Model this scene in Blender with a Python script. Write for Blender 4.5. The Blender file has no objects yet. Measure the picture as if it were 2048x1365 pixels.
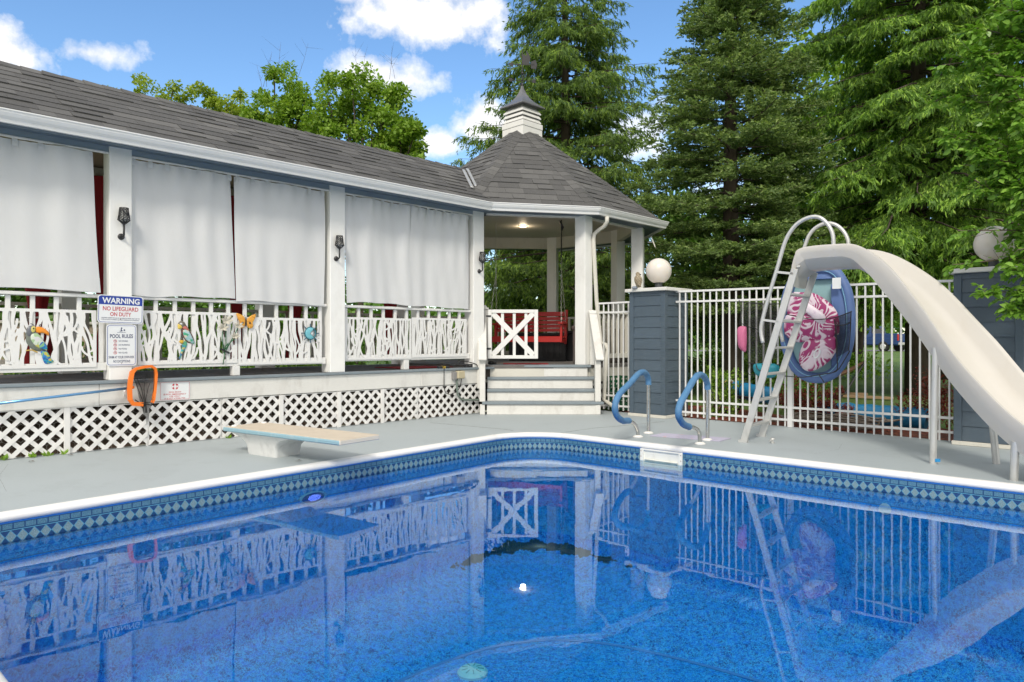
import bpy, bmesh, math, random
import numpy as np
from mathutils import Matrix, Vector
R = math.radians
scene = bpy.context.scene
COL = scene.collection
rng = random.Random(7)

# ------------------------------------------------------------------ camera, sky, sun, exposure
H = 1.16                                    # eye height above the pool deck
FPX = 1400.0
cam_d = bpy.data.cameras.new('camera'); cam = bpy.data.objects.new('camera', cam_d); COL.objects.link(cam)
cam_d.sensor_width = 36.0; cam_d.lens = 36.0 * FPX / 2048.0
cam_d.clip_start = 0.05; cam_d.clip_end = 2000
cam.location = (0, 0, H); cam.rotation_euler = (R(90), 0, 0)
scene.camera = cam
scene.view_settings.view_transform = 'Standard'; scene.view_settings.look = 'None'
scene.view_settings.exposure = 0.74; scene.view_settings.gamma = 1.0
scene.view_settings.use_curve_mapping = False
scene.cycles.max_bounces = 10; scene.cycles.transparent_max_bounces = 16
scene.cycles.diffuse_bounces = 5; scene.cycles.glossy_bounces = 3
scene.cycles.use_adaptive_sampling = True; scene.cycles.adaptive_threshold = 0.02
try:
    scene.cycles.use_denoising = True
except Exception: pass

SUN_DIR = Vector((-0.12, -0.74, 0.66)).normalized()
sun_d = bpy.data.lights.new('sun', 'SUN'); sun = bpy.data.objects.new('sun', sun_d); COL.objects.link(sun)
sun_d.energy = 1.5; sun_d.angle = R(12); sun_d.color = (1.0, 0.93, 0.82)
sun.rotation_euler = SUN_DIR.to_track_quat('Z', 'Y').to_euler(); sun.location = (0, 0, 30)

world = bpy.data.worlds.new('World'); scene.world = world; world.use_nodes = True
def make_world():
    nt = world.node_tree; nt.nodes.clear(); L = nt.links
    out = nt.nodes.new('ShaderNodeOutputWorld')
    sky = nt.nodes.new('ShaderNodeTexSky'); sky.sky_type = 'NISHITA'; sky.sun_disc = False
    sky.sun_elevation = math.asin(SUN_DIR.z); sky.sun_rotation = math.atan2(SUN_DIR.x, SUN_DIR.y)
    sky.air_density = 1.0; sky.dust_density = 0.6; sky.ozone_density = 2.0
    hs = nt.nodes.new('ShaderNodeHueSaturation'); hs.inputs['Saturation'].default_value = 1.16; hs.inputs['Value'].default_value = 1.30
    L.new(sky.outputs[0], hs.inputs['Color'])
    tc = nt.nodes.new('ShaderNodeTexCoord')
    def vm(op, a, b=None):
        n = nt.nodes.new('ShaderNodeVectorMath'); n.operation = op
        for i, s in enumerate((a, b)):
            if s is None: continue
            if hasattr(s, 'is_linked'): L.new(s, n.inputs[i])
            else: n.inputs[i].default_value = s
        return n
    def m(op, a, b=None, c=None, clamp=False):
        n = nt.nodes.new('ShaderNodeMath'); n.operation = op; n.use_clamp = clamp
        for i, s in enumerate((a, b, c)):
            if s is None: continue
            if hasattr(s, 'is_linked'): L.new(s, n.inputs[i])
            else: n.inputs[i].default_value = s
        return n.outputs[0]
    d = tc.outputs['Generated']
    def noise(scale, detail, rough=0.55, off=(0, 0, 0), sq=(1, 1, 1)):
        mp = nt.nodes.new('ShaderNodeMapping'); mp.inputs['Location'].default_value = off; mp.inputs['Scale'].default_value = sq
        L.new(d, mp.inputs[0])
        n = nt.nodes.new('ShaderNodeTexNoise'); n.inputs['Scale'].default_value = scale
        n.inputs['Detail'].default_value = detail; n.inputs['Roughness'].default_value = rough
        L.new(mp.outputs[0], n.inputs['Vector']); return n.outputs['Fac']
    nf = noise(11, 8, 0.6); nb = noise(2.2, 7, 0.58, (3.1, 1.7, 0.4), (1, 1, 2.0)); ns = noise(26, 5, 0.6)
    # single cumulus clouds that stand over the yard: azimuth, elevation (deg), half sizes (deg), weight
    clouds = [(-6.5, 24.6, 7.6, 3.2, 1.0), (-31.0, 19.4, 3.2, 1.2, .8), (-36.5, 18.6, 4.0, 2.0, 1.0), (-30.4, 16.6, 1.4, .7, .7),
              (-10.0, 20.2, 4.4, 2.1, .85), (-6.0, 15.6, 2.4, 1.6, .95), (-13.4, 25.6, 1.5, .9, .6), (-2.4, 17.2, 3.0, 2.2, .9),
              (-26.0, 12.5, 5.0, 1.5, .6), (9.5, 16.5, 3.5, 2.4, .7), (22, 11.0, 6.0, 2.6, .8), (-44, 28, 6, 3, .9)]
    acc = None
    for az, el, rx, rz, w in clouds:
        a, e = R(az), R(el)
        c = (math.sin(a) * math.cos(e), math.cos(a) * math.cos(e), math.sin(e))
        ex = (math.cos(a), -math.sin(a), 0); ez = (-math.sin(a) * math.sin(e), -math.cos(a) * math.sin(e), math.cos(e))
        dx = m('DIVIDE', vm('DOT_PRODUCT', d, ex).outputs['Value'], math.sin(R(rx)))
        dz = m('DIVIDE', vm('DOT_PRODUCT', d, ez).outputs['Value'], math.sin(R(rz)))
        dz2 = m('MULTIPLY', dz, m('ADD', 1.0, m('MULTIPLY', m('LESS_THAN', dz, 0.0), 0.35)))
        r = m('SQRT', m('ADD', m('MULTIPLY', dx, dx), m('MULTIPLY', dz2, dz2)))
        front = m('GREATER_THAN', vm('DOT_PRODUCT', d, c).outputs['Value'], 0.0)
        t = m('SUBTRACT', m('ADD', m('SUBTRACT', 1.0, r), m('MULTIPLY', m('SUBTRACT', nf, 0.5), 3.4)), m('MULTIPLY', m('SUBTRACT', 0.5, ns), 1.2))
        t = m('MULTIPLY', m('MULTIPLY', m('MULTIPLY', t, 1.5, clamp=True), w), front)
        acc = t if acc is None else m('MAXIMUM', acc, t)
    # broken cloud over the rest of the sky
    ahead = vm('DOT_PRODUCT', d, (0, 0.94, 0.34)).outputs['Value']
    fade = m('MULTIPLY', m('SUBTRACT', 0.80, ahead), 4.0, clamp=True)
    nb2 = m('MULTIPLY', m('MULTIPLY', m('SUBTRACT', m('ADD', nb, m('MULTIPLY', m('SUBTRACT', nf, .5), .3)), 0.26), 6.0, clamp=True), fade)
    acc = m('MAXIMUM', acc, nb2)
    sep = nt.nodes.new('ShaderNodeSeparateXYZ'); L.new(d, sep.inputs[0])
    acc = m('MULTIPLY', acc, m('GREATER_THAN', sep.outputs['Z'], -0.02))
    cl = nt.nodes.new('ShaderNodeMixRGB'); cl.inputs[1].default_value = (6.0, 5.95, 5.9, 1); cl.inputs[2].default_value = (8.0, 7.75, 7.4, 1)
    L.new(m('MULTIPLY', m('SUBTRACT', nf, 0.3), 3.0, clamp=True), cl.inputs[0])
    mx = nt.nodes.new('ShaderNodeMixRGB'); L.new(m('MULTIPLY', acc, 0.96), mx.inputs[0]); L.new(hs.outputs[0], mx.inputs[1]); L.new(cl.outputs[0], mx.inputs[2])
    bg = nt.nodes.new('ShaderNodeBackground'); bg.inputs['Strength'].default_value = 0.10
    L.new(mx.outputs[0], bg.inputs['Color']); L.new(bg.outputs[0], out.inputs['Surface'])
make_world()

# ------------------------------------------------------------------ helpers: frames, meshes, things
S2 = math.sqrt(0.5)
class Fr:                                                # a level frame: origin + heading of its x axis
    def __init__(s, o, deg): s.o = Vector(o); a = R(deg); s.a = a; s.x = Vector((math.cos(a), math.sin(a), 0)); s.y = Vector((-math.sin(a), math.cos(a), 0))
    def __call__(s, x, y, z): return s.o + s.x * x + s.y * y + Vector((0, 0, z))
WF = Fr((0, 0, 0), 0)
PV = Fr((-0.55, 11.2, 0), 45)                            # pavilion: x runs along its front, y goes in
def gp(px, py, z=0.0):                                   # point of a level plane seen at a measured place
    D = (H - z) * FPX / (py - 682.5); return Vector(((px - 1024) / FPX * D, D, z))
def at(px, py, D): return Vector(((px - 1024) / FPX * D, D, H + (682.5 - py) / FPX * D))
def tpx(px, w=0.0):
    a = (px - 1024) / FPX; return (a * (11.2 + S2 * w) + 0.55 + S2 * w) / (S2 * (1 - a))
def onplane(px, py, p0, d):                              # point of an upright plane through p0 along d
    a = (px - 1024) / FPX; t = (a * p0[1] - p0[0]) / (d[0] - a * d[1])
    D = p0[1] + d[1] * t; return Vector((p0[0] + d[0] * t, D, H + (682.5 - py) / FPX * D))

def root_of(o):
    while o.parent: o = o.parent
    return o
WMI = {}
def thing(name, label, cat, loc=(0, 0, 0), deg=0.0, group=None):
    o = bpy.data.objects.new(name, None); COL.objects.link(o); o.empty_display_size = 0.1
    o.location = loc; o.rotation_euler = (0, 0, R(deg)); o['label'] = label; o['category'] = cat
    if group: o['group'] = group
    WMI[o.name] = (Matrix.Translation(Vector(loc)) @ Matrix.Rotation(R(deg), 4, 'Z')).inverted()
    return o
def tag(o, label=None, cat=None, group=None, kind=None):
    for k, v in (('label', label), ('category', cat), ('group', group), ('kind', kind)):
        if v: o[k] = v
    return o
def link(name, me, mat, parent=None):
    o = bpy.data.objects.new(name, me); COL.objects.link(o)
    if mat is not None and not me.materials: me.materials.append(mat)
    if parent: o.parent = parent
    return o
def inst(o, off, parent=None):                           # a shared-mesh copy of a part, shifted by a world offset
    c = o.copy(); COL.objects.link(c)
    m = WMI[root_of(o).name].to_3x3()
    c.location = o.location + m @ Vector(off)
    if parent: c.parent = parent
    return c
def copy_tree(o, parent=None):
    c = o.copy(); COL.objects.link(c)
    if parent: c.parent = parent
    for ch in list(o.children): copy_tree(ch, c)
    return c
class MB:
    def __init__(s): s.v = []; s.f = []; s.mi = []; s.uv = None
    def add(s, vs, fs, mi=0):
        n = len(s.v); s.v.extend([Vector(v) for v in vs]); s.f.extend([tuple(i + n for i in f) for f in fs]); s.mi.extend([mi] * len(fs)); return s
    def hexa(s, c, mi=0):                                # 8 corners: bottom ring 0-3, top ring 4-7
        return s.add(c, [(3, 2, 1, 0), (4, 5, 6, 7), (0, 1, 5, 4), (1, 2, 6, 5), (2, 3, 7, 6), (3, 0, 4, 7)], mi)
    def box(s, x0, x1, y0, y1, z0, z1, fr=WF, b=0.0, mi=0):
        if b <= 0:
            return s.hexa([fr(x0, y0, z0), fr(x1, y0, z0), fr(x1, y1, z0), fr(x0, y1, z0), fr(x0, y0, z1), fr(x1, y0, z1), fr(x1, y1, z1), fr(x0, y1, z1)], mi)
        b = min(b, abs(x1 - x0) * .45, abs(y1 - y0) * .45, abs(z1 - z0) * .45)
        X, Y, Z = (x0, x1), (y0, y1), (z0, z1); vs = []; ix = {}
        for i in (0, 1):
            for j in (0, 1):
                for k in (0, 1):
                    sx, sy, sz = (b, -b)[i], (b, -b)[j], (b, -b)[k]
                    for a in range(3):
                        ix[i, j, k, a] = len(vs)
                        vs.append(fr(X[i] + (sx if a != 0 else 0), Y[j] + (sy if a != 1 else 0), Z[k] + (sz if a != 2 else 0)))
        F = []
        def q(l): F.append(tuple(ix[t] for t in l))
        q([(0,0,0,0),(0,0,1,0),(0,1,1,0),(0,1,0,0)]); q([(1,0,0,0),(1,1,0,0),(1,1,1,0),(1,0,1,0)])
        q([(0,0,0,1),(1,0,0,1),(1,0,1,1),(0,0,1,1)]); q([(0,1,0,1),(0,1,1,1),(1,1,1,1),(1,1,0,1)])
        q([(0,0,0,2),(0,1,0,2),(1,1,0,2),(1,0,0,2)]); q([(0,0,1,2),(1,0,1,2),(1,1,1,2),(0,1,1,2)])
        for k in (0, 1):
            for j in (0, 1): q([(0,j,k,1),(0,j,k,2),(1,j,k,2),(1,j,k,1)])
            for i in (0, 1): q([(i,0,k,0),(i,0,k,2),(i,1,k,2),(i,1,k,0)])
        for i in (0, 1):
            for j in (0, 1): q([(i,j,0,0),(i,j,0,1),(i,j,1,1),(i,j,1,0)])
        for i in (0, 1):
            for j in (0, 1):
                for k in (0, 1): q([(i,j,k,0),(i,j,k,1),(i,j,k,2)])
        return s.add(vs, F, mi)
    def bar(s, p, q, w, h, up=(0, 0, 1), b=0.0, mi=0):   # a squared bar from p to q, w across, h along up
        p, q = Vector(p), Vector(q); d = q - p; L = d.length; d = d / L
        u = Vector(up); sx = d.cross(u)
        if sx.length < 1e-5: sx = d.cross(Vector((0, 1, 0)))
        sx.normalize(); u = sx.cross(d)
        fr = lambda x, y, z: p + d * x + sx * y + u * z
        return s.box(0, L, -w / 2, w / 2, -h / 2, h / 2, fr, b, mi)
    def tube(s, pts, r, n=8, closed=False, cap=True, mi=0):
        pts = [Vector(p) for p in pts]; N = len(pts); rr = r if hasattr(r, '__len__') else [r] * N
        T = []
        for i in range(N):
            a = pts[i - 1] if (i > 0 or closed) else pts[i]; c = pts[(i + 1) % N] if (i < N - 1 or closed) else pts[i]
            d = c - a; T.append(d.normalized() if d.length > 1e-9 else Vector((0, 0, 1)))
        nrm = T[0].orthogonal().normalized(); vs = []
        for i in range(N):
            nrm = (nrm - T[i] * nrm.dot(T[i])); nrm = nrm.normalized() if nrm.length > 1e-6 else T[i].orthogonal().normalized()
            bn = T[i].cross(nrm)
            for k in range(n):
                a = 2 * math.pi * k / n; vs.append(pts[i] + (nrm * math.cos(a) + bn * math.sin(a)) * rr[i])
        fs = []
        for i in range(N if closed else N - 1):
            j = (i + 1) % N
            for k in range(n):
                k2 = (k + 1) % n; fs.append((i * n + k, i * n + k2, j * n + k2, j * n + k))
        if cap and not closed: fs.append(tuple(range(n - 1, -1, -1))); fs.append(tuple((N - 1) * n + k for k in range(n)))
        return s.add(vs, fs, mi)
    def lathe(s, prof, c, axis=(0, 0, 1), n=16, mi=0, sx=1.0, phase=0.0):   # prof: (radius, height)
        c = Vector(c); ax = Vector(axis).normalized(); u = ax.orthogonal().normalized() if abs(ax.z) < .99 else Vector((1, 0, 0)); w = ax.cross(u)
        vs = []
        for r, h in prof:
            for k in range(n):
                a = 2 * math.pi * k / n + phase; vs.append(c + ax * h + (u * math.cos(a) * sx + w * math.sin(a)) * max(r, 1e-4))
        fs = [(i * n + k, i * n + (k + 1) % n, (i + 1) * n + (k + 1) % n, (i + 1) * n + k) for i in range(len(prof) - 1) for k in range(n)]
        fs.append(tuple(range(n - 1, -1, -1))); fs.append(tuple((len(prof) - 1) * n + k for k in range(n)))
        return s.add(vs, fs, mi)
    def prism(s, poly, fn, t0, t1, mi=0):                # poly in 2D, fn(u, v, t) -> world
        n = len(poly); a = [fn(u, v, t0) for u, v in poly] + [fn(u, v, t1) for u, v in poly]
        return s.add(a, [tuple(range(n - 1, -1, -1)), tuple(range(n, 2 * n))] + [(i, (i + 1) % n, n + (i + 1) % n, n + i) for i in range(n)], mi)
    def grid(s, P, mi=0, closed_u=False):                # P[i][j] points
        ni, nj = len(P), len(P[0]); vs = [p for row in P for p in row]
        fs = [(i * nj + j, ((i + 1) % ni) * nj + j, ((i + 1) % ni) * nj + j + 1, i * nj + j + 1) for i in range(ni if closed_u else ni - 1) for j in range(nj - 1)]
        return s.add(vs, fs, mi)
    def sphere(s, c, r, nu=16, nv=10, sc=(1, 1, 1), mi=0):
        c = Vector(c); P = []
        for i in range(nu):
            a = 2 * math.pi * i / nu
            P.append([c + Vector((math.cos(a) * math.sin(t) * r * sc[0], math.sin(a) * math.sin(t) * r * sc[1], math.cos(t) * r * sc[2])) for t in [math.pi * (j + .001) / (nv + .002) for j in range(nv + 1)]])
        return s.grid(P, mi, True)
    def build(s, name, mat, parent=None, smooth=False, auto=None, fix=True):
        M = WMI[root_of(parent).name] if parent else Matrix.Identity(4)
        me = bpy.data.meshes.new(name)
        me.from_pydata([tuple(M @ v) for v in s.v], [], s.f)
        mats = mat if isinstance(mat, (list, tuple)) else [mat]
        for m_ in mats: me.materials.append(m_)
        if len(mats) > 1: me.polygons.foreach_set('material_index', s.mi)
        if s.uv:
            ul = me.uv_layers.new(name='UVMap'); vi = np.empty(len(me.loops), int); me.loops.foreach_get('vertex_index', vi)
            ul.data.foreach_set('uv', np.array(s.uv, float)[vi].ravel())
        if fix:
            bm = bmesh.new(); bm.from_mesh(me); bmesh.ops.recalc_face_normals(bm, faces=bm.faces); bm.to_mesh(me); bm.free()
        if smooth:
            me.polygons.foreach_set('use_smooth', [True] * len(me.polygons))
            if auto:
                try: me.set_sharp_from_angle(angle=R(auto))
                except Exception: pass
        me.update()
        return link(name, me, None, parent)

# ------------------------------------------------------------------ materials
def newmat(name):
    m = bpy.data.materials.new(name); m.use_nodes = True; nt = m.node_tree; return m, nt, nt.nodes['Principled BSDF']
def NN(nt, typ, **kw):
    n = nt.nodes.new(typ)
    for k, v in kw.items():
        if k.startswith('i_'): n.inputs[k[2:].replace('_', ' ')].default_value = v
        else: setattr(n, k, v)
    return n
def rgba(c): return (c[0], c[1], c[2], 1.0)
def mul(c, f): return tuple(min(1, x * f) for x in c)
def mixrgb(nt, fac, a, b, mode='MIX'):
    n = nt.nodes.new('ShaderNodeMixRGB'); n.blend_type = mode
    for i, s in enumerate((fac, a, b)):
        if hasattr(s, 'is_linked'): nt.links.new(s, n.inputs[i])
        elif i == 0: n.inputs[0].default_value = s
        else: n.inputs[i].default_value = rgba(s)
    return n.outputs[0]
def ramp(nt, fac, stops):
    n = nt.nodes.new('ShaderNodeValToRGB'); e = n.color_ramp.elements
    while len(e) < len(stops): e.new(0.5)
    for el, (p, c) in zip(e, stops): el.position = p; el.color = rgba(c) if hasattr(c, '__len__') else (c, c, c, 1)
    nt.links.new(fac, n.inputs[0]); return n.outputs[0]
def noise_tex(nt, scale, detail=4, rough=.55, coord='Object', sq=None, obj_random=False):
    tc = nt.nodes.new('ShaderNodeTexCoord'); v = tc.outputs[coord]
    if sq:
        mp = nt.nodes.new('ShaderNodeMapping'); mp.inputs['Scale'].default_value = sq; nt.links.new(v, mp.inputs[0]); v = mp.outputs[0]
    n = NN(nt, 'ShaderNodeTexNoise', i_Scale=scale, i_Detail=detail, i_Roughness=rough); nt.links.new(v, n.inputs['Vector']); return n.outputs['Fac']
def bump(nt, bsdf, h, strength, dist=0.01):
    b = NN(nt, 'ShaderNodeBump'); b.inputs['Strength'].default_value = strength; b.inputs['Distance'].default_value = dist
    nt.links.new(h, b.inputs['Height']); nt.links.new(b.outputs[0], bsdf.inputs['Normal'])
def paint(name, col, rough=.5, var=.08, dirt=None, dirt_amt=.35, scale=6, bmp=.06, grain=None, metallic=0.0, rnd=0.0, spec=None):
    m, nt, b = newmat(name); L = nt.links
    n1 = noise_tex(nt, scale, 5)
    c = mixrgb(nt, n1, mul(col, 1 - var), mul(col, 1 + var))
    if rnd > 0:
        oi = nt.nodes.new('ShaderNodeObjectInfo'); mr = NN(nt, 'ShaderNodeMapRange'); mr.inputs['To Min'].default_value = 1 - rnd; mr.inputs['To Max'].default_value = 1 + rnd
        L.new(oi.outputs['Random'], mr.inputs['Value']); vv = nt.nodes.new('ShaderNodeCombineXYZ')
        for i in range(3): L.new(mr.outputs[0], vv.inputs[i])
        c = mixrgb(nt, 1.0, c, vv.outputs[0], 'MULTIPLY')
    if dirt:
        n2 = noise_tex(nt, scale * 1.7, 8, .68, sq=(1, 1, .45)); f = ramp(nt, n2, [(.52, 0.0), (.78, dirt_amt)])
        c = mixrgb(nt, f, c, dirt)
    if grain:
        n3 = noise_tex(nt, 14, 5, .6, sq=grain); c = mixrgb(nt, ramp(nt, n3, [(.35, 0.0), (.75, .28)]), c, mul(col, .72)); bump(nt, b, n3, bmp * 3, .004)
    elif bmp > 0:
        bump(nt, b, noise_tex(nt, scale * 14, 4), bmp, .004)
    L.new(c, b.inputs['Base Color']); b.inputs['Roughness'].default_value = rough; b.inputs['Metallic'].default_value = metallic
    if spec is not None: b.inputs['Specular IOR Level'].default_value = spec
    return m
M = {}
GR = (.30, .27, .22)
M['white'] = paint('white_paint', (.74, .73, .70), .55, .05, (.42, .39, .34), .30, 3.0)
M['white_old'] = paint('weathered_white_paint', (.70, .69, .65), .6, .06, (.36, .32, .27), .55, 4.0, grain=(1, 1, 6))
M['white_rail'] = paint('rail_white_paint', (.74, .735, .71), .5, .05, (.45, .42, .37), .25, 5.0)
M['board_h'] = paint('weathered_white_board', (.72, .71, .67), .6, .05, (.34, .31, .27), .5, 3.0, grain=(1, 6, 8))
M['column'] = paint('column_paint', (.83, .825, .795), .55, .04, (.42, .40, .36), .25, 2.0)
M['metal_white'] = paint('white_powder_coat', (.74, .74, .73), .35, .04, (.45, .42, .38), .2, 8.0, bmp=.02)
M['gutter'] = paint('white_gutter', (.76, .76, .75), .32, .03, (.45, .45, .44), .2, 2.0, bmp=.01)
M['trim_blue'] = paint('blue_grey_trim', (.105, .145, .19), .5, .08, None, 0, 4.0)
M['beam_blue'] = paint('grey_blue_beam', (.27, .33, .38), .5, .06, None, 0, 4.0)
M['siding'] = paint('slate_blue_siding', (.070, .100, .130), .5, .12, (.12, .14, .16), .3, 5.0, grain=(1, 1, 9), rnd=.06)
M['tread'] = paint('grey_deck_paint', (.21, .25, .275), .55, .10, (.10, .11, .12), .4, 5.0)
M['boards'] = paint('worn_deck_boards', (.15, .14, .13), .7, .15, (.08, .075, .07), .4, 4.0, grain=(1, 8, 1))
M['ceiling'] = paint('cream_ceiling', (.60, .57, .50), .6, .04, (.40, .36, .30), .3, 2.0)
M['cream'] = paint('cream_fascia', (.62, .60, .53), .6, .06, (.35, .32, .27), .45, 3.0)
M['lattice'] = paint('white_lattice', (.74, .73, .705), .5, .05, (.40, .36, .30), .4, 3.0, rnd=.04)
M['panel'] = paint('white_cut_panel', (.76, .755, .735), .42, .03, (.5, .48, .44), .2, 3.0, bmp=.02)
M['wire'] = paint('galvanised_wire', (.55, .53, .48), .4, .1, (.3, .2, .12), .4, 6, metallic=.4)
M['soil'] = paint('bare_soil', (.17, .12, .085), .95, .4, (.08, .055, .04), .6, 7, bmp=.5)
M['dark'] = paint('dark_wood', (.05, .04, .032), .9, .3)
M['red'] = paint('red_cloth', (.30, .012, .016), .85, .15, None, 0, 4)
M['redpaint'] = paint('red_paint', (.46, .020, .016), .45, .12, (.25, .01, .01), .3, 6)
M['black'] = paint('black_metal', (.020, .020, .022), .45, .15, None, 0, 8)
M['blackplastic'] = paint('black_plastic', (.022, .022, .024), .5, .1, None, 0, 5)
M['rubber'] = paint('black_cord', (.015, .015, .015), .5, .1)
M['steel'] = paint('stainless_steel', (.62, .61, .58), .16, .04, (.35, .30, .24), .3, 8, bmp=.0, metallic=1.0)
M['alu'] = paint('aluminium', (.60, .60, .58), .42, .05, (.30, .29, .27), .5, 7, bmp=.02, metallic=.55)
M['slide'] = paint('white_gelcoat', (.55, .525, .48), .34, .04, (.50, .45, .37), .35, 2.2, bmp=.01)
M['coping'] = paint('white_vinyl_coping', (.80, .79, .77), .35, .03, (.55, .52, .46), .2, 3, bmp=.01)
M['grey_plastic'] = paint('grey_plastic', (.25, .24, .235), .5, .08)
M['skim'] = paint('ivory_plastic', (.74, .74, .68), .35, .05, (.45, .42, .30), .35, 9, bmp=.01)
M['globe'] = None
M['mulch'] = None
def m_deck():
    m, nt, b = newmat('painted_concrete_deck'); L = nt.links
    n1 = noise_tex(nt, .9, 6, .6); n2 = noise_tex(nt, 60, 4); n3 = noise_tex(nt, 3.2, 9, .7)
    c = mixrgb(nt, n1, (.325, .375, .395), (.395, .445, .460))
    c = mixrgb(nt, ramp(nt, n3, [(.56, 0), (.72, .25)]), c, (.34, .36, .35))
    c = mixrgb(nt, ramp(nt, noise_tex(nt, 9, 7, .75), [(.64, 0), (.70, .5)]), c, (.27, .28, .27))
    c = mixrgb(nt, ramp(nt, noise_tex(nt, 1.7, 8, .72), [(.54, 0), (.60, .16), (.66, .0)]), c, (.22, .24, .24))
    c = mixrgb(nt, .2, c, mixrgb(nt, n2, (.30, .33, .34), (.58, .60, .60)))
    L.new(c, b.inputs['Base Color']); b.inputs['Roughness'].default_value = .55; bump(nt, b, n2, .22, .004); return m
M['deck'] = m_deck()
def m_shingle(name, lo, hi):
    m, nt, b = newmat(name); L = nt.links
    oi = nt.nodes.new('ShaderNodeObjectInfo'); g = nt.nodes.new('ShaderNodeNewGeometry')
    r = nt.nodes.new('ShaderNodeMath'); r.operation = 'ADD'; L.new(oi.outputs['Random'], r.inputs[0]); L.new(g.outputs['Random Per Island'], r.inputs[1])
    fr = nt.nodes.new('ShaderNodeMath'); fr.operation = 'FRACT'; L.new(r.outputs[0], fr.inputs[0])
    c = ramp(nt, fr.outputs[0], [(0, lo), (.55, mul(lo, 1.25)), (1, hi)])
    n = noise_tex(nt, 160, 3); c = mixrgb(nt, ramp(nt, n, [(.35, 0), (.7, .55)]), c, mul(hi, 1.7))
    n2 = noise_tex(nt, 1.1, 5); c = mixrgb(nt, ramp(nt, n2, [(.4, 0), (.8, .3)]), c, mul(lo, .6))
    L.new(c, b.inputs['Base Color']); b.inputs['Roughness'].default_value = .9; bump(nt, b, n, .5, .004); return m
M['shingle'] = m_shingle('asphalt_shingle', (.046, .0455, .0455), (.118, .116, .112))
def m_curtain():
    m, nt, b = newmat('white_outdoor_cloth'); L = nt.links
    n = noise_tex(nt, 3.0, 6, sq=(1.6, 1.6, .5)); c = mixrgb(nt, n, (.68, .69, .695), (.74, .74, .73))
    f = ramp(nt, noise_tex(nt, 6, 8, .7), [(.60, 0), (.82, .35)]); c = mixrgb(nt, f, c, (.60, .585, .55))
    L.new(c, b.inputs['Base Color']); b.inputs['Roughness'].default_value = .8
    bump(nt, b, noise_tex(nt, 5, 5, .6, sq=(1, 1, .7)), .25, .02)
    t = NN(nt, 'ShaderNodeBsdfTranslucent'); t.inputs[0].default_value = (.75, .76, .77, 1)
    mx = nt.nodes.new('ShaderNodeMixShader'); mx.inputs[0].default_value = .12
    L.new(b.outputs[0], mx.inputs[1]); L.new(t.outputs[0], mx.inputs[2]); L.new(mx.outputs[0], nt.nodes['Material Output'].inputs[0]); return m
M['curtain'] = m_curtain()
def m_leaf(name, c0, c1, c2, rough=.5, trans=.3, nscale=.7):
    m, nt, b = newmat(name); L = nt.links
    g = nt.nodes.new('ShaderNodeNewGeometry')
    c = ramp(nt, g.outputs['Random Per Island'], [(0, c0), (.55, c1), (1, c2)])
    n = noise_tex(nt, nscale, 3); c = mixrgb(nt, ramp(nt, n, [(.3, 0), (.72, .7)]), c, mul(c1, 1.35))
    L.new(c, b.inputs['Base Color']); b.inputs['Roughness'].default_value = rough; b.inputs['Specular IOR Level'].default_value = .3
    t = NN(nt, 'ShaderNodeBsdfTranslucent'); L.new(mixrgb(nt, 1.0, c, (1.25, 1.35, .6), 'MULTIPLY'), t.inputs[0])
    mx = nt.nodes.new('ShaderNodeMixShader'); mx.inputs[0].default_value = trans
    L.new(b.outputs[0], mx.inputs[1]); L.new(t.outputs[0], mx.inputs[2]); L.new(mx.outputs[0], nt.nodes['Material Output'].inputs[0]); return m
M['bark'] = paint('rough_bark', (.095, .070, .055), .95, .35, (.04, .03, .024), .6, 5, bmp=.6, grain=(3, 3, .6))
M['twig'] = paint('dry_twig', (.14, .105, .075), .9, .3)
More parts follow.
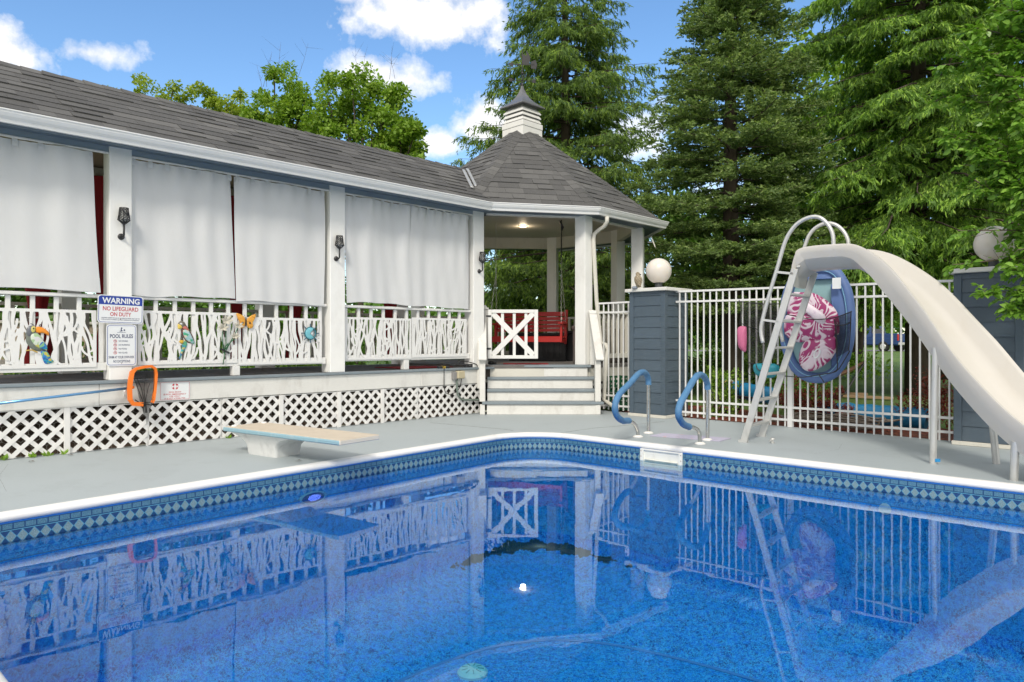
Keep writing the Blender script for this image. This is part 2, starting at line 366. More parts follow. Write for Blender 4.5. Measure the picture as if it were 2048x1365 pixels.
def m_liner(name, wall):
    m, nt, b = newmat(name); L = nt.links
    def water(scale, lo, mid, hi):
        tc = nt.nodes.new('ShaderNodeTexCoord'); nz = NN(nt, 'ShaderNodeTexNoise', i_Scale=scale * .6, i_Detail=3)
        L.new(tc.outputs['Object'], nz.inputs['Vector'])
        mp = mixrgb(nt, .35, tc.outputs['Object'], nz.outputs['Color'])
        v = NN(nt, 'ShaderNodeTexVoronoi', feature='DISTANCE_TO_EDGE'); v.inputs['Scale'].default_value = scale; L.new(mp, v.inputs['Vector'])
        n = noise_tex(nt, scale * .8, 5, .7)
        c = ramp(nt, n, [(.36, lo), (.50, mid), (.66, mul(mid, 1.5))])
        return mixrgb(nt, ramp(nt, v.outputs['Distance'], [(0, 1.0), (.14, .0)]), c, hi), n
    base, n = water(21, (.001, .115, .34), (.002, .26, .64), (.05, .55, .90)) if wall else water(21, (.001, .060, .28), (.002, .170, .62), (.07, .55, .95))
    if wall:
        uv = nt.nodes.new('ShaderNodeUVMap'); sp = nt.nodes.new('ShaderNodeSeparateXYZ'); L.new(uv.outputs[0], sp.inputs[0])
        def mt(op, a, b_=None, c_=None, cl=False):
            k = nt.nodes.new('ShaderNodeMath'); k.operation = op; k.use_clamp = cl
            for i, s in enumerate((a, b_, c_)):
                if s is None: continue
                if hasattr(s, 'is_linked'): L.new(s, k.inputs[i])
                else: k.inputs[i].default_value = s
            return k.outputs[0]
        u, v = sp.outputs[0], sp.outputs[1]
        P = .069
        fu = mt('FRACT', mt('DIVIDE', u, P)); du = mt('ABSOLUTE', mt('SUBTRACT', fu, .5))        # 0 centre .. .5 edge
        # brick row: v in [-.098,-.058]
        bv = mt('ABSOLUTE', mt('DIVIDE', mt('SUBTRACT', v, -.079), .021))
        fb = mt('FRACT', mt('ADD', mt('DIVIDE', u, P), .3)); db = mt('ABSOLUTE', mt('SUBTRACT', fb, .5))
        brick = mt('MULTIPLY', mt('LESS_THAN', bv, .82), mt('LESS_THAN', db, .44))
        # diamond row: centre v=-.148, half height .043
        dv = mt('ABSOLUTE', mt('DIVIDE', mt('SUBTRACT', v, -.150), .041))
        dd = mt('ADD', dv, mt('MULTIPLY', du, 2.15)); dia = mt('LESS_THAN', dd, .95); dline = mt('MULTIPLY', mt('LESS_THAN', dd, 1.10), mt('SUBTRACT', 1.0, dia))
        # small dark triangles between diamonds, upper half
        tri = mt('MULTIPLY', mt('GREATER_THAN', dd, 1.10), mt('MULTIPLY', mt('LESS_THAN', dv, 1.0), mt('GREATER_THAN', v, -.150)))
        line1 = mt('LESS_THAN', mt('ABSOLUTE', mt('SUBTRACT', v, -.106)), .0022); line2 = mt('LESS_THAN', mt('ABSOLUTE', mt('SUBTRACT', v, -.196)), .003)
        stripe = mt('GREATER_THAN', v, -.056); band = mt('GREATER_THAN', v, -.200)
        line3 = mt('LESS_THAN', mt('ABSOLUTE', mt('SUBTRACT', v, -.30)), .004)
        sp2 = noise_tex(nt, 220, 3, .6)
        pale = ramp(nt, sp2, [(.3, (.085, .155, .185)), (.5, (.155, .25, .29)), (.7, (.27, .37, .41))])
        paleb = ramp(nt, sp2, [(.3, (.03, .10, .18)), (.5, (.06, .17, .26)), (.7, (.14, .28, .37))])
        navy = ramp(nt, sp2, [(.3, (.003, .022, .09)), (.7, (.010, .07, .22))])
        c = mixrgb(nt, band, base, ramp(nt, sp2, [(.3, (.002, .030, .11)), (.7, (.004, .062, .18))]))
        c = mixrgb(nt, tri, c, navy); c = mixrgb(nt, dline, c, (.05, .25, .42)); c = mixrgb(nt, dia, c, pale)
        c = mixrgb(nt, brick, c, paleb); c = mixrgb(nt, stripe, c, (.006, .13, .50))
        c = mixrgb(nt, line1, c, (.10, .32, .45)); c = mixrgb(nt, line2, c, (.07, .28, .42)); c = mixrgb(nt, line3, c, (.07, .26, .42)); base = c
    # algae stains along the foot of the walls near the deep corner
    geo = nt.nodes.new('ShaderNodeNewGeometry'); sx = nt.nodes.new('ShaderNodeSeparateXYZ'); L.new(geo.outputs['Position'], sx.inputs[0])
    at_ = nt.nodes.new('ShaderNodeAttribute'); at_.attribute_name = 'stain'
    an = noise_tex(nt, 5.5, 7, .65)
    ad = nt.nodes.new('ShaderNodeMath'); ad.operation = 'MULTIPLY_ADD'; ad.inputs[1].default_value = 1.0; L.new(at_.outputs['Fac'], ad.inputs[0]); L.new(an, ad.inputs[2])
    base = mixrgb(nt, ramp(nt, ad.outputs[0], [(.0, 0), (.98, 0), (1.20, .93)]) , base, (.004, .030, .030))
    spn = noise_tex(nt, 2.6, 6, .6)
    base = mixrgb(nt, ramp(nt, spn, [(.70, 0), (.76, .7)]), base, (.006, .035, .07))
    L.new(base, b.inputs['Base Color']); b.inputs['Roughness'].default_value = .35
    return m
M['liner_wall'] = m_liner('patterned_pool_liner', True); M['liner_floor'] = m_liner('mottled_pool_liner', False)
def m_water():
    m, nt, b = newmat('pool_water'); L = nt.links; nt.nodes.remove(b)
    tr = NN(nt, 'ShaderNodeBsdfTransparent'); tr.inputs[0].default_value = (.74, .94, .985, 1)
    gl = NN(nt, 'ShaderNodeBsdfGlossy'); gl.inputs['Roughness'].default_value = .0; gl.inputs[0].default_value = (.86, .97, 1, 1)
    fr = NN(nt, 'ShaderNodeFresnel'); fr.inputs[0].default_value = 1.34
    bp = NN(nt, 'ShaderNodeBump'); bp.inputs['Strength'].default_value = .08; bp.inputs['Distance'].default_value = .02
    L.new(noise_tex(nt, 1.6, 3, .5), bp.inputs['Height']); L.new(bp.outputs[0], gl.inputs['Normal']); L.new(bp.outputs[0], fr.inputs['Normal'])
    mx = nt.nodes.new('ShaderNodeMixShader'); pw = NN(nt, 'ShaderNodeMath', operation='POWER'); pw.inputs[1].default_value = 1.12; L.new(fr.outputs[0], pw.inputs[0])
    ml = NN(nt, 'ShaderNodeMath', operation='MULTIPLY', use_clamp=True); ml.inputs[1].default_value = 1.28; L.new(pw.outputs[0], ml.inputs[0]); L.new(ml.outputs[0], mx.inputs[0]); L.new(tr.outputs[0], mx.inputs[1]); L.new(gl.outputs[0], mx.inputs[2])
    L.new(mx.outputs[0], nt.nodes['Material Output'].inputs[0]); return m
M['water'] = m_water()
def m_emit(name, col, st):
    m, nt, b = newmat(name); b.inputs['Base Color'].default_value = rgba(col); b.inputs['Emission Color'].default_value = rgba(col); b.inputs['Emission Strength'].default_value = st; return m
def m_mulch():
    m, nt, b = newmat('red_bark_mulch'); L = nt.links
    v = NN(nt, 'ShaderNodeTexVoronoi'); v.inputs['Scale'].default_value = 34; tc = nt.nodes.new('ShaderNodeTexCoord'); mp = nt.nodes.new('ShaderNodeMapping'); mp.inputs['Scale'].default_value = (1, .45, 1); mp.inputs['Rotation'].default_value = (0, 0, .6)
    L.new(tc.outputs['Object'], mp.inputs[0]); L.new(mp.outputs[0], v.inputs['Vector'])
    c = ramp(nt, v.outputs['Color'], [(.1, (.06, .014, .008)), (.5, (.20, .040, .018)), (.9, (.34, .09, .04))])
    c = mixrgb(nt, ramp(nt, noise_tex(nt, 1.1, 5), [(.45, 0), (.65, .8)]), c, (.085, .05, .03))
    L.new(c, b.inputs['Base Color']); b.inputs['Roughness'].default_value = .95; bump(nt, b, v.outputs['Distance'], .9, .03); return m
M['mulch'] = m_mulch()
def m_lawn():
    m, nt, b = newmat('lawn'); L = nt.links
    c = mixrgb(nt, noise_tex(nt, 30, 5, .7), (.035, .085, .010), (.12, .21, .03)); c = mixrgb(nt, ramp(nt, noise_tex(nt, .35, 4), [(.4, 0), (.7, .5)]), c, (.16, .24, .05))
    L.new(c, b.inputs['Base Color']); b.inputs['Roughness'].default_value = .9; bump(nt, b, noise_tex(nt, 45, 4), .8, .05); return m
M['lawn'] = m_lawn()
def m_plain(name, c, rough=.6): 
    return paint(name, c, rough, .06, None, 0, 5, bmp=.02)

def text(body, fr3, cx, cz, w, h, mat, parent, name='lettering', bold=0.0, lift=0.0):
    """flat lettering on an upright face: fr3(u, z, out) -> world; centred at cx, cz and fitted to w x h"""
    cu = bpy.data.curves.new(name, 'FONT'); cu.body = body; cu.size = 1.0; cu.align_x = 'CENTER'; cu.offset = bold; cu.resolution_u = 3
    to = bpy.data.objects.new('t', cu); COL.objects.link(to)
    dg = bpy.context.evaluated_depsgraph_get(); me = bpy.data.meshes.new_from_object(to.evaluated_get(dg))
    bpy.data.objects.remove(to); bpy.data.curves.remove(cu)
    co = np.empty(len(me.vertices) * 3); me.vertices.foreach_get('co', co); co = co.reshape(-1, 3)
    lo, hi = co.min(0), co.max(0); s = hi - lo
    Mi = WMI[root_of(parent).name]
    for v, p in zip(me.vertices, co):
        u = cx + ((p[0] - lo[0]) / s[0] - .5) * w; z = cz + ((p[1] - lo[1]) / s[1] - .5) * h
        v.co = Mi @ fr3(u, z, lift)
    me.name = name; me.materials.clear(); me.materials.append(mat); me.update()
    return link(name, me, None, parent)
# ------------------------------------------------------------------ pool outline
def V2(a): return np.array(a, float)
def round_poly(cs, r, n=9):
    out = []; N = len(cs)
    for i in range(N):
        p, c, q = V2(cs[i - 1]), V2(cs[i]), V2(cs[(i + 1) % N])
        d1 = (p - c) / np.linalg.norm(p - c); d2 = (q - c) / np.linalg.norm(q - c)
        ang = math.acos(np.clip(d1 @ d2, -1, 1)); tl = r / math.tan(ang / 2)
        cc = c + (d1 + d2) / np.linalg.norm(d1 + d2) * (r / math.sin(ang / 2))
        a0 = c + d1 * tl - cc; a1 = c + d2 * tl - cc
        t0 = math.atan2(a0[1], a0[0]); t1 = math.atan2(a1[1], a1[0]); dt = (t1 - t0 + math.pi) % (2 * math.pi) - math.pi
        for k in range(n + 1): out.append(cc + r * V2((math.cos(t0 + dt * k / n), math.sin(t0 + dt * k / n))))
    return out
LD = V2((.636, .772)); LD /= np.linalg.norm(LD); RD = V2((.739, -.674)); RD /= np.linalg.norm(RD)
cA = V2((-3.77, 4.30)); cB = V2((.219, 9.14)); cC = cB + RD * 11.0; cA = cA - LD * .115; cD = cA + RD * 11.0
def dens(pts, step=.30):
    out = []
    for i in range(len(pts)):
        p, q = V2(pts[i]), V2(pts[(i + 1) % len(pts)]); L = np.linalg.norm(q - p); n = max(1, int(L / step))
        for k in range(n): out.append(p + (q - p) * k / n)
    return out
OUT = dens(round_poly([cA, cB, cC, cD], .70))
def off_poly(pts, d):
    N = len(pts); out = []
    for i in range(N):
        a, b, c = pts[i - 1], pts[i], pts[(i + 1) % N]
        e1 = (b - a) / np.linalg.norm(b - a); e2 = (c - b) / np.linalg.norm(c - b)
        n1 = V2((e1[1], -e1[0])); n2 = V2((e2[1], -e2[0])); n = n1 + n2; n /= np.linalg.norm(n)
        out.append(b + n * d / max(.5, n @ n1))
    return out
WL = -.18
def fill_rings(loops, z, name, mat, parent=None):
    bm = bmesh.new()
    for lp in loops:
        vs = [bm.verts.new((p[0], p[1], z)) for p in lp]
        for i in range(len(vs)): bm.edges.new((vs[i], vs[(i + 1) % len(vs)]))
    bmesh.ops.triangle_fill(bm, use_beauty=True, use_dissolve=False, edges=bm.edges[:])
    bmesh.ops.recalc_face_normals(bm, faces=bm.faces)
    if bm.faces and sum(f.normal.z for f in bm.faces) < 0: bmesh.ops.reverse_faces(bm, faces=bm.faces)
    me = bpy.data.meshes.new(name); bm.to_mesh(me); bm.free(); return link(name, me, mat, parent)
def xy(v): return (v[0], v[1])
FL0 = Vector((2.50, 10.655, 0)); FD = Vector((S2, -S2, 0)); FN = Vector((S2, S2, 0))    # fence line, its run and its far side
edge_far = FL0 + FD * 12
deck_out = [xy(PV(-15, .12, 0)), xy(PV(.3, .12, 0)), (1.3, 11.95), xy(FL0 - FD * 1.5 + FN * .06), xy(edge_far + FN * .06), (13, -9), (-16, -9)]
deck = fill_rings([deck_out, off_poly(OUT, .035)], 0, 'pool_deck', M['deck']); tag(deck, kind='structure')
lawn_hole = [xy(PV(-14.8, .6, 0)), xy(PV(.5, .6, 0)), (1.4, 12.3), xy(FL0 - FD * 1.2 + FN * .03), xy(FL0 + FD * 11.8 + FN * .03), (12.8, -8.8), (-15.8, -8.8)]
def terr(x, y): 
    d = max(0, min(1, (y - 22) / 26)); return -.03 + .46 * d * d * (3 - 2 * d)
g_ = fill_rings([[(-260, -120), (-260, 300), (260, 300), (260, -120)], [(-20, -10), (-20, 22), (24, 22), (24, -10)]], .43, 'lawn_far', M['lawn'])
bpy.data.objects.remove(g_)
def lawn():
    b = MB()
    near = fill_rings([[(-20, -10), (-20, 22), (24, 22), (24, -10)], lawn_hole], -.03, 'tmp', M['lawn'])
    me = near.data; b.add([v.co for v in me.vertices], [tuple(p.vertices) for p in me.polygons]); bpy.data.objects.remove(near)
    xs = [-400, -150, -60, -20, 24, 60, 150, 400]; ys = [-300, -60, -10, 22, 26, 30, 34, 38, 42, 48, 70, 150, 600]
    P = [[Vector((x, y, terr(x, y))) for y in ys] for x in xs]
    n = len(b.v); b.v += [p for r in P for p in r]; nj = len(ys)
    for i in range(len(xs) - 1):
        for j in range(nj - 1):
            if xs[i] == -20 and ys[j] == -10: continue
            b.f.append((n + i * nj + j, n + (i + 1) * nj + j, n + (i + 1) * nj + j + 1, n + i * nj + j + 1)); b.mi.append(0)
    return tag(b.build('lawn', M['lawn']), kind='structure')
lawn()
mb = [xy(FL0 - FD * 1.3 + FN * .05), xy(FL0 + FD * 11 + FN * .05), xy(FL0 + FD * 11 + FN * 1.6)]
for k in range(14, -1, -1): mb.append(xy(FL0 + FD * (11 * k / 14 - 1.2) + FN * (1.75 + .35 * math.sin(k * 1.7) + .25 * math.sin(k * .6 + 1))))
tag(fill_rings([mb], -.018, 'mulch_bed', M['mulch']), kind='structure')
road = MB().hexa([(-400, 50, .30), (400, 50, .30), (400, 57, .30), (-400, 57, .30), (-400, 50, .436), (400, 50, .436), (400, 57, .436), (-400, 57, .436)])
tag(road.build('road', paint('pale_asphalt', (.16, .155, .15), .9, .1)), kind='structure')
# saw cuts and hairline cracks of the slab
def crack(pts, r):
    b = MB(); b.tube([(p[0], p[1], -.0008) for p in pts], r, 4, cap=False); return tag(b.build('deck_joint', M['dark']), kind='structure')
crack([(-1.16, 9.95), (-.1, 9.2), (.02, 9.06)], .0030); crack([(-3.9, 5.4), (-4.4, 6.0), (-4.75, 6.6)], .0012); crack([(3.1, 7.2), (3.5, 7.5), (3.75, 7.95), (4.3, 8.2)], .0012); crack([(4.35, 6.1), (4.7, 6.4), (5.0, 7.0)], .0012)
crack([(.62, 8.86), (1.1, 9.32), (1.75, 9.75), (2.2, 10.1)], .0032)

# ------------------------------------------------------------------ swimming pool
pool = thing('swimming_pool', 'in-ground pool with white rounded coping and blue mosaic pattern liner', 'pool', (cB[0], cB[1], 0))
cum = [0.0]
for i in range(len(OUT)): cum.append(cum[-1] + float(np.linalg.norm(OUT[(i + 1) % len(OUT)] - OUT[i])))
prof = [(0, -.012), (0, .012), (.050, .014), (.075, .008), (.088, -.008), (.090, -.026), (.082, -.042), (.068, -.048), (.060, -.030)]
rings = [off_poly(OUT, d) if d > 0 else OUT for d, z in prof]
N = len(OUT)
iB = int(np.argmin([np.linalg.norm(p - cB) for p in OUT]))
def seam_idx(pt): return int(np.argmin([np.linalg.norm(p - V2(pt)) for p in OUT]))
seams = sorted({0, seam_idx(gp(340, 975)[:2]), seam_idx((-.286, 8.525)), seam_idx((.638, 8.755)), seam_idx(gp(1835, 950)[:2]), seam_idx(cB + RD * 8), seam_idx(cA), seam_idx(cC), seam_idx(cD)} | {seam_idx(cD - RD * k) for k in (2.5, 5, 7.5)})
for si, a in enumerate(seams):
    e = seams[(si + 1) % len(seams)]; idx = [(a + k) % N for k in range(((e - a) % N) + 1)]
    P = [[Vector((rings[j][i][0], rings[j][i][1], prof[j][1])) for j in range(len(prof))] for i in idx]
    MB().grid([r + [r[0]] for r in P]).build('coping_section', M['coping'], pool, True, 50)
    i = a; b = MB(); pts = [Vector((rings[j][i][0], rings[j][i][1], prof[j][1] + .0025)) for j in range(1, 8)]
    t = V2(OUT[(i + 1) % N] - OUT[i - 1]); t /= np.linalg.norm(t); tv = Vector((t[0], t[1], 0)) * .012
    nrm = Vector((t[1], -t[0], 0)) * .003
    b.grid([[p - tv + nrm for p in pts], [p + tv + nrm for p in pts]]); b.build('joint_cover', M['coping'], pool, True)
WZ = [-.020, -.06, -.11, -.15, -.20, -.30, -.6, -1.0, -1.22]
wr = off_poly(OUT, .078)
def stain_at(i):
    s = abs(cum[i] - cum[iB]); return max(0.0, 1 - s / 2.2) ** .5
def relax(P, n):
    P = [V2(q) for q in P]
    for _ in range(n): P = [P[i] * .5 + (P[i - 1] + P[(i + 1) % len(P)]) * .25 for i in range(len(P))]
    return P
HOP = relax(off_poly(OUT, .92), 240)
def pool_shell():
    b = MB(); uv = []; st = []
    for i in list(range(N)) + [0]:
        for z in WZ:
            b.v.append(Vector((wr[i][0], wr[i][1], z))); uv.append((cum[i] if not (i == 0 and len(b.v) > N * len(WZ)) else cum[N], z))
            st.append(stain_at(i) * (.05 if z == -1.22 else 0))
    nj = len(WZ)
    for i in range(N):
        for j in range(nj - 1): b.f.append((i * nj + j, (i + 1) * nj + j, (i + 1) * nj + j + 1, i * nj + j + 1)); b.mi.append(0)
    b.uv = uv; o = b.build('liner_wall', M['liner_wall'], pool)
    a = o.data.attributes.new('stain', 'FLOAT', 'POINT'); a.data.foreach_set('value', st)
    # sloping floor down to the hopper
    rg = [(.078, -1.22, .05), (.080, -1.31, .40), (.098, -1.39, .84), (.15, -1.445, .52), (.24, -1.49, .2), (.40, -1.55, .0), (.65, -1.655, 0), (.92, -1.78, 0)]
    b = MB(); st = []
    R_ = [off_poly(OUT, d) for d, z, s in rg]
    R_[-1] = HOP
    for i in range(N):
        for (d, z, s), rr in zip(rg, R_): b.v.append(Vector((rr[i][0], rr[i][1], z))); st.append(stain_at(i) * s)
    nj = len(rg)
    for i in range(N):
        for j in range(nj - 1): b.f.append((i * nj + j, ((i + 1) % N) * nj + j, ((i + 1) % N) * nj + j + 1, i * nj + j + 1)); b.mi.append(0)
    fl = fill_rings([R_[-1]], -1.78, 'tmp', M['liner_floor']); n0 = len(b.v); me = fl.data
    b.add([v.co for v in me.vertices], [tuple(q.vertices) for q in me.polygons]); st += [0.0] * len(me.vertices); bpy.data.objects.remove(fl)
    o = b.build('pool_floor', M['liner_floor'], pool, True)
    a = o.data.attributes.new('stain', 'FLOAT', 'POINT'); a.data.foreach_set('value', st)
    r1, r2 = off_poly(HOP, -.01), off_poly(HOP, .022)
    MB().grid([[Vector((r1[i][0], r1[i][1], -1.768)), Vector((r2[i][0], r2[i][1], -1.776))] for i in range(N)], 0, True).build('liner_seam', m_plain('pale_blue_seam', (.05, .24, .58)), pool)
pool_shell()
tag(fill_rings([off_poly(OUT, .076)], WL, 'water', M['water']), kind='structure')
# skimmer face in the far wall
RF = Fr((cB[0], cB[1], 0), math.degrees(math.atan2(RD[1], RD[0])))       # x along the far edge, -y into the pool
def skimmer():
    # wall coordinates of the opening
    def sx(px, py, z): p = gp(px, py, z); d = V2((p.x, p.y)) - cB; return float(d @ RD)
    x0 = sx(1264, 897, -.03); x1 = sx(1358, 905, -.03); w = .080
    f = lambda x, o, z: RF(x, -w - o, z)
    F2 = lambda x, y, z: f(x, -y, z)
    fr = MB()
    fr.box(x0, x0 + .045, -.022, .0, -.245, -.047, F2, .003); fr.box(x1 - .045, x1, -.022, .0, -.245, -.047, F2, .003)
    fr.box(x0 + .045, x1 - .045, -.022, .0, -.065, -.047, F2, .003); fr.box(x0 + .045, x1 - .045, -.022, .0, -.245, -.222, F2, .003)
    face = fr.build('skimmer_frame', M['skim'], pool)
    b = MB(); b.box(x0 + .045, x1 - .045, -.0035, -.0005, -.222, -.065, F2); b.build('skimmer_throat', M['skim'], face)
    for k in range(4):
        z = -.165 - .020 * k; b = MB(); b.hexa([F2(x0 + .06, -.006, z - .016), F2(x1 - .06, -.006, z - .016), F2(x1 - .06, -.004, z - .016), F2(x0 + .06, -.004, z - .016), F2(x0 + .06, -.020, z), F2(x1 - .06, -.020, z), F2(x1 - .06, -.004, z), F2(x0 + .06, -.004, z)]); b.build('weir_louvre', M['skim'], face)
    b = MB()
    for x in (x0 + .014, x1 - .014):
        for z in (-.075, -.135, -.20): b.lathe([(.005, 0), (.004, .003)], F2(x, -.022, z), RF.y * -1, 8)
    b.build('screw', paint('rusty_screw', (.16, .07, .03), .7), face)
skimmer()
# lit pool lamp low on the left wall
def pool_lamp():
    LF = Fr((cA[0], cA[1], 0), math.degrees(math.atan2(LD[1], LD[0])))    # x along the left edge; -y into the pool
    z = -.42; a = (625 - 1024) / FPX; n = -LF.y
    p0 = LF(0, -.078, 0); t = (a * p0.y - p0.x) / (LF.x.x - a * LF.x.y); c = LF(t, -.082, 0)
    c.z = H + (682.5 - 996) / FPX * c.y
    vz = Vector((0, 0, .40))
    def disc(prof, off, nn):
        b = MB(); b.grid([[c + n * (off + h) + LF.x * (r * math.cos(t)) + vz * (r * math.sin(t)) for r, h in prof] for t in [2 * math.pi * i / nn for i in range(nn)]], 0, True); return b
    ring = disc([(.150, 0), (.150, .010), (.128, .018), (.120, .008)], 0, 32).build('lamp_ring', m_plain('pale_blue_ring', (.16, .42, .58)), pool, True, 40)
    disc([(.121, .004), (.06, .005), (.001, .005)], 0, 32).build('lamp_lens', m_plain('blue_lens', (.004, .03, .25), .2), ring)
    m = m_emit('blue_led', (.22, .28, 1.0), 2.2); b = MB()
    for k in range(64):
        r = .070 * math.sqrt((k + .5) / 64); an = k * 2.39996
        q = c + n * .0075 + LF.x * (r * math.cos(an) + .014) + vz * (r * math.sin(an)); b.add([q + LF.x * -.0052, q - vz * .0052, q + LF.x * .0052, q + vz * .0052, q + n * .002], [(0, 1, 4), (1, 2, 4), (2, 3, 4), (3, 0, 4)])
    tag(b.build('led_cluster', m, ring), kind='stuff')
pool_lamp()
def drain():
    c = gp(945, 1346, -1.772); b = MB(); b.lathe([(.135, -.01), (.135, .012), (.11, .035), (.03, .045)], c, (0, 0, 1), 28)
    o = b.build('drain_cover', m_plain('pale_aqua_plastic', (.22, .62, .66), .4), pool, True, 35)
    b = MB()
    for k in range(9):
        a = R(40 * k); b.bar(c + Vector((math.cos(a) * .045, math.sin(a) * .045, .045)), c + Vector((math.cos(a) * .10, math.sin(a) * .10, .040)), .006, .004)
    b.build('drain_slot', m_plain('teal_slot', (.05, .30, .36)), o)
drain()
b = MB(); c = gp(1772, 997, WL - .06); c = Vector((c.x, c.y, 0))
b.lathe([(.05, 0), (.05, .008), (.02, .014)], RF(float((V2((c.x, c.y)) - cB) @ RD), -.080, -.33), -RF.y, 16); b.build('return_fitting', M['skim'], pool)

# ------------------------------------------------------------------ pavilion
pav = thing('pavilion', 'long white open-sided pavilion with dark shingle roof and white gutter', 'pavilion', PV(0, 0, 0), 45)
ZF = .74
# deck floor
b = MB(); b.box(-8.2, .35, -.03, .06, ZF - .035, ZF, PV, .006); edge = b.build('deck_edge', M['tread'], pav)
NB = 22
for k in range(NB):
    y0 = .062 + k * .105; b = MB(); b.box(-8.2, .9, y0, y0 + .099, ZF - .03, ZF - .002 - .002 * (k % 3), PV); b.build('floor_board', M['boards'], pav)
cuts = [-8.2, -5.385, -1.13, .08]
for k in range(3):
    b = MB(); b.box(cuts[k] + .002, cuts[k + 1] - .002, 0, .035, .485 - .006 * (k == 0), ZF - .036, PV, .004); b.build('fascia_board', M['board_h'], pav)
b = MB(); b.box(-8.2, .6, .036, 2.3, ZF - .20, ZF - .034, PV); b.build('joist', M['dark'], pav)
b = MB(); b.box(-8.2, .6, 2.36, 2.40, -.03, ZF - .01, PV); b.build('light_block_board', M['dark'], pav)  # unseen board added at the back to stop light leaking in under the deck
s = MB(); s.grid([[PV(x, y, z + .03 * math.sin(x * 5 + y * 9)) for y, z in ((.125, -.02), (.20, .0), (.45, .12), (.75, .34), (1.1, .56))] for x in [-8.2 + .17 * i for i in range(50)]]); tag(s.build('soil', M['soil']), kind='structure')
# lattice skirt: panels of crossed slats between battens
bats = [-7.2, -6.45, -5.68, -4.90, -4.09, -3.34, -2.51, -1.815, -1.178, .06]
wide = {-5.68, -3.34, -2.51, -1.815}
for t in bats[:-1]:
    w = .055 if t in wide else .032
    y0 = -.008 if t in wide else .028
    b = MB(); b.box(t - w / 2, t + w / 2, y0, y0 + .02, .0, .478, PV, .002); b.build('batten', M['lattice'], pav)
def clip_slat(x0, x1, z0, z1, c, sgn, hw):               # parallelogram band z = sgn*(x-c), clipped to the panel
    poly = []
    N_ = 40
    from_pts = [(-3, sgn * (-3)), (3, sgn * 3)]
    nx, nz = -sgn / math.sqrt(2), 1 / math.sqrt(2)
    P = [(c - 3 - nx * 0 + nx * hw, -3 * sgn + nz * hw), (c + 3 + nx * hw, 3 * sgn + nz * hw), (c + 3 - nx * hw, 3 * sgn - nz * hw), (c - 3 - nx * hw, -3 * sgn - nz * hw)]
    for axis, lim, keep_less in ((0, x1, True), (0, x0, False), (1, z1, True), (1, z0, False)):
        Q = []
        for i in range(len(P)):
            a, b_ = P[i], P[(i + 1) % len(P)]
            ia = (a[axis] <= lim) if keep_less else (a[axis] >= lim); ib = (b_[axis] <= lim) if keep_less else (b_[axis] >= lim)
            if ia: Q.append(a)
            if ia != ib:
                f = (lim - a[axis]) / (b_[axis] - a[axis]); Q.append((a[0] + (b_[0] - a[0]) * f, a[1] + (b_[1] - a[1]) * f))
        P = Q
        if len(P) < 3: return None
    return P
def lattice(fr, x0, x1, z0, z1, parent, y0=.012, mat=None, period=.148, hw=.0205, phase=0.0):
    par = MB(); par.box(x0, x1, y0 + .013, y0 + .017, z1 - .012, z1, fr); pnl = par.build('lattice_panel', mat or M['lattice'], parent)
    span = (x1 - x0) + (z1 - z0)
    for sgn, yy in ((1, y0), (-1, y0 + .0065)):
        n = int(span / period) + 2
        for k in range(-1, n + 1):
            # c is where the band crosses z = z0
            c = (x0 - (z1 - z0) + k * period + phase) if sgn > 0 else (x0 + k * period + phase)
            P = clip_slat(x0, x1, z0, z1, c - sgn * z0, sgn, hw)
            if not P or len(P) < 3: continue
            A = abs(sum(P[i][0] * P[(i + 1) % len(P)][1] - P[(i + 1) % len(P)][0] * P[i][1] for i in range(len(P)))) / 2
            if A < .0008: continue
            MB().prism(P, lambda u, v, t: fr(u, t, v), yy, yy + .006).build('slat', mat or M['lattice'], pnl)
    return pnl
for k in range(len(bats) - 1):
    lattice(PV, bats[k] + .006, bats[k + 1] - .006, .006, .478, pav, phase=rng.uniform(0, .1))
def hexwire(fr, x0, x1, z0, z1, y, s=.036):
    b = MB(); dx = s * math.sqrt(3); r = 0; z = z0
    while z < z1:
        x = x0 + (dx / 2 if r % 2 else 0)
        while x < x1:
            p0 = (x, z); p1 = (x, z + s); p2 = (x + dx / 2, z + s * 1.5); p3 = (x - dx / 2, z + s * 1.5)
            for q in ((p0, p1), (p1, p2), (p1, p3)): b.tube([fr(q[0][0], y, q[0][1]), fr(q[1][0], y, q[1][1])], .0019, 3, cap=False)
            x += dx
        z += s * 1.5; r += 1
    return b
tag(hexwire(PV, -7.0, -.1, .01, .45, .055).build('wire_mesh', M['wire'], pav, fix=False), kind='stuff')
# columns, front and back
CT = [(-7.90, -7.68), (-5.289, -5.069), (-2.651, -2.423), (-.0885, .139)]
for a, c in CT:
    b = MB(); b.box(a, c, -.004, .22, ZF + .001, 3.46, PV, .006); b.build('column', M['column'], pav)
    b = MB(); b.box(a, c, 2.02, 2.24, ZF + .001, 3.46, PV, .006); b.build('column', M['column'], pav)
for k in range(3):
    a, c = CT[k][1] + .002, CT[k + 1][0] - .002
    b = MB(); b.box(a, c, .012, .05, 3.178, 3.44, PV, .003); b.build('beam', M['beam_blue'], pav)
    b = MB(); b.box(a, c, .004, .05, 3.158, 3.176, PV, .003); b.build('beam_trim', M['white'], pav)
    b = MB(); b.box(a, c, 2.06, 2.20, 3.17, 3.44, PV); b.build('back_beam', M['cream'], pav)
    b = MB(); b.tube([PV(a, .085, 3.195), PV(c, .085, 3.195)], .010, 8); b.build('curtain_rod', M['white'], pav)
b = MB(); b.box(-8.2, -.1, .052, 2.3, 3.462, 3.48, PV); b.build('ceiling', paint('tan_ceiling', (.42, .34, .24), .7), pav)
b = MB(); b.box(-8.2, .02, -.30, .0, 3.235, 3.25, PV); b.build('soffit', M['trim_blue'], pav)
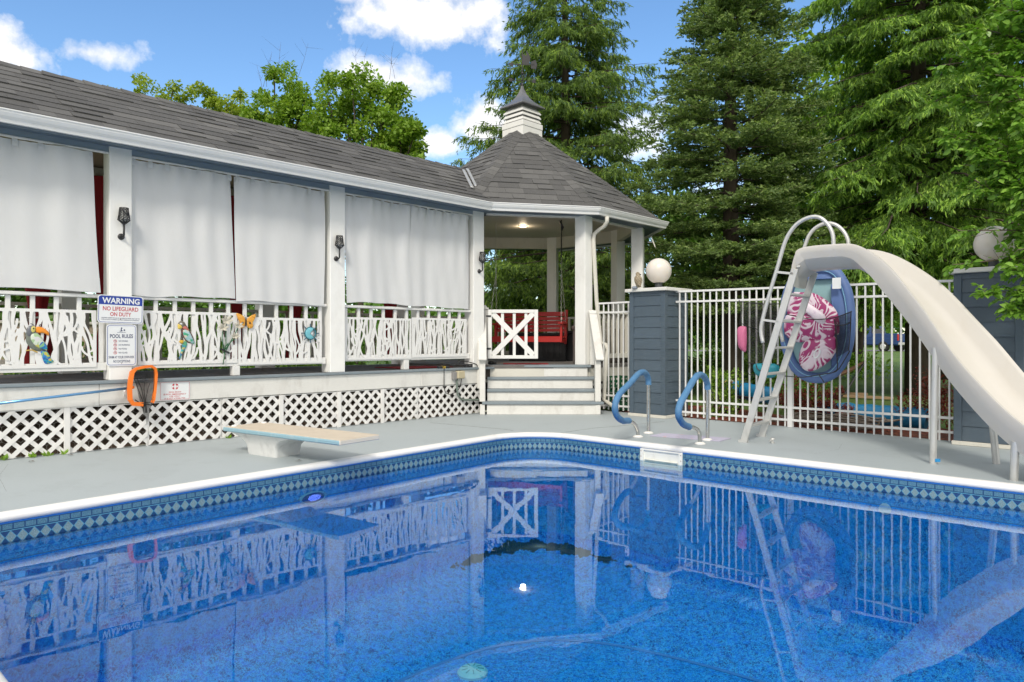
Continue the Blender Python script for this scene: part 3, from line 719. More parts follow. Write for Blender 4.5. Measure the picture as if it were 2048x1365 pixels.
b = MB(); b.box(-8.2, -.01, -.318, -.296, 3.185, 3.325, PV); b.build('fascia_trim', M['trim_blue'], pav)
# railings: cap, bottom rail, balusters and laser-cut screens
def railing(x0, x1, zb, panels, post=None, bal=None):
    par = MB(); par.box(x0, x1, .048, .175, 1.618, 1.655, PV, .006); r = par.build('railing', M['white_rail'], pav)
    b = MB(); b.box(x0, x1, .078, .116, zb, zb + .085, PV, .004); b.build('bottom_rail', M['white_rail'], r)
    if post:
        b = MB(); b.box(post - .045, post + .045, .07, .16, ZF + .001, zb - .001, PV, .004); b.build('post', M['white_rail'], r)
    x = x0 + .06; first = None
    while x < x1 - .03:
        if first is None:
            b = MB(); b.box(x - .021, x + .021, .079, .115, zb + .086, 1.617, PV, .003); first = b.build('baluster', M['white_rail'], r); fx = x
        else: inst(first, PV.x * (x - fx), r)
        x += bal or .205
    return r
def cut_panel(x0, x1, z0, z1, parent, seed, y=.0665, thick=.009, dens_=.039):
    """sheet with a cut-out pattern of crossing reed stems, extracted from a distance field"""
    g = np.random.default_rng(seed); cs = .0085
    nx = int((x1 - x0) / cs) + 1; nz = int((z1 - z0) / cs) + 1
    X = np.linspace(x0, x1, nx); Z = np.linspace(z0, z1, nz); XX, ZZ = np.meshgrid(X, Z, indexing='ij')
    F = np.full((nx, nz), 9.0); fw = .030
    brd = np.minimum(np.minimum(XX - x0, x1 - XX), np.minimum(ZZ - z0, z1 - ZZ)) - fw; F = np.minimum(F, brd)
    hgt = z1 - z0; s = (ZZ - z0) / hgt
    n = int((x1 - x0) / dens_)
    for k in range(n + 2):
        xc = x0 + (k - .5) * (x1 - x0) / n + g.normal(0, .008); drift = g.normal(0, .055)
        if g.random() < .30: drift = g.choice([-1, 1]) * g.uniform(.09, .20)
        a1, p1, a2, p2 = g.uniform(.006, .018), g.uniform(0, 6.3), g.uniform(.002, .007), g.uniform(0, 6.3)
        cx = xc + drift * (s - .5) + a1 * np.sin(s * 6.3 * g.uniform(.7, 1.2) + p1) + a2 * np.sin(s * 14 + p2)
        hw = g.uniform(.0105, .0165) * (1 + .22 * np.sin(s * 8 + p2))
        slope = np.abs(np.gradient(cx, Z, axis=1)); F = np.minimum(F, np.abs(XX - cx) / np.sqrt(1 + slope ** 2) - hw)
    for k in range(int(n * .55)):                        # short side branches
        xa = g.uniform(x0, x1); za = g.uniform(0, .75); ln = g.uniform(.14, .34); dxx = g.choice([-1, 1]) * g.uniform(.05, .14)
        u = np.clip((s - za) / ln, 0, 1); cx = xa + dxx * u + .3 * dxx * np.sin(u * 3.1)
        slope = np.abs(np.gradient(cx, Z, axis=1)); ins = ((s > za) & (s < za + ln))
        d = np.abs(XX - cx) / np.sqrt(1 + slope ** 2) - g.uniform(.009, .012); F = np.where(ins, np.minimum(F, d), F)
    F[0, :] = F[-1, :] = -1; F[:, 0] = F[:, -1] = -1
    V, Fc, vid, eid = [], [], {}, {}
    def pv(i, j):
        if (i, j) not in vid: vid[i, j] = len(V); V.append((X[i], Z[j]))
        return vid[i, j]
    def ev(i, j, k, l):
        key = (i, j, k, l) if (i, j) < (k, l) else (k, l, i, j)
        if key not in eid:
            i, j, k, l = key; t = F[i, j] / (F[i, j] - F[k, l]); t = min(.97, max(.03, t))
            eid[key] = len(V); V.append((X[i] + (X[k] - X[i]) * t, Z[j] + (Z[l] - Z[j]) * t))
        return eid[key]
    walls = []
    sol = F < 0
    for i in range(nx - 1):
        for j in range(nz - 1):
            c = [(i, j), (i + 1, j), (i + 1, j + 1), (i, j + 1)]; sg = [sol[p] for p in c]
            if not any(sg): continue
            if all(sg): Fc.append([pv(*p) for p in c]); continue
            poly = []; cr = []
            for k in range(4):
                p, q = c[k], c[(k + 1) % 4]
                if sg[k]: poly.append(pv(*p))
                if sg[k] != sg[(k + 1) % 4]:
                    e = ev(*p, *q); poly.append(e); cr.append((len(poly) - 1, sg[k]))
            Fc.append(poly)
            m_ = len(poly)
            for (ii, going_out) in cr:
                if going_out:
                    walls.append((poly[ii], poly[(ii + 1) % m_]))
    nV = len(V); b = MB()
    b.v = [PV(u, y, z) for u, z in V] + [PV(u, y + thick, z) for u, z in V]
    b.f = [tuple(f) for f in Fc] + [tuple(nV + i for i in reversed(f)) for f in Fc] + [(a, a + nV, c + nV, c) for a, c in walls if a != c]
    o4 = [(pv(0, 0), pv(nx - 1, 0)), (pv(nx - 1, 0), pv(nx - 1, nz - 1)), (pv(nx - 1, nz - 1), pv(0, nz - 1)), (pv(0, nz - 1), pv(0, 0))]
    b.f += [(a, a + nV, c + nV, c) for a, c in o4]
    b.mi = [0] * len(b.f)
    return b.build('cut_screen', M['panel'], parent, fix=False)
r1 = railing(-7.66, -5.295, .845, None, -6.6, .205); cut_panel(-6.62, -5.395, .885, 1.485, r1, 11); cut_panel(-7.64, -6.63, .885, 1.485, r1, 12)
r2 = railing(-5.062, -2.668, .855, None, -3.885, .205); cut_panel(-4.99, -3.875, .895, 1.500, r2, 13); cut_panel(-3.862, -2.735, .870, 1.455, r2, 14, .0668)
r3 = railing(-2.416, -.100, .880, None, -1.345, .205); cut_panel(-2.405, -1.262, .900, 1.490, r3, 15); cut_panel(-1.248, -.175, .915, 1.510, r3, 16, .0668)
# back railing
for k in range(3):
    a, c = CT[k][1] + .004, CT[k + 1][0] - .004
    b = MB(); b.box(a, c, 2.08, 2.18, 1.60, 1.64, PV); rr = b.build('railing', M['cream'], pav)
    b = MB(); b.box(a, c, 2.11, 2.15, .86, .93, PV); b.build('bottom_rail', M['cream'], rr)
    x = a + .09; first = None
    while x < c - .04:
        if first is None: b = MB(); b.box(x - .02, x + .02, 2.112, 2.148, .931, 1.599, PV); first = b.build('baluster', M['cream'], rr); fx = x
        else: inst(first, PV.x * (x - fx), rr)
        x += .15
# ---- shingle roofs
def shingles(edge, L, nrm, parent, names, e=.18, wmin=.20, wmax=.42, cap=10 ** 9, rs=rng, sort=False):
    """courses of single tabs; edge(v) gives the left and right end of the course at slope distance v"""
    rest = MB(); n = 0; i = 0
    while i * e < L - .02:
        v0, v1 = i * e, min((i + 1) * e + .035, L); l0, r0 = edge(v0); l1, r1 = edge(v1); W = (r0 - l0).length
        d = (r0 - l0).normalized() if W > 1e-6 else Vector((1, 0, 0)); x = -rs.uniform(0, wmax) if W > wmax * 1.2 else 0
        W1 = (r1 - l1).length; s1 = (l1 - l0).dot(d)
        upv = (l1 - l0) - d * s1
        while x < W - 1e-4:
            w = rs.uniform(wmin, wmax); a, c = max(0, x), min(W, x + w); 
            if W - c < .08: c = W
            x = c if c == W else x + w
            if c - a < .015: continue
            th = rs.choice((.009, .010, .019)) + rs.uniform(0, .003)
            ta = max(s1, a) if a > 0 else s1; tc = min(s1 + W1, c) if c < W else s1 + W1
            ta = min(ta, tc - .001) if a > 0 else ta
            p = [l0 + d * (a + .002), l0 + d * (c - .002), l0 + upv + d * tc, l0 + upv + d * ta]
            q = [p[0] + nrm * th, p[1] + nrm * th, p[2] + nrm * .003, p[3] + nrm * .003]; base = [p[0] - nrm * .001, p[1] - nrm * .001, p[2] - nrm * .002, p[3] - nrm * .002]
            if n < cap:
                MB().hexa(base + q).build(names, M['shingle'], parent, fix=False); n += 1
            else: rest.hexa(base + q)
        i += 1
    if rest.v: tag(rest.build('shingle_field', M['shingle'], parent, fix=False), kind='stuff')
    return n
ea, eb = PV(-8.2, -.375, 3.315), PV(1.0, -.375, 3.315); ra, rb = PV(-8.2, 1.15, 4.235), PV(1.0, 1.15, 4.235)
up = (ra - ea); Ls = up.length; up = up / Ls; nr = (eb - ea).normalized().cross(up).normalized()
if nr.z < 0: nr = -nr
b = MB(); bk0, bk1 = PV(-8.2, 2.7, 3.315), PV(1.0, 2.7, 3.315); dn = Vector((0, 0, -.035))
b.hexa([ea + dn, eb + dn, rb + dn, ra + dn, ea, eb, rb, ra]); b.hexa([ra + dn, rb + dn, bk1 + dn, bk0 + dn, ra + Vector((0, 0, -.001)), rb + Vector((0, 0, -.001)), bk1, bk0])
roof = b.build('roof', M['shingle'], pav)
t0 = -6.55
shingles(lambda v: (PV(t0, -.375, 3.315) + up * v, PV(1.0, -.375, 3.315) + up * v), Ls, nr, roof, 'shingle', cap=295)
for k in range(36):
    x0 = -6.7 + k * .205; b = MB(); hh = .012 if k % 2 else .006
    n1, n2 = nr, Vector((-nr.x, -nr.y, nr.z)); apx = [PV(x0, 1.15, 4.246 + hh), PV(x0 + .24, 1.15, 4.242)]
    l = [p - up * .15 + Vector((0, 0, .0)) for p in apx]; dnv = Vector((-up.x, -up.y, up.z)); r_ = [p - dnv * .15 for p in apx]
    b.add(apx + l + r_ + [p - Vector((0, 0, .015)) for p in l + r_], [(0, 1, 3, 2), (0, 4, 5, 1), (2, 3, 7, 6), (4, 8, 9, 5), (0, 2, 6, 8, 4)]); b.build('ridge_cap', M['shingle'], roof)

# ------------------------------------------------------------------ gazebo
GC = Vector((.2, 13.6, 0))
def GV(k, r, z): a = R(251.5 + 45 * k); return Vector((GC.x + r * 1.05 * math.cos(a), GC.y + r * math.sin(a), z))
gaz = thing('gazebo', 'white octagonal gazebo with steep shingle roof and louvred cupola', 'gazebo', (GC.x, GC.y, 0))
ZG = .765
octa = lambda r, z: [GV(k, r, z) for k in range(8)]
b = MB(); b.add(octa(2.30, ZG - .05) + octa(2.30, ZG), [tuple(range(7, -1, -1)), tuple(range(8, 16))] + [(k, (k + 1) % 8, 8 + (k + 1) % 8, 8 + k) for k in range(8)])
b.build('floor', M['boards'], gaz)
for k in range(8):
    p, q = GV(k, 2.27, .60), GV(k + 1, 2.27, .60); b = MB(); d = (q - p).normalized()
    b.bar(p + d * .01, q - d * .01, .035, .225); b.build('fascia_board', M['cream'], gaz)
for k in range(1, 8):
    if k == 7: continue
    c = GV(k, 2.13, 0); a = 251.5 + 45 * k + (0 if k != 1 else 22); fr = Fr((c.x, c.y, 0), a); b = MB(); b.box(-.105, .105, -.105, .105, ZG, 3.46, fr, .006); b.build('column', M['column'], gaz)
for k in range(8):
    if k == 6: continue
    p, q = GV(k, 2.13, 3.33), GV(k + 1, 2.13, 3.33)
    if k == 0: p = PV(.14, .10, 3.30); p.z = 3.33
    d = (q - p).normalized(); b = MB(); b.bar(p + d * .107, q - d * .107, .10, .24); b.build('beam', M['cream'] if k > 1 else M['white'], gaz)
b = MB(); b.add(octa(2.22, 3.452) + octa(2.22, 3.47), [tuple(range(7, -1, -1)), tuple(range(8, 16))]); b.build('ceiling', M['ceiling'], gaz)
EV = [GV(k, 2.52, 3.322) for k in range(8)]; EV[0] = Vector((-.70, 10.92, 3.322)); EV[1] = Vector((1.375, 11.36, 3.322)); EV[2] = Vector((2.74, 12.75, 3.322))
APX = Vector((GC.x, GC.y, 5.36))
b = MB(); b.add(EV + [APX], [(k, (k + 1) % 8, 8) for k in range(8)]); gr = b.build('roof', M['shingle'], gaz)
so = [e + Vector((0, 0, -.09)) for e in EV]; si = octa(2.10, 3.232)
b = MB(); b.add(so + si, [(k, (k + 1) % 8, 8 + (k + 1) % 8, 8 + k) for k in range(8)]); b.build('soffit', M['trim_blue'], gaz)
b = MB(); b.add([e + (e - Vector((GC.x, GC.y, e.z))).normalized() * -.012 for e in EV] + so, [(k, (k + 1) % 8, 8 + (k + 1) % 8, 8 + k) for k in range(8)]); b.build('fascia_trim', M['trim_blue'], gaz)
cnt = 0
for k in (0, 1, 7, 2):
    a, c = EV[k], EV[(k + 1) % 8]; m_ = (a + c) / 2; dd = (c - a).normalized(); foot = a + dd * (APX - a).dot(dd); L = (APX - foot).length; n = dd.cross((APX - foot).normalized())
    if n.z < 0: n = -n
    cnt += shingles(lambda v: (a + (APX - a) * (v / L), c + (APX - c) * (v / L)), L, n, gr, 'shingle', .18, .19, .36, cap=max(0, 285 - cnt))
for k in (0, 1, 2, 7):
    a = EV[k]; h = (APX - a); L = h.length; h = h / L
    nl = (EV[k - 1] - a).normalized(); nrr = (EV[(k + 1) % 8] - a).normalized()
    sl = (nl - h * nl.dot(h)).normalized(); sr = (nrr - h * nrr.dot(h)).normalized()
    x = 0; j = 0
    while x < L - .35:
        p, q = a + h * x, a + h * (x + .20); o0, o1 = Vector((0, 0, .030)), Vector((0, 0, .016)); w = .14
        b = MB(); b.add([p + o0, q + o1, p + sl * w + o0 * .75, q + sl * w + o1 * .75, p + sr * w + o0 * .75, q + sr * w + o1 * .75, p + sl * w, p + sr * w, p], [(0, 1, 3, 2), (0, 4, 5, 1), (0, 2, 6, 8), (0, 8, 7, 4), (2, 3, 6), (4, 7, 5)]); b.build('hip_cap', M['shingle'], gr)
        x += .155; j += 1
# metal flashings where the two roofs meet
fl = thing('roof_flashing', 'pair of bare metal flashing strips in the valley between the two roofs', 'flashing', (-.6, 11.6, 3.6))
def roofpt(px, py):                                      # point of the pavilion roof plane
    a = Vector(((px - 1024) / FPX, 1, (682.5 - py) / FPX)); o = Vector((0, 0, H)); t = (ea - o).dot(nr) / a.dot(nr); return o + a * t
for q in ((926, 344, 943, 379), (934, 342, 951, 377)):
    p0, p1 = roofpt(q[0], q[1]) + nr * .03, roofpt(q[2], q[3]) + nr * .03; b = MB(); b.bar(p0, p1, .052, .03, nr, .008); b.build('strip', M['alu'], fl)
# cupola
CF = Fr((GC.x, GC.y, 0), 45)
b = MB(); b.box(-.275, .275, -.275, .275, 4.85, 5.245, CF, .006); cup = b.build('cupola', M['white'], gaz)
b = MB(); b.box(-.283, .283, -.283, .283, 5.247, 5.35, CF, .006); b.build('collar', M['white'], cup)
b = MB(); b.box(-.20, .20, -.20, .20, 5.352, 5.70, CF); b.build('core', M['grey_plastic'], cup)
for k in range(3):
    z = 5.37 + .085 * k; b = MB(); h0, h1 = .258, .222
    b.add([CF(sx * h, sy * h, zz) for h, zz in ((h0, z), (h1, z + .055), (h0, z + .022), (h1, z + .075)) for sx, sy in ((-1, -1), (1, -1), (1, 1), (-1, 1))],
          [(i + 4 * a_, (i + 1) % 4 + 4 * a_, (i + 1) % 4 + 4 * c_, i + 4 * c_) for a_, c_ in ((0, 2), (2, 3), (3, 1), (1, 0)) for i in range(4)]); b.build('louvre', M['white'], cup)
pr = [(.312, 5.665), (.312, 5.685), (.24, 5.735), (.165, 5.80), (.10, 5.88), (.055, 5.97), (.028, 6.05), (.014, 6.13)]
vs = [CF(sx * h, sy * h, z) for h, z in pr for sx, sy in ((-1, -1), (1, -1), (1, 1), (-1, 1))]
b = MB(); b.add(vs, [(i + 4 * k, (i + 1) % 4 + 4 * k, (i + 1) % 4 + 4 * k + 4, i + 4 * k + 4) for k in range(len(pr) - 1) for i in range(4)] + [(3, 2, 1, 0), tuple(range(len(vs) - 4, len(vs)))])
b.build('cupola_roof', paint('lead_grey_metal', (.20, .20, .21), .38, .1, (.1, .1, .1), .3, 6, metallic=.5), cup)
wv = thing('weathervane', 'dark metal weathervane on the cupola spire', 'weathervane', (GC.x, GC.y, 6.12))
b = MB(); b.tube([(GC.x, GC.y, 6.10), (GC.x, GC.y, 6.80)], .010, 6); b.build('rod', M['black'], wv)
b = MB(); b.sphere((GC.x, GC.y, 6.36), .028, 10, 8); b.sphere((GC.x, GC.y, 6.14), .03, 10, 8); b.build('ball', M['black'], wv)
b = MB()
for a in (10, 100):
    d = Vector((math.cos(R(a)), math.sin(R(a)), 0)); c = Vector((GC.x, GC.y, 6.22)); b.bar(c - d * .2, c + d * .2, .012, .012)
    for s_ in (-1, 1): b.box(-.035, .035, -.006, .006, -.035, .035, Fr(c + d * .23 * s_, a), .003)
b.build('direction_arms', M['black'], wv)
fw = Fr((GC.x, GC.y, 6.53), 5); V3f = lambda u, v, t: fw(u, t, v)
b = MB(); b.bar(fw(-.21, 0, 0), fw(.24, 0, 0), .012, .014); b.prism([(-.28, 0), (-.18, .05), (-.18, -.05)], V3f, -.006, .006)
b.prism([(.17, -.07), (.27, -.08), (.29, .0), (.26, .10), (.17, .06)], V3f, -.006, .006)
b.prism([(.0, .01), (.13, .01), (.16, .12), (.12, .22), (.07, .28), (.09, .17), (.02, .20), (-.01, .27), (.0, .12)], V3f, -.007, .007); b.build('vane', M['black'], wv)
# gutters and downspout, one run round both eaves
KX = Vector((-.345, 10.985, 0))
def sweep(path, prof, zc, name, mat, parent, smooth=False):
    P = []
    for i, p in enumerate(path):
        a = path[i - 1] if i else None; c = path[i + 1] if i < len(path) - 1 else None
        ds = [(V2(xy(p)) - V2(xy(a))) if a is not None else None, (V2(xy(c)) - V2(xy(p))) if c is not None else None]
        ns = [V2((d[1], -d[0])) / np.linalg.norm(d) for d in ds if d is not None]; n = sum(ns); n = n / np.linalg.norm(n); k = 1 / max(.6, n @ ns[0])
        P.append([Vector((p[0] + n[0] * o * k, p[1] + n[1] * o * k, zc + z)) for o, z in prof])
    b = MB(); b.grid([r + [r[0]] for r in P]); b.f += [tuple(range(len(prof) - 1, -1, -1))]; b.mi += [0]
    return b.build(name, mat, parent, smooth, 25)
gp_prof = [(0, -.115), (.055, -.115), (.062, -.085), (.085, -.060), (.100, -.030), (.102, -.012), (.112, -.008), (.112, .004), (.095, .004), (.090, -.02), (0, -.02)]
pathp = [PV(-8.2, -.30, 0), KX]
g1 = sweep(pathp, gp_prof, 3.315, 'gutter', M['gutter'], pav)
inn = lambda e, r=.0: Vector((e.x, e.y, 0))
g2 = sweep([KX + (inn(EV[1]) - KX).normalized() * .004, inn(EV[1]), inn(EV[2]), inn(EV[3]), inn(EV[4])], gp_prof, 3.318, 'gutter', M['gutter'], gaz)
b = MB()
for c, d in ((KX, (inn(EV[1]) - KX).normalized()), (inn(EV[1]), (inn(EV[2]) - inn(EV[1])).normalized())):
    n = Vector((d.y, -d.x, 0)); b.grid([[c + d * s_ + n * (o + .003) + Vector((0, 0, 3.318 + z)) for o, z in gp_prof[:8]] for s_ in (.012, .07)])
b.build('gutter_joint', M['gutter'], gaz)
dsp = [at(1214, 434, 11.42), at(1214, 443, 11.42), at(1209, 453, 11.5), at(1198, 460, 11.6), at(1189, 468, 11.66), at(1187, 480, 11.66), at(1193, 600, 11.70), at(1201, 684, 11.72), at(1212, 690, 11.66), at(1216, 700, 11.6), at(1213, 715, 11.6), at(1210, 755, 11.6), at(1208, 800, 11.6), at(1216, 806, 11.5), at(1236, 819, 11.36)]
b = MB(); b.tube(dsp, .034, 10); b.build('downspout', M['cream'], gaz, True)
lm = m_emit('warm_lamp', (1.0, .80, .5), 3.0)
rl = thing('recessed_light', 'lit round recessed light in the gazebo ceiling', 'light', (.22, 13.97, 3.452)); b = MB(); b.lathe([(.085, 0), (.085, -.008), (.065, -.010)], (.22, 13.97, 3.452), (0, 0, 1), 20); b.build('trim_ring', M['white'], rl)
b = MB(); b.lathe([(.062, 0), (.062, -.013)], (.22, 13.97, 3.452), (0, 0, 1), 20); b.build('lens', lm, rl)
pl_d = bpy.data.lights.new('recessed_glow', 'POINT'); pl_d.energy = 3; pl_d.color = (1, .80, .55); pl_d.shadow_soft_size = .06; pl = bpy.data.objects.new('recessed_glow', pl_d); COL.objects.link(pl); pl.location = (0, 0, -.06); pl.parent = rl
# gazebo railings on the other sides
for k in (1, 2, 3, 4, 5):
    p, q = GV(k, 2.10, 0), GV(k + 1, 2.10, 0); d = (q - p).normalized(); L = (q - p).length
    up_ = lambda v, z: Vector((v.x, v.y, z))
    b = MB(); b.bar(up_(p + d * .11, 1.66), up_(q - d * .11, 1.66), .09, .04); rr = b.build('railing', M['cream'], gaz)
    b = MB(); b.bar(up_(p + d * .11, .90), up_(q - d * .11, .90), .045, .08); b.build('bottom_rail', M['cream'], rr)
    n = int((L - .3) / .14); first = None
    for j in range(n + 1):
        c = p + d * (.18 + j * (L - .36) / n)
        if first is None: b = MB(); b.bar(up_(c, .941), up_(c, 1.639), .05, .036, d); first = b.build('baluster', M['cream'], rr); c0 = c
        else: inst(first, c - c0, rr)
p, q = GV(1, 2.26, 0), GV(2, 2.26, 0); lf = Fr((p.x, p.y, 0), math.degrees(math.atan2((q - p).y, (q - p).x)))
lattice(lf, .05, (q - p).length - .05, .01, .485, gaz, 0, M['lattice'])
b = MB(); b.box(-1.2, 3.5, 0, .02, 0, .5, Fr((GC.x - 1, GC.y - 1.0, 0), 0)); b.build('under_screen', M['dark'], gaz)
# steps
st = thing('steps', 'four white wooden steps with grey treads up to the gazebo', 'steps', (.45, 11.1, 0))
TR = [(.205, 10.98, -.47, 1.44), (.391, 11.14, -.40, 1.375), (.577, 11.30, -.40, 1.365), (.768, 11.47, -.40, 1.30)]
for i, (z, y, x0, x1) in enumerate(TR):
    b = MB(); b.box(x0, x1, y, y + .30, z - .042, z, WF, .006); b.build('tread', M['tread'], st)
    zb = 0.002 if i == 0 else TR[i - 1][0] + .001
    b = MB(); b.box(max(x0, -.395) , x1 - .06, y + .032, y + .055, zb, z - .043, WF, .003); b.build('riser', M['board_h'], st)
for x, nm in ((-.466, 'left'), (1.352, 'right')):
    s_ = 1 if x > 0 else -1
    b = MB(); b.box(x - .045, x + .045, 10.99, 11.08, .206, .95 if s_ < 0 else .84, WF, .006); b.build('newel_post', M['white_old'], st)
    b = MB(); b.box(x - .04, x + .04, 11.00, 11.07, .002, .162, WF, .004); b.build('post_foot', M['white_old'], st)
    b = MB(); zt = 1.68 if s_ < 0 else 1.60; b.box(x - .045 - .02 * s_, x + .045 - .02 * s_, 11.54, 11.63, ZG, zt, WF, .006); b.build('newel_post', M['white_old'], st)
    b = MB(); b.bar(Vector((1.375 if s_ > 0 else -.462, 10.92, .86)), Vector((1.332 if s_ > 0 else -.490, 11.60, 1.66 if s_ > 0 else 1.60)), .13, .035, (0, 0, 1), .006); b.build('hand_rail', M['white_old'], st)
    b = MB(); b.box(x - .062 - .02 * s_, x + .062 - .02 * s_, 11.52, 11.65, zt + .001, zt + .03, WF, .006); b.lathe([(.05, 0), (.03, .03), (.01, .045)], (x - .02 * s_, 11.585, zt + .03), (0, 0, 1), 4, phase=R(45)); b.build('post_cap', M['white_old'], st)
    b = MB(); b.box(x - .03 * (1 - s_) - .03, x - .03 * (1 - s_) + .03, 11.18, 11.24, .40, 1.13, WF, .004); b.build('baluster', M['white_old'], st)
# gate
gt = thing('gate', 'white wooden gate with crossed braces at the top of the steps', 'gate', (-.39, 11.43, .87))
G0, G1, Z0, Z1, GY = -.392, .424, .872, 1.672, 11.40
for x in (G0, G1 - .062):
    b = MB(); b.box(x, x + .062, GY, GY + .035, Z0, Z1, WF, .004); b.build('stile', M['white_rail'], gt)
for z in (Z0, Z1 - .055):
    b = MB(); b.box(G0 + .063, G1 - .063, GY + .001, GY + .034, z, z + .055, WF, .004); b.build('rail', M['white_rail'], gt)
for px in (1005, 1028.5, 1052):
    x = (px - 1024) / FPX * 11.42; b = MB(); b.box(x - .024, x + .024, GY + .022, GY + .045, Z0 + .056, Z1 - .056, WF, .003); b.build('slat', M['white_rail'], gt)
for i, (a, c) in enumerate((((G0 + .075, Z0 + .06), (G1 - .075, Z1 - .06)), ((G0 + .075, Z1 - .06), (G1 - .075, Z0 + .06)))):
    y = GY + .010 + .012 * i; b = MB(); b.bar((a[0], y, a[1]), (c[0], y, c[1]), .011, .085, (0, 0, 1) , .002); b.build('brace', M['white_rail'], gt)
for z in (1.02, 1.55):
    b = MB(); b.box(G0 - .03, G0 + .05, GY - .006, GY - .001, z, z + .03, WF); b.build('hinge', M['black'], gt)

# ------------------------------------------------------------------ pillars and white metal fence
def pillar(corner, label):
    fr = Fr((corner.x, corner.y, 0), 45); W = .64        # x along the right face, y along the left face (to the far left)
    p = thing('pillar', label, 'pillar', fr(W / 2, W / 2, 0), 45, 'slate blue fence pillars')
    b = MB(); b.box(.02, W - .02, .02, W - .02, .0, 1.90, fr); b.build('core', M['siding'], p)
    b = MB(); b.box(-.02, W + .02, -.02, W + .02, .001, .045, fr, .004); b.build('base_board', M['cream'], p)
    b = MB(); b.box(-.055, W + .055, -.055, W + .055, 1.915, 1.965, fr, .006); b.build('cap', M['white_old'], p)
    b = MB(); b.box(.004, W - .004, .004, W - .004, 1.85, 1.914, fr); b.build('frieze', M['siding'], p)
    for x, y in ((0, 0), (W - .075, 0), (0, W - .075), (W - .075, W - .075)):
        b = MB(); b.box(x - (.003 if x == 0 else 0), x + .075 + (.003 if x else 0), y - (.003 if y == 0 else 0), y + .075 + (.003 if y else 0), .046, 1.905, fr, .003); b.build('corner_board', M['siding'], p)
    e = .165; n = 11
    for k in range(n):
        z0 = .05 + k * e; z1 = min(z0 + e + .012, 1.849)
        for side in range(4):
            b = MB(); a0, a1 = .077, W - .077
            def P(u, d, z):
                return [fr(u, .020 - d, z), fr(.020 - d, u, z), fr(u, W - .020 + d, z), fr(W - .020 + d, u, z)][side]
            b.hexa([P(a0, .016, z0), P(a1, .016, z0), P(a1, -.001, z0), P(a0, -.001, z0), P(a0, .004, z1), P(a1, .004, z1), P(a1, -.001, z1), P(a0, -.001, z1)]); b.build('siding_board', M['siding'], p)
    return p
P1 = Vector((2.282, 10.44, 0)); pillar(P1, 'slate blue board-clad pillar with the small bird statue on its cap')
P2 = Vector((4.955, 7.85, 0)) - Vector((-S2, S2, 0)) * .64 ; pillar(P2, 'slate blue board-clad pillar behind the white slide')
# fence panels
def fence(p0, p1, zt0, zt1, label, posts=(), sp=.100, group=None):
    d = p1 - p0; L = d.length; d = d / L; ang = math.degrees(math.atan2(d.y, d.x)); fr = Fr((p0.x, p0.y, 0), ang)
    f = thing('fence', label, 'fence', p0, ang, group)
    for dz0 in (0, -.155, None, 'b'):
        z0, z1 = (zt0 + dz0, zt1 + dz0) if not isinstance(dz0, (str, type(None))) else ((.275, .285) if dz0 is None else (.105, .12))
        b = MB(); b.hexa([fr(0, -.017, z0 - .028), fr(L, -.017, z1 - .028), fr(L, .017, z1 - .028), fr(0, .017, z0 - .028), fr(0, -.017, z0), fr(L, -.017, z1), fr(L, .017, z1), fr(0, .017, z0)]); b.build('rail', M['metal_white'], f)
    n = int(L / sp); first = None
    for k in range(n):
        x = .06 + k * (L - .10) / (n - 1)
        if any(abs(x - q) < .05 for q in posts): continue
        zt = zt0 + (zt1 - zt0) * x / L - .006
        b = MB()
        if first is None: b.box(x - .0095, x + .0095, -.0095, .0095, .03, zt0 - .03, fr, .002); first = b.build('picket', M['metal_white'], f); fx = x; fz = zt
        else: inst(first, d * (x - fx) + Vector((0, 0, (zt - fz))), f)
    for q in posts:
        b = MB(); b.box(q - .032, q + .032, -.032, .032, .001, zt0 + .03, fr, .004); b.build('post', M['metal_white'], f)
    return f
fe = FL0 + FD * 3.66
fence(FL0, fe, 1.925, 1.868, 'long white metal picket fence between the two slate pillars', (1.76,))
f2a = FL0 - FD * (.64 + .0); f2b = f2a - FD * .90
fence(f2b, f2a, 1.80, 1.80, 'short white metal picket fence between gazebo and bird statue pillar', (), .092)
# ------------------------------------------------------------------ curtains of the pavilion
def cloth(fr, x0t, x1t, x0b, x1b, zt, zb, y, seed, nx=64, nz=26, amp=.013, tabs=None, hem=True):
    g = random.Random(seed); ph = [g.uniform(0, 6.28) for _ in range(8)]; b = MB(); P = []
    W = x1t - x0t; fq = [g.uniform(5, 8), g.uniform(9, 14), g.uniform(16, 24)]
    nt_ = tabs or 6
    for i in range(nx + 1):
        s = i / nx; row = []
        for j in range(nz + 1):
            r = j / nz                                   # 0 top .. 1 bottom
            x = (x0t + (x1t - x0t) * s) * (1 - r) + (x0b + (x1b - x0b) * s) * r
            edge = (abs(s - .5) * 2) ** 6
            x += .012 * edge * math.sin(r * 3.1 + ph[5]) * (1 if s > .5 else -1)
            sag = .012 * (1 - abs(math.cos(math.pi * s * nt_)) ** .7) * max(0, 1 - r * 5)
            z = zt - sag + (zb - zt) * r + (.010 * math.sin(s * 5 + ph[6]) + .006 * math.sin(s * 13 + ph[7])) * r * r
            a = amp * (.55 + 1.1 * (1 - r) ** 2)
            yy = y + a * (math.sin(s * fq[0] * W + ph[0] + r * .5) + .7 * math.sin(s * fq[1] * W + ph[1] - r * .6) + .45 * math.sin(s * fq[2] * W + ph[2] + r))
            yy += .016 * math.cos(2 * math.pi * s * nt_) * max(0, 1 - r * 5.5) + .004 * math.sin(31 * s + ph[3] + math.sin(r * 4))
            row.append(fr(x, yy, z))
        P.append(row)
    b.grid(P); return b, P
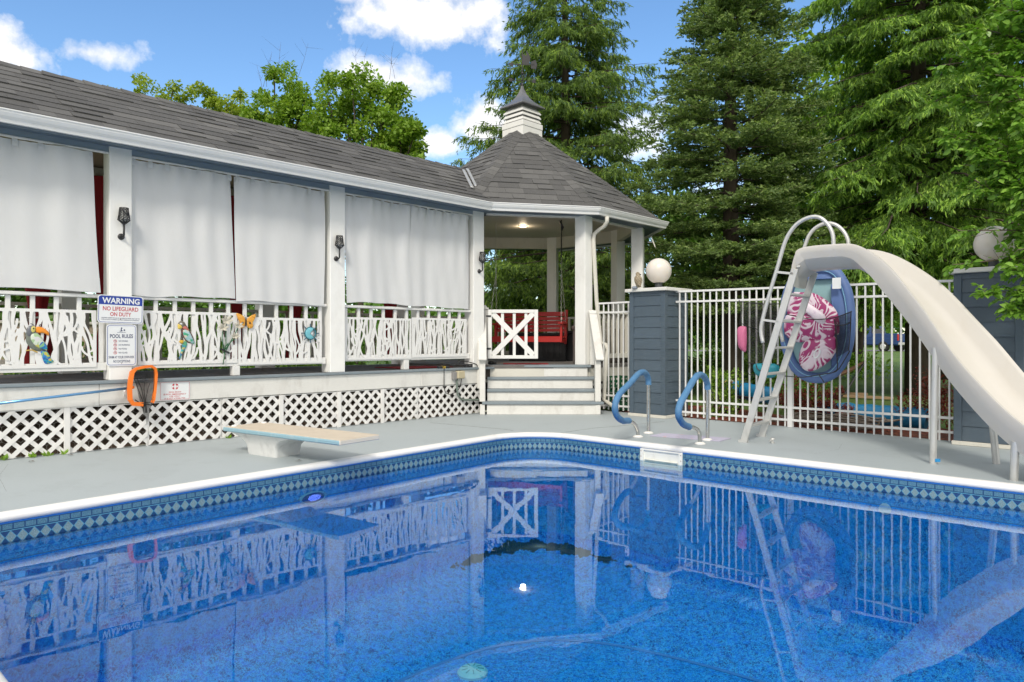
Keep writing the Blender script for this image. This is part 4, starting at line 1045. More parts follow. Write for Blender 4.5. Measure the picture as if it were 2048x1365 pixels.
def curtain(label, x0t, x1t, x0b, x1b, zb, seed, tabs, y=.028):
    c = thing('curtain', label, 'curtain', PV((x0t + x1t) / 2, y, zb), 45, 'white curtains of the pavilion')
    b, P = cloth(PV, x0t, x1t, x0b, x1b, 3.150, zb, y, seed, tabs=tabs)
    o = b.build('panel', M['curtain'], c, True)
    b, P2_ = cloth(PV, x0b + .004, x1b - .004, x0b + .004, x1b - .004, zb + .075, zb + .003, y - .006, seed, nz=2, tabs=tabs, amp=.013)
    for i, row in enumerate(P): 
        for j in range(3): P2_[i][j] = Vector((row[-1] + (row[-4] - row[-1]) * (.9 - .44 * j)) - PV.y * .004)
    b = MB(); b.grid(P2_); b.build('hem', M['curtain'], c, True)
    for k in range(tabs + 1):
        x = x0t + .03 + (x1t - x0t - .06) * k / tabs; b = MB()
        b.grid([[PV(x + dx, yy, z) for yy, z in ((y + .004, 3.085), (.026, 3.13), (.052, 3.165), (.074, 3.197), (.085, 3.206))] for dx in (-.024, .024)]); b.build('tab', M['curtain'], c, True)
    return c
curtain('white curtain beside the first column, left of the warning sign', -7.66, -5.44, -7.66, -5.36, 1.672, 1, 10)
curtain('white curtain over the parrot panel, right of the warning sign', -5.075, -3.958, -5.06, -3.930, 1.662, 2, 6)
curtain('white curtain above the orange butterfly, left of the second column', -3.915, -2.71, -3.908, -2.72, 1.640, 3, 6)
curtain('white curtain right of the second column with a lifted lower corner', -2.432, -1.285, -2.385, -1.29, 1.688, 4, 7, .024)
curtain('white curtain next to the gazebo, right of the seam', -1.31, -.155, -1.335, -.175, 1.672, 5, 7, .034)
def gather(label, x, y, zt=3.30, zw=1.45, w=.16, mat='red', seed=1):
    c = thing('curtain', label, 'curtain', PV(x, y, ZF), 45, 'red tied back curtains'); b = MB(); g = random.Random(seed); P = []
    lv = [(zt, 1.6), (2.9, 1.3), (2.3, 1.0), (1.8, .75), (zw + .1, .55), (zw, .45), (zw - .12, .60), (1.1, .85), (.82, .95)]
    for k in range(20):
        a = 2 * math.pi * k / 20; f = 1 + .22 * math.cos(5 * a + seed)
        P.append([PV(x + math.cos(a) * w * s_ * f, y + math.sin(a) * w * .5 * s_ * f, z) for z, s_ in lv])
    b.grid(P, 0, True); o = b.build('cloth', M[mat], c, True)
    b = MB(); b.tube([PV(x + math.cos(a) * w * .50, y + math.sin(a) * w * .27, zw) for a in [2 * math.pi * i / 12 for i in range(12)]], .012, 5, True); b.build('tie', M['white'], c, True)
for x, lb in ((-5.56, 'red tied back curtain seen behind the toucan panel'), (-4.78, 'red tied back curtain behind the second bay, beside the far column'), (-3.02, 'red tied back curtain seen behind the butterfly'), (-2.12, 'red tied back curtain behind the second column'), (-.30, 'red tied back curtain in the bay next to the gazebo')):
    gather(lb, x, 1.98, seed=int(abs(x) * 7))
b = MB(); b.box(-1.25, -.25, .30, 1.05, ZF, ZF + .008, PV, .003); tag(b.build('mat', M['red']), 'red floor mat on the pavilion deck by the gazebo', 'mat')
b = MB(); b.box(-.15, .62, 11.75, 12.25, ZG + .001, ZG + .010, WF, .003); tag(b.build('mat', M['red']), 'dark red door mat at the top of the steps', 'mat')

# ------------------------------------------------------------------ wall torches
def sconce(c, ang, label):
    t = thing('wall_torch', label, 'torch', c, ang, 'black basket wall torches'); fr = Fr(c, ang)      # -y is out of the column
    b = MB(); b.lathe([(.034, 0), (.034, .010), (.026, .016), (.016, .03)], fr(0, 0, 0), -fr.y, 14); b.build('wall_plate', M['black'], t, True, 40)
    b = MB(); b.tube([fr(0, -.02, 0), fr(.006, -.060, 0), fr(.008, -.072, .012), fr(.008, -.074, .13)], .0105, 8); b.build('arm', M['black'], t, True)
    cx, cy = .008, -.074; lv = [(.010, .12), (.022, .135), (.060, .172), (.052, .22), (.047, .262), (.042, .300)]
    b = MB(); n = 9
    ring = lambda r, z, o: [fr(cx + r * math.cos(2 * math.pi * (k + o) / n), cy + r * math.sin(2 * math.pi * (k + o) / n), z) for k in range(n)]
    rr = [ring(r, z, .5 * (i % 2)) for i, (r, z) in enumerate(lv)]
    for i in (2, 5): b.tube(rr[i], .0045, 5, True)
    for i in range(1, len(lv) - 1):
        for k in range(n):
            o = 0 if i % 2 else 1
            b.tube([rr[i][k], rr[i + 1][k]], .004, 4, cap=False); b.tube([rr[i][k], rr[i + 1][(k + (1 if i % 2 == 0 else -1) + (0)) % n]], .004, 4, cap=False)
        if i in (3, 4): b.tube(rr[i], .0035, 4, True)
    b.lathe([(.010, .11), (.014, .125), (.024, .137)], fr(cx, cy, 0), (0, 0, 1), 10)
    b.build('basket', M['black'], t, fix=False)
    b = MB(); b.lathe([(.012, .15), (.034, .175), (.034, .27)], fr(cx, cy, 0), (0, 0, 1), 14); b.build('candle_cup', paint('frosted_glass', (.55, .56, .54), .3), t, True, 40)
def pp(px, py, w=0.0):
    t = tpx(px, w); P = PV(t, w, 0); return t, H + (682.5 - py) / FPX * P.y
t_, z_ = pp(242, 474, -.004); sconce(PV(t_, -.0045, z_), 45, 'black basket torch on the first column, above the warning sign')
t_, z_ = pp(672, 518, -.004); sconce(PV(t_, -.0045, z_), 45, 'black basket torch on the second column')
t_, z_ = pp(958, 543, -.004); sconce(PV(t_, -.0045, z_), 45, 'black basket torch on the column at the gazebo corner')

# ------------------------------------------------------------------ signs
blue_p = m_plain('sign_blue', (.012, .045, .30), .35); red_p = m_plain('sign_red', (.50, .012, .03), .4); white_p = m_plain('sign_white', (.74, .76, .77), .35); navy_p = m_plain('sign_navy', (.012, .022, .10), .4)
def rrect(x0, x1, z0, z1, r, n=5):
    out = []
    for cx, cz, a0 in ((x1 - r, z1 - r, 0), (x0 + r, z1 - r, 90), (x0 + r, z0 + r, 180), (x1 - r, z0 + r, 270)):
        for k in range(n + 1): a = R(a0 + 90 * k / n); out.append((cx + r * math.cos(a), cz + r * math.sin(a)))
    return out
def frame_loop(po, pi, fn, y0, y1):
    b = MB(); n = len(po)
    A = [fn(u, v, y1) for u, v in po]; Bq = [fn(u, v, y1) for u, v in pi]
    b.add(A + Bq, [(i, (i + 1) % n, n + (i + 1) % n, n + i) for i in range(n)]); return b
def sgn_frame(c, tilt=0.0):
    ca, sa = math.cos(R(tilt)), math.sin(R(tilt))
    return lambda u, z, o: c + PV.x * (u * ca - z * sa) + Vector((0, 0, u * sa + z * ca)) - PV.y * o
t_, z_ = pp(242.5, 619.5, -.03); c = PV(t_, -.012, z_)
sg = thing('warning_sign', 'blue and white WARNING NO LIFEGUARD ON DUTY sign on the first column', 'sign', c, 45); F = sgn_frame(c, -1.2)
Wd, Hd = .445, .30
b = MB(); b.prism(rrect(-Wd / 2, Wd / 2, -Hd / 2, Hd / 2, .035), F, 0, .004); b.build('plate', white_p, sg)
b = MB(); hb = rrect(-Wd / 2 + .009, Wd / 2 - .009, -Hd / 2 + .009, Hd / 2 - .009, .028)
top = [p for p in hb if p[1] > .048]; top = top + [(-Wd / 2 + .009, .048), (Wd / 2 - .009, .048)]
b.prism(top, F, .0041, .0046); b.build('header', blue_p, sg)
frame_loop(hb, rrect(-Wd / 2 + .0135, Wd / 2 - .0135, -Hd / 2 + .0135, Hd / 2 - .0135, .024), F, 0, .0050).build('border', blue_p, sg)
text('WARNING', F, .002, .092, .365, .062, white_p, sg, bold=.028, lift=.0052)
text('NO LIFEGUARD', F, .0, .006, .345, .045, red_p, sg, bold=.014, lift=.0052)
text('ON DUTY', F, .0, -.052, .205, .043, red_p, sg, bold=.014, lift=.0052)
text('CHILDREN UNDER THE AGE OF 14 YEARS OLD SHALL NOT USE THE', F, .0, -.0935, .375, .0105, navy_p, sg, bold=.012, lift=.0052)
text('POOL WITHOUT A PARENT OR ADULT GUARDIAN IN ATTENDANCE', F, .0, -.1115, .365, .0105, navy_p, sg, bold=.012, lift=.0052)
b = MB(); b.lathe([(.005, 0), (.003, .003)], F(0, -.102, .0045), -PV.y, 8); b.lathe([(.005, 0), (.003, .003)], F(0, .125, .0045), -PV.y, 8); b.build('screw', paint('rust', (.18, .07, .03), .8), sg)
t_, z_ = pp(244, 691, -.03); c = PV(t_, -.012, z_)
sg = thing('pool_rules_sign', 'white POOL RULES sign with blue border below the warning sign', 'sign', c, 45); F = sgn_frame(c)
Wd, Hd = .295, .445
b = MB(); b.prism(rrect(-Wd / 2, Wd / 2, -Hd / 2, Hd / 2, .03), F, 0, .004); b.build('plate', white_p, sg)
frame_loop(rrect(-Wd / 2 + .010, Wd / 2 - .010, -Hd / 2 + .010, Hd / 2 - .010, .024), rrect(-Wd / 2 + .0145, Wd / 2 - .0145, -Hd / 2 + .0145, Hd / 2 - .0145, .020), F, 0, .0048).build('border', blue_p, sg)
text('POOL RULES', F, .0, .098, .225, .042, navy_p, sg, bold=.016, lift=.0050)
for k, s_ in enumerate(('NO DIVING', 'NO RUNNING', 'NO FOOD', 'NO GLASS')):
    z = .045 - .0415 * k; w_ = (.090, .108, .080, .085)[k]
    text(s_, F, -.028 + w_ / 2, z, w_, .0165, navy_p, sg, bold=.01, lift=.0050)
    ring = lambda r: [(-.062 + r * math.cos(2 * math.pi * i / 16), z + r * math.sin(2 * math.pi * i / 16)) for i in range(16)]
    b = frame_loop(ring(.0165), ring(.0125), F, 0, .0050); b.bar(F(-.062 - .010, z + .010, .0051), F(-.062 + .010, z - .010, .0051), .003, .0006, -PV.y); b.build('prohibition_ring', red_p, sg)
    b = MB(); b.bar(F(-.067, z - .003, .0047), F(-.058, z + .005, .0047), .004, .0006, -PV.y); b.lathe([(.0025, 0), (.0025, .0008)], F(-.057, z + .007, .0044), -PV.y, 8); b.build('pictogram', navy_p, sg)
text('SWIM AT YOUR OWN RISK', F, .0, -.128, .250, .027, navy_p, sg, bold=.012, lift=.0050)
text('NO EXCEPTIONS', F, .002, -.172, .165, .027, navy_p, sg, bold=.012, lift=.0050)
b = MB(); b.lathe([(.0085, 0), (.0085, .0008)], F(.027, .163, .0044), -PV.y, 12); b.lathe([(.0075, 0), (.0075, .0008)], F(.0, .184, .0044), -PV.y, 12)
b.prism([(-.018, .148), (.016, .152), (.004, .160), (-.002, .178), (-.010, .172), (-.004, .158), (-.020, .153)], F, .0042, .0050)
b.tube([F(-.042 + .0084 * i, .137 + .003 * (i % 2), .0048) for i in range(11)], .0018, 4); b.build('swimmer_pictogram', navy_p, sg)
b = MB(); b.lathe([(.004, 0), (.003, .003)], F(0, -.195, .0045), -PV.y, 8); b.build('screw', paint('rust', (.18, .07, .03), .8), sg)
t_, z_ = pp(350.5, 782, -.01); c = PV(t_, -.001, z_)
sg = thing('ring_buoy_sign', 'white sign with red RING BUOY IS FOR EMERGENCY USE ONLY lettering', 'sign', c, 45); F = sgn_frame(c, -.6)
Wd, Hd = .325, .212
b = MB(); b.prism(rrect(-Wd / 2, Wd / 2, -Hd / 2, Hd / 2, .004, 2), F, .001, .005); b.build('plate', white_p, sg)
frame_loop(rrect(-Wd / 2 + .006, Wd / 2 - .006, -Hd / 2 + .006, Hd / 2 - .006, .003, 2), rrect(-Wd / 2 + .0095, Wd / 2 - .0095, -Hd / 2 + .0095, Hd / 2 - .0095, .002, 2), F, 0, .0056).build('border', red_p, sg)
for s_, z, w_ in (('RING BUOY', -.014, .135), ('IS FOR EMERGENCY', -.0385, .245), ('USE ONLY', -.062, .120), ('IT IS NOT A POOL TOY', -.0855, .225)): text(s_, F, .0, z, w_, .0165, red_p, sg, bold=.014, lift=.0056)
b = MB()
for k in range(4):
    a0 = 45 + 90 * k; ro, ri = .036, .019; q = [(ro * math.cos(R(a0 + d)), .048 + ro * math.sin(R(a0 + d))) for d in (-20, -7, 7, 20)] + [(ri * math.cos(R(a0 + d)), .048 + ri * math.sin(R(a0 + d))) for d in (24, 0, -24)]; b.prism(q, F, .0052, .0057)
for r_ in (.036, .019): b.tube([F(r_ * math.cos(2 * math.pi * i / 24), .048 + r_ * math.sin(2 * math.pi * i / 24), .0054) for i in range(24)], .0008, 4, True)
b.build('ring_buoy_emblem', red_p, sg)

# ------------------------------------------------------------------ skimmer net on its pole
def P3(px, py, w): t, z = pp(px, py, w); return PV(t, w, z)
nt_ = thing('leaf_skimmer', 'orange framed pool skimmer net on a long blue pole', 'skimmer net', P3(285, 785, -.12), 45)
pb = paint('blue_anodised', (.16, .36, .62), .22, .06, None, 0, 4, metallic=.6)
pa, pc = P3(0, 807, -.09), P3(258, 776.5, -.09); b = MB(); b.tube([pa + (pa - pc) * .25, pc], .0145, 10); b.build('pole', pb, nt_, True)
b = MB(); b.tube([pc, pc + (pc - pa).normalized() * .05], .011, 8); b.build('pole_tip', M['black'], nt_)
org = paint('orange_plastic', (.86, .19, .012), .4, .08, None, 0, 8)
wn = -.10
fo = [(262, 790), (259, 808), (264, 806), (259, 760), (266, 742), (274, 737), (300, 733), (310, 737), (312, 744), (309, 775), (307, 806)]
left = [P3(x, y, wn - o) for x, y, o in ((286, 809, .02), (266, 808, .03), (260, 800, .035), (259, 780, .035), (261, 760, .03), (264, 745, .02), (272, 738, .01), (290, 734, .0), (303, 733, -.01), (310, 738, -.015), (312, 748, -.02), (311, 765, -.01), (309, 785, .0), (307, 800, .01), (304, 806, .015))]
b = MB(); n = len(left); Pq = []
for i, p in enumerate(left):
    d = (left[min(i + 1, n - 1)] - left[max(i - 1, 0)]).normalized(); sd = PV.y; v = d.cross(sd).normalized(); wv_ = .022 if i < 6 else .014
    Pq.append([p + v * wv_ * a_ + sd * .018 * c_ for a_, c_ in ((-1, -1), (1, -1), (1, 1), (-1, 1), (-1, -1))])
b.grid(Pq); b.build('frame', org, nt_)
b = MB(); b.bar(pc, P3(268, 775, wn - .03), .03, .03, b=.006); b.build('handle_socket', org, nt_)
def m_net():
    m, nt, bb = newmat('black_netting'); bb.inputs['Base Color'].default_value = (.012, .012, .012, 1); bb.inputs['Roughness'].default_value = .8
    t = NN(nt, 'ShaderNodeBsdfTransparent'); mx = nt.nodes.new('ShaderNodeMixShader'); n = noise_tex(nt, 9, 4, .6); nt.links.new(ramp(nt, n, [(.3, .42), (.7, .75)]), mx.inputs[0])
    nt.links.new(t.outputs[0], mx.inputs[1]); nt.links.new(bb.outputs[0], mx.inputs[2]); nt.links.new(mx.outputs[0], nt.nodes['Material Output'].inputs[0]); return m
M['net'] = m_net()
g = random.Random(5); b = MB(); P = []
for i in range(15):
    s = i / 14; row = []
    for j in range(17):
        r = j / 16; px = (266 + 42 * s) * (1 - r) + (281 + 26 * s) * r; tw = max(0, r - .75) * 4
        px = px * (1 - tw * .7) + (290 + 4 * math.sin(r * 9)) * tw * .7
        py = 740 + 72 * r + (28 * tw * (1 - .3 * math.sin(s * 7)))
        row.append(P3(px, py, wn - .02 + .05 * math.sin(s * 3.14) * (1 - tw) + .014 * math.sin(s * 19 + r * 5) + .01 * math.sin(r * 13 + s * 6)))
    P.append(row)
b.grid(P); b.build('net', M['net'], nt_, True, fix=False)
b = MB()
for px0, pm, p1 in ((268, 276, 285), (274, 283, 288), (290, 288, 290), (303, 296, 291)): b.tube([P3(px0, 757, wn - .02), P3(pm, 778, wn - .03), P3(p1, 801, wn - .03), P3(p1 + 3, 826, wn - .03)], .004, 4)
b.tube([P3(270, 800, wn - .03), P3(280, 806, wn - .035), P3(304, 811, wn - .03)], .007, 5); b.build('net_fold', M['rubber'], nt_)
hk = thing('pole_hook', 'white metal bracket holding the skimmer pole on the fascia', 'hook', P3(249, 780, 0), 45)
b = MB(); t0_, z0_ = pp(247, 797, 0); t1_, z1_ = pp(252, 761, 0); b.box(t0_, t1_, -.006, -.001, z0_, z1_, PV, .001); b.build('plate', M['white_old'], hk)
b = MB(); b.tube([P3(249, 790, -.006), P3(249, 792, -.06), P3(249, 784, -.11)], .006, 6); b.sphere(P3(249, 783, -.11), .012, 8, 6); b.build('peg', M['white'], hk, True)

# ------------------------------------------------------------------ ornaments on the screens
def orn_piece(name, pts, mat, par, o0, o1, base=.0655):
    b = MB(); L = []
    for p in pts: L.append(pp(p[0], p[1], base - o1))
    b.prism(L, lambda u, v, t: PV(u, base - t, v), o0, o1); return b.build(name, mat, par)
def pillow(name, outline, fn, th, mat, par, rings=5, back=.3):
    cx = sum(p[0] for p in outline) / len(outline); cy = sum(p[1] for p in outline) / len(outline); n = len(outline); b = MB(); P = []
    for i in range(n):
        row = []
        for k in range(rings + 1):
            a = k / rings * math.pi / 2; f = math.cos(a) ** .8 if k < rings else .02; row.append(fn(cx + (outline[i][0] - cx) * f, cy + (outline[i][1] - cy) * f, th * math.sin(a)))
        P.append(row)
    b.grid(P, 0, True)
    Pb = []
    for i in range(n):
        Pb.append([fn(cx + (outline[i][0] - cx) * f, cy + (outline[i][1] - cy) * f, -th * back * (1 - f)) for f in (1, .6, .02)])
    b.grid(Pb, 0, True); return b.build(name, mat, par, True)
def smooth_poly(pts, n=3):
    out = []; N_ = len(pts)
    for i in range(N_):
        p0, p1, p2, p3 = [V2(pts[(i + k) % N_]) for k in (-1, 0, 1, 2)]
        for k in range(n):
            t = k / n; out.append(tuple(.5 * ((2 * p1) + (-p0 + p2) * t + (2 * p0 - 5 * p1 + 4 * p2 - p3) * t * t + (-p0 + 3 * p1 - 3 * p2 + p3) * t ** 3)))
    return out
def m_mosaic(name, stops, scale):
    m, nt, b = newmat(name); v = NN(nt, 'ShaderNodeTexVoronoi'); v.inputs['Scale'].default_value = scale; tc = nt.nodes.new('ShaderNodeTexCoord'); nt.links.new(tc.outputs['Object'], v.inputs['Vector'])
    sp = nt.nodes.new('ShaderNodeSeparateXYZ'); nt.links.new(v.outputs['Color'], sp.inputs[0]); rp = ramp(nt, sp.outputs[0], stops); nt.nodes[-1].color_ramp.interpolation = 'CONSTANT'
    nt.links.new(rp, b.inputs['Base Color']); b.inputs['Roughness'].default_value = .35; return m
z5 = lambda pts: smooth_poly([(30 + x / 12.41, 630 + y / 12.41) for x, y in pts])
z6 = lambda pts: smooth_poly([(340 + x / 11.375, 610 + y / 11.375) for x, y in pts])
mapf = lambda base: (lambda u, v, t: PV(tpx(u, base), base - t, pp(u, v, base)[1]))
def blob(name, pts, mat, par, off, th): return pillow(name, pts, mapf(.0655 - off), th, mat, par)
tu = thing('toucan_ornament', 'metal toucan ornament with orange beak hung on the cut screen', 'ornament', P3(78, 690, .06), 45)
grey_m = paint('pewter', (.16, .17, .19), .4, .2, (.08, .09, .10), .5, 30, metallic=.4); green_grey = paint('grey_green_enamel', (.16, .18, .15), .35, .3, (.04, .05, .05), .5, 40)
blob('body', z5([(300, 340), (265, 520), (280, 680), (370, 810), (500, 890), (660, 910), (780, 880), (700, 800), (560, 760), (450, 660), (380, 540), (400, 440), (500, 420), (500, 310), (420, 275), (350, 290)]), green_grey, tu, .001, .016)
blob('head', z5([(300, 340), (285, 480), (340, 560), (390, 520), (400, 460), (500, 430), (505, 310), (430, 270), (350, 285)]), grey_m, tu, .006, .016)
blob('beak', z5([(500, 320), (580, 295), (690, 320), (790, 385), (845, 450), (835, 525), (780, 490), (690, 455), (590, 455), (505, 425)]), paint('orange_enamel', (.80, .27, .015), .3), tu, .004, .018)
blob('face_patch', z5([(400, 330), (440, 285), (500, 300), (510, 360), (490, 420), (430, 440), (385, 400)]), paint('yellow_enamel', (.62, .55, .16), .35), tu, .018, .006)
blob('eye', z5([(445, 330), (470, 320), (482, 345), (465, 362), (446, 352)]), M['black'], tu, .026, .003)
wing_m = m_mosaic('wing_mosaic', [(0, (.60, .66, .55)), (.3, (.35, .50, .28)), (.5, (.62, .60, .62)), (.7, (.55, .50, .12)), (.85, (.70, .72, .70))], 26)
tail_m = m_mosaic('tail_mosaic', [(0, (.02, .10, .38)), (.3, (.02, .28, .42)), (.5, (.50, .45, .08)), (.65, (.03, .20, .50)), (.85, (.20, .42, .22))], 48)
blob('wing', z5([(390, 500), (480, 455), (580, 480), (660, 560), (700, 640), (790, 760), (790, 880), (700, 850), (580, 820), (470, 740), (385, 610)]), wing_m, tu, .012, .014)
blob('wing_tip', z5([(640, 690), (720, 680), (790, 780), (795, 890), (730, 860), (600, 810)]), tail_m, tu, .024, .006)
blob('tail', z5([(640, 900), (770, 890), (850, 990), (900, 1090), (960, 1150), (920, 1190), (760, 1220), (700, 1130), (660, 1000)]), tail_m, tu, .004, .010)
b = MB(); b.tube([P3(30 + x / 12.41, 630 + y / 12.41, .05) for x, y in ((270, 890), (350, 880), (430, 875), (560, 935))], .006, 6); b.build('foot', paint('ochre', (.55, .36, .08), .5), tu)
b = MB(); b.tube([P3(30 + x / 12.41, 630 + y / 12.41, .05) for x, y in ((385, 215), (450, 240), (480, 280))], .003, 5); b.tube([P3(30 + x / 12.41, 630 + y / 12.41, .05) for x, y in ((630, 230), (600, 290))], .004, 5); b.build('crest', M['black'], tu)
pa_ = thing('parrot_ornament', 'metal parrot ornament with yellow beak and patterned wing on the cut screen', 'ornament', P3(372, 680, .06), 45)
blob('body', z6([(190, 420), (240, 375), (320, 390), (360, 450), (430, 560), (510, 690), (560, 860), (480, 880), (380, 850), (300, 740), (250, 620), (260, 520)]), paint('brown_enamel', (.13, .06, .05), .4, .3), pa_, .001, .014)
blob('head', z6([(180, 430), (235, 372), (310, 385), (345, 450), (330, 510), (270, 530), (200, 470)]), paint('grey_brown', (.16, .15, .12), .45), pa_, .006, .016)
blob('beak', z6([(180, 440), (230, 450), (275, 490), (265, 540), (190, 550), (175, 500)]), paint('yellow_beak', (.70, .52, .10), .4), pa_, .014, .010)
blob('eye', z6([(225, 430), (260, 415), (285, 435), (260, 455)]), white_p, pa_, .021, .004)
blob('wing', z6([(300, 580), (390, 560), (450, 630), (500, 730), (550, 840), (540, 890), (440, 850), (360, 790), (310, 690)]), m_mosaic('parrot_mosaic', [(0, (.30, .48, .50)), (.3, (.06, .35, .20)), (.5, (.55, .52, .42)), (.7, (.50, .30, .18)), (.85, (.40, .55, .58))], 40), pa_, .012, .012)
blob('shoulder', z6([(290, 500), (360, 490), (430, 570), (390, 580), (300, 545)]), paint('rose', (.52, .16, .13), .4), pa_, .014, .008)
blob('tail', z6([(290, 820), (370, 830), (390, 920), (340, 1020), (280, 1110), (240, 1220), (205, 1230), (230, 1100), (270, 980)]), m_mosaic('parrot_tail', [(0, (.05, .18, .34)), (.3, (.04, .36, .36)), (.55, (.45, .42, .18)), (.75, (.10, .34, .18))], 46), pa_, .004, .009)
blob('claw', z6([(205, 830), (270, 800), (305, 830), (295, 880), (240, 875)]), paint('gold_claw', (.62, .40, .04), .4), pa_, .012, .010)
bf = thing('butterfly_ornament', 'orange butterfly ornament on the post between the two screens', 'ornament', P3(493, 643, .02), 45)
z3 = lambda pts: smooth_poly([(250 + x / 4.016, 560 + y / 4.016) for x, y in pts])
bo = m_mosaic('butterfly_enamel', [(0, (.70, .32, .04)), (.5, (.74, .38, .06)), (.85, (.55, .24, .03))], 60)
bl = lambda n, pts, m_, o, th: pillow(n, pts, mapf(.060 - o), th, m_, bf)
bl('wing', z3([(968, 330), (950, 290), (895, 268), (905, 310), (920, 340), (915, 375), (930, 388), (958, 380)]), bo, .014, .008)
bl('wing', z3([(974, 330), (1000, 295), (1050, 276), (1042, 315), (1026, 345), (1030, 372), (1012, 392), (985, 378)]), bo, .014, .008)
bl('body', z3([(968, 308), (974, 308), (977, 345), (973, 378), (967, 360)]), M['black'], .020, .007)
b = MB()
for x, y in ((945, 345), (1004, 347)): b.lathe([(.012, 0), (.010, .002)], P3(250 + x / 4.016, 560 + y / 4.016, .036), -PV.y, 8)
b.tube([P3(491, 637, .038), P3(489, 630, .036)], .0025, 4); b.tube([P3(493, 637, .038), P3(495, 630, .036)], .0025, 4); b.build('marking', M['black'], bf)
wh = thing('ship_wheel_ornament', 'small blue moon ornament with ship wheel spokes on the cut screen', 'ornament', P3(621, 667, .06), 45)
C0 = P3(620.5, 667, .05); Fw = lambda u, v, t: C0 + PV.x * u + Vector((0, 0, v)) - PV.y * t
b = MB(); b.tube([Fw(.075 * math.cos(a), .075 * math.sin(a), .002) for a in [2 * math.pi * i / 24 for i in range(24)]], .012, 6, True); b.build('rim', paint('dark_teal', (.04, .16, .20), .4), wh, True)
mo = [(.078 * math.cos(R(a)), .078 * math.sin(R(a))) for a in range(60, 301, 15)] + [(.030 + .062 * math.cos(R(a)), .062 * math.sin(R(a))) for a in range(285, 74, -15)]
pillow('moon', mo, lambda u, v, t: Fw(u, v, t + .008), .012, paint('turquoise', (.16, .48, .56), .35, .3, (.55, .62, .65), .4, 40), wh)
b = MB()
for k in range(8): a = R(45 * k); b.tube([Fw(.085 * math.cos(a), .085 * math.sin(a), .004), Fw(.125 * math.cos(a), .125 * math.sin(a), .004)], .007, 6)
b.build('spoke', paint('dark_blue', (.04, .10, .15), .5), wh)
sp = [(.018 + (.026 if i % 2 == 0 else .011) * math.cos(R(90 + 36 * i)), (.026 if i % 2 == 0 else .011) * math.sin(R(90 + 36 * i))) for i in range(10)]
b = MB(); b.prism(sp, Fw, .004, .012); b.build('star', white_p, wh)
li = thing('lily_bunch', 'bunch of artificial cream lilies tied to the cut screen', 'flowers', P3(452, 695, .06), 45)
gst = paint('stem_green', (.03, .13, .055), .5); crm = paint('cream_petal', (.58, .54, .44), .7, .1, (.40, .36, .26), .4, 20)
stems = [((448, 706), (452, 690), (452, 665), (453, 648)), ((449, 706), (446, 690), (444, 676), (446, 662)), ((450, 706), (460, 686), (470, 668), (477, 655)), ((450, 700), (462, 684), (467, 680), (472, 676)), ((449, 706), (448, 718), (446, 730))]
for s_ in stems:
    b = MB(); b.tube([P3(x, y, .045) for x, y in s_], .006, 6); b.build('stem', gst, li, True)
for x, y, s_ in ((453, 643, 1.25), (446, 657, 1.1), (477, 653, 1.0), (470, 674, .9)):
    c = P3(x, y, .035); b = MB()
    for k in range(6):
        a = R(60 * k + x * 7); d = (PV.x * math.cos(a) + Vector((0, 0, math.sin(a) * .8 + .25)) - PV.y * .35) * .062 * s_; sd = PV.x * -math.sin(a) + Vector((0, 0, math.cos(a))); sd = sd * .016 * s_
        b.add([c, c + d * .55 + sd, c + d, c + d * .55 - sd, c + d * .5 - PV.y * .012], [(0, 1, 4), (1, 2, 4), (2, 3, 4), (3, 0, 4)])
    b.build('flower', crm, li, True)
b = MB(); b.bar(P3(441, 698, .042), P3(459, 707, .042), .012, .02); b.build('tie', M['black'], li)
b = MB()
for (x, y, dx, dy) in ((447, 702, -9, -6), (452, 694, 6, -9), (449, 703, 12, 3)):
    p, q = P3(x, y, .045), P3(x + dx, y + dy, .035); sd = (q - p).cross(PV.y).normalized() * .010; m_ = (p + q) / 2; b.add([p, m_ + sd, q, m_ - sd], [(0, 1, 2, 3)])
b.build('leaf', gst, li)

# ------------------------------------------------------------------ diving board
q0 = gp(445, 853.5, .27); q1 = gp(678, 881.5, .27); dv = (q1 - q0); Ld = dv.length; DF = Fr((q0.x, q0.y, 0), math.degrees(math.atan2(dv.y, dv.x)))
db = thing('diving_board', 'short diving board with tan top and pale blue edges on a white stand', 'diving board', DF(.5, .25, 0), math.degrees(DF.a))
b = MB(); b.box(0, Ld, 0, .50, .222, .2655, DF, .010); b.build('board', paint('pale_blue_fibreglass', (.24, .40, .47), .4, .06, (.6, .6, .56), .3, 9), db, True, 30)
b = MB(); b.box(.012, Ld + .004, .010, .49, .262, .2705, DF, .004); b.build('tread_surface', paint('tan_grit', (.56, .485, .385), .85, .08, (.40, .34, .26), .5, 4, bmp=.4), db)
b = MB(); b.box(Ld - .012, Ld + .006, .006, .494, .224, .2675, DF, .006); b.build('nose', paint('cream_edge', (.66, .61, .52), .5), db)
b = MB()
for x, y in ((.10, .07), (.10, .43)): b.lathe([(.03, 0), (.03, .008), (.018, .016)], DF(x, y, .2705), (0, 0, 1), 12)
b.build('bolt_cover', M['white'], db)
lv = [(0, .28, .75, .10, .40), (.03, .275, .755, .095, .405), (.10, .265, .77, .09, .41), (.14, .235, .81, .075, .425), (.17, .195, .87, .06, .44), (.195, .14, .95, .045, .455), (.212, .09, 1.03, .035, .465), (.2215, .075, 1.06, .03, .47)]
b = MB(); P = []
for z, x0, x1, y0, y1 in lv:
    poly = rrect(x0, x1, y0, y1, .035, 4); P.append([DF(u, v, z) for u, v in poly])
b.grid([[P[j][i] for j in range(len(P))] for i in range(len(P[0]))], 0, True); b.f += [tuple(range(0, len(P) * len(P[0]), len(P)))]; b.mi += [0]
b.build('stand', paint('white_fibreglass', (.66, .665, .65), .4, .05, (.20, .19, .17), .45, 5), db, True, 50)

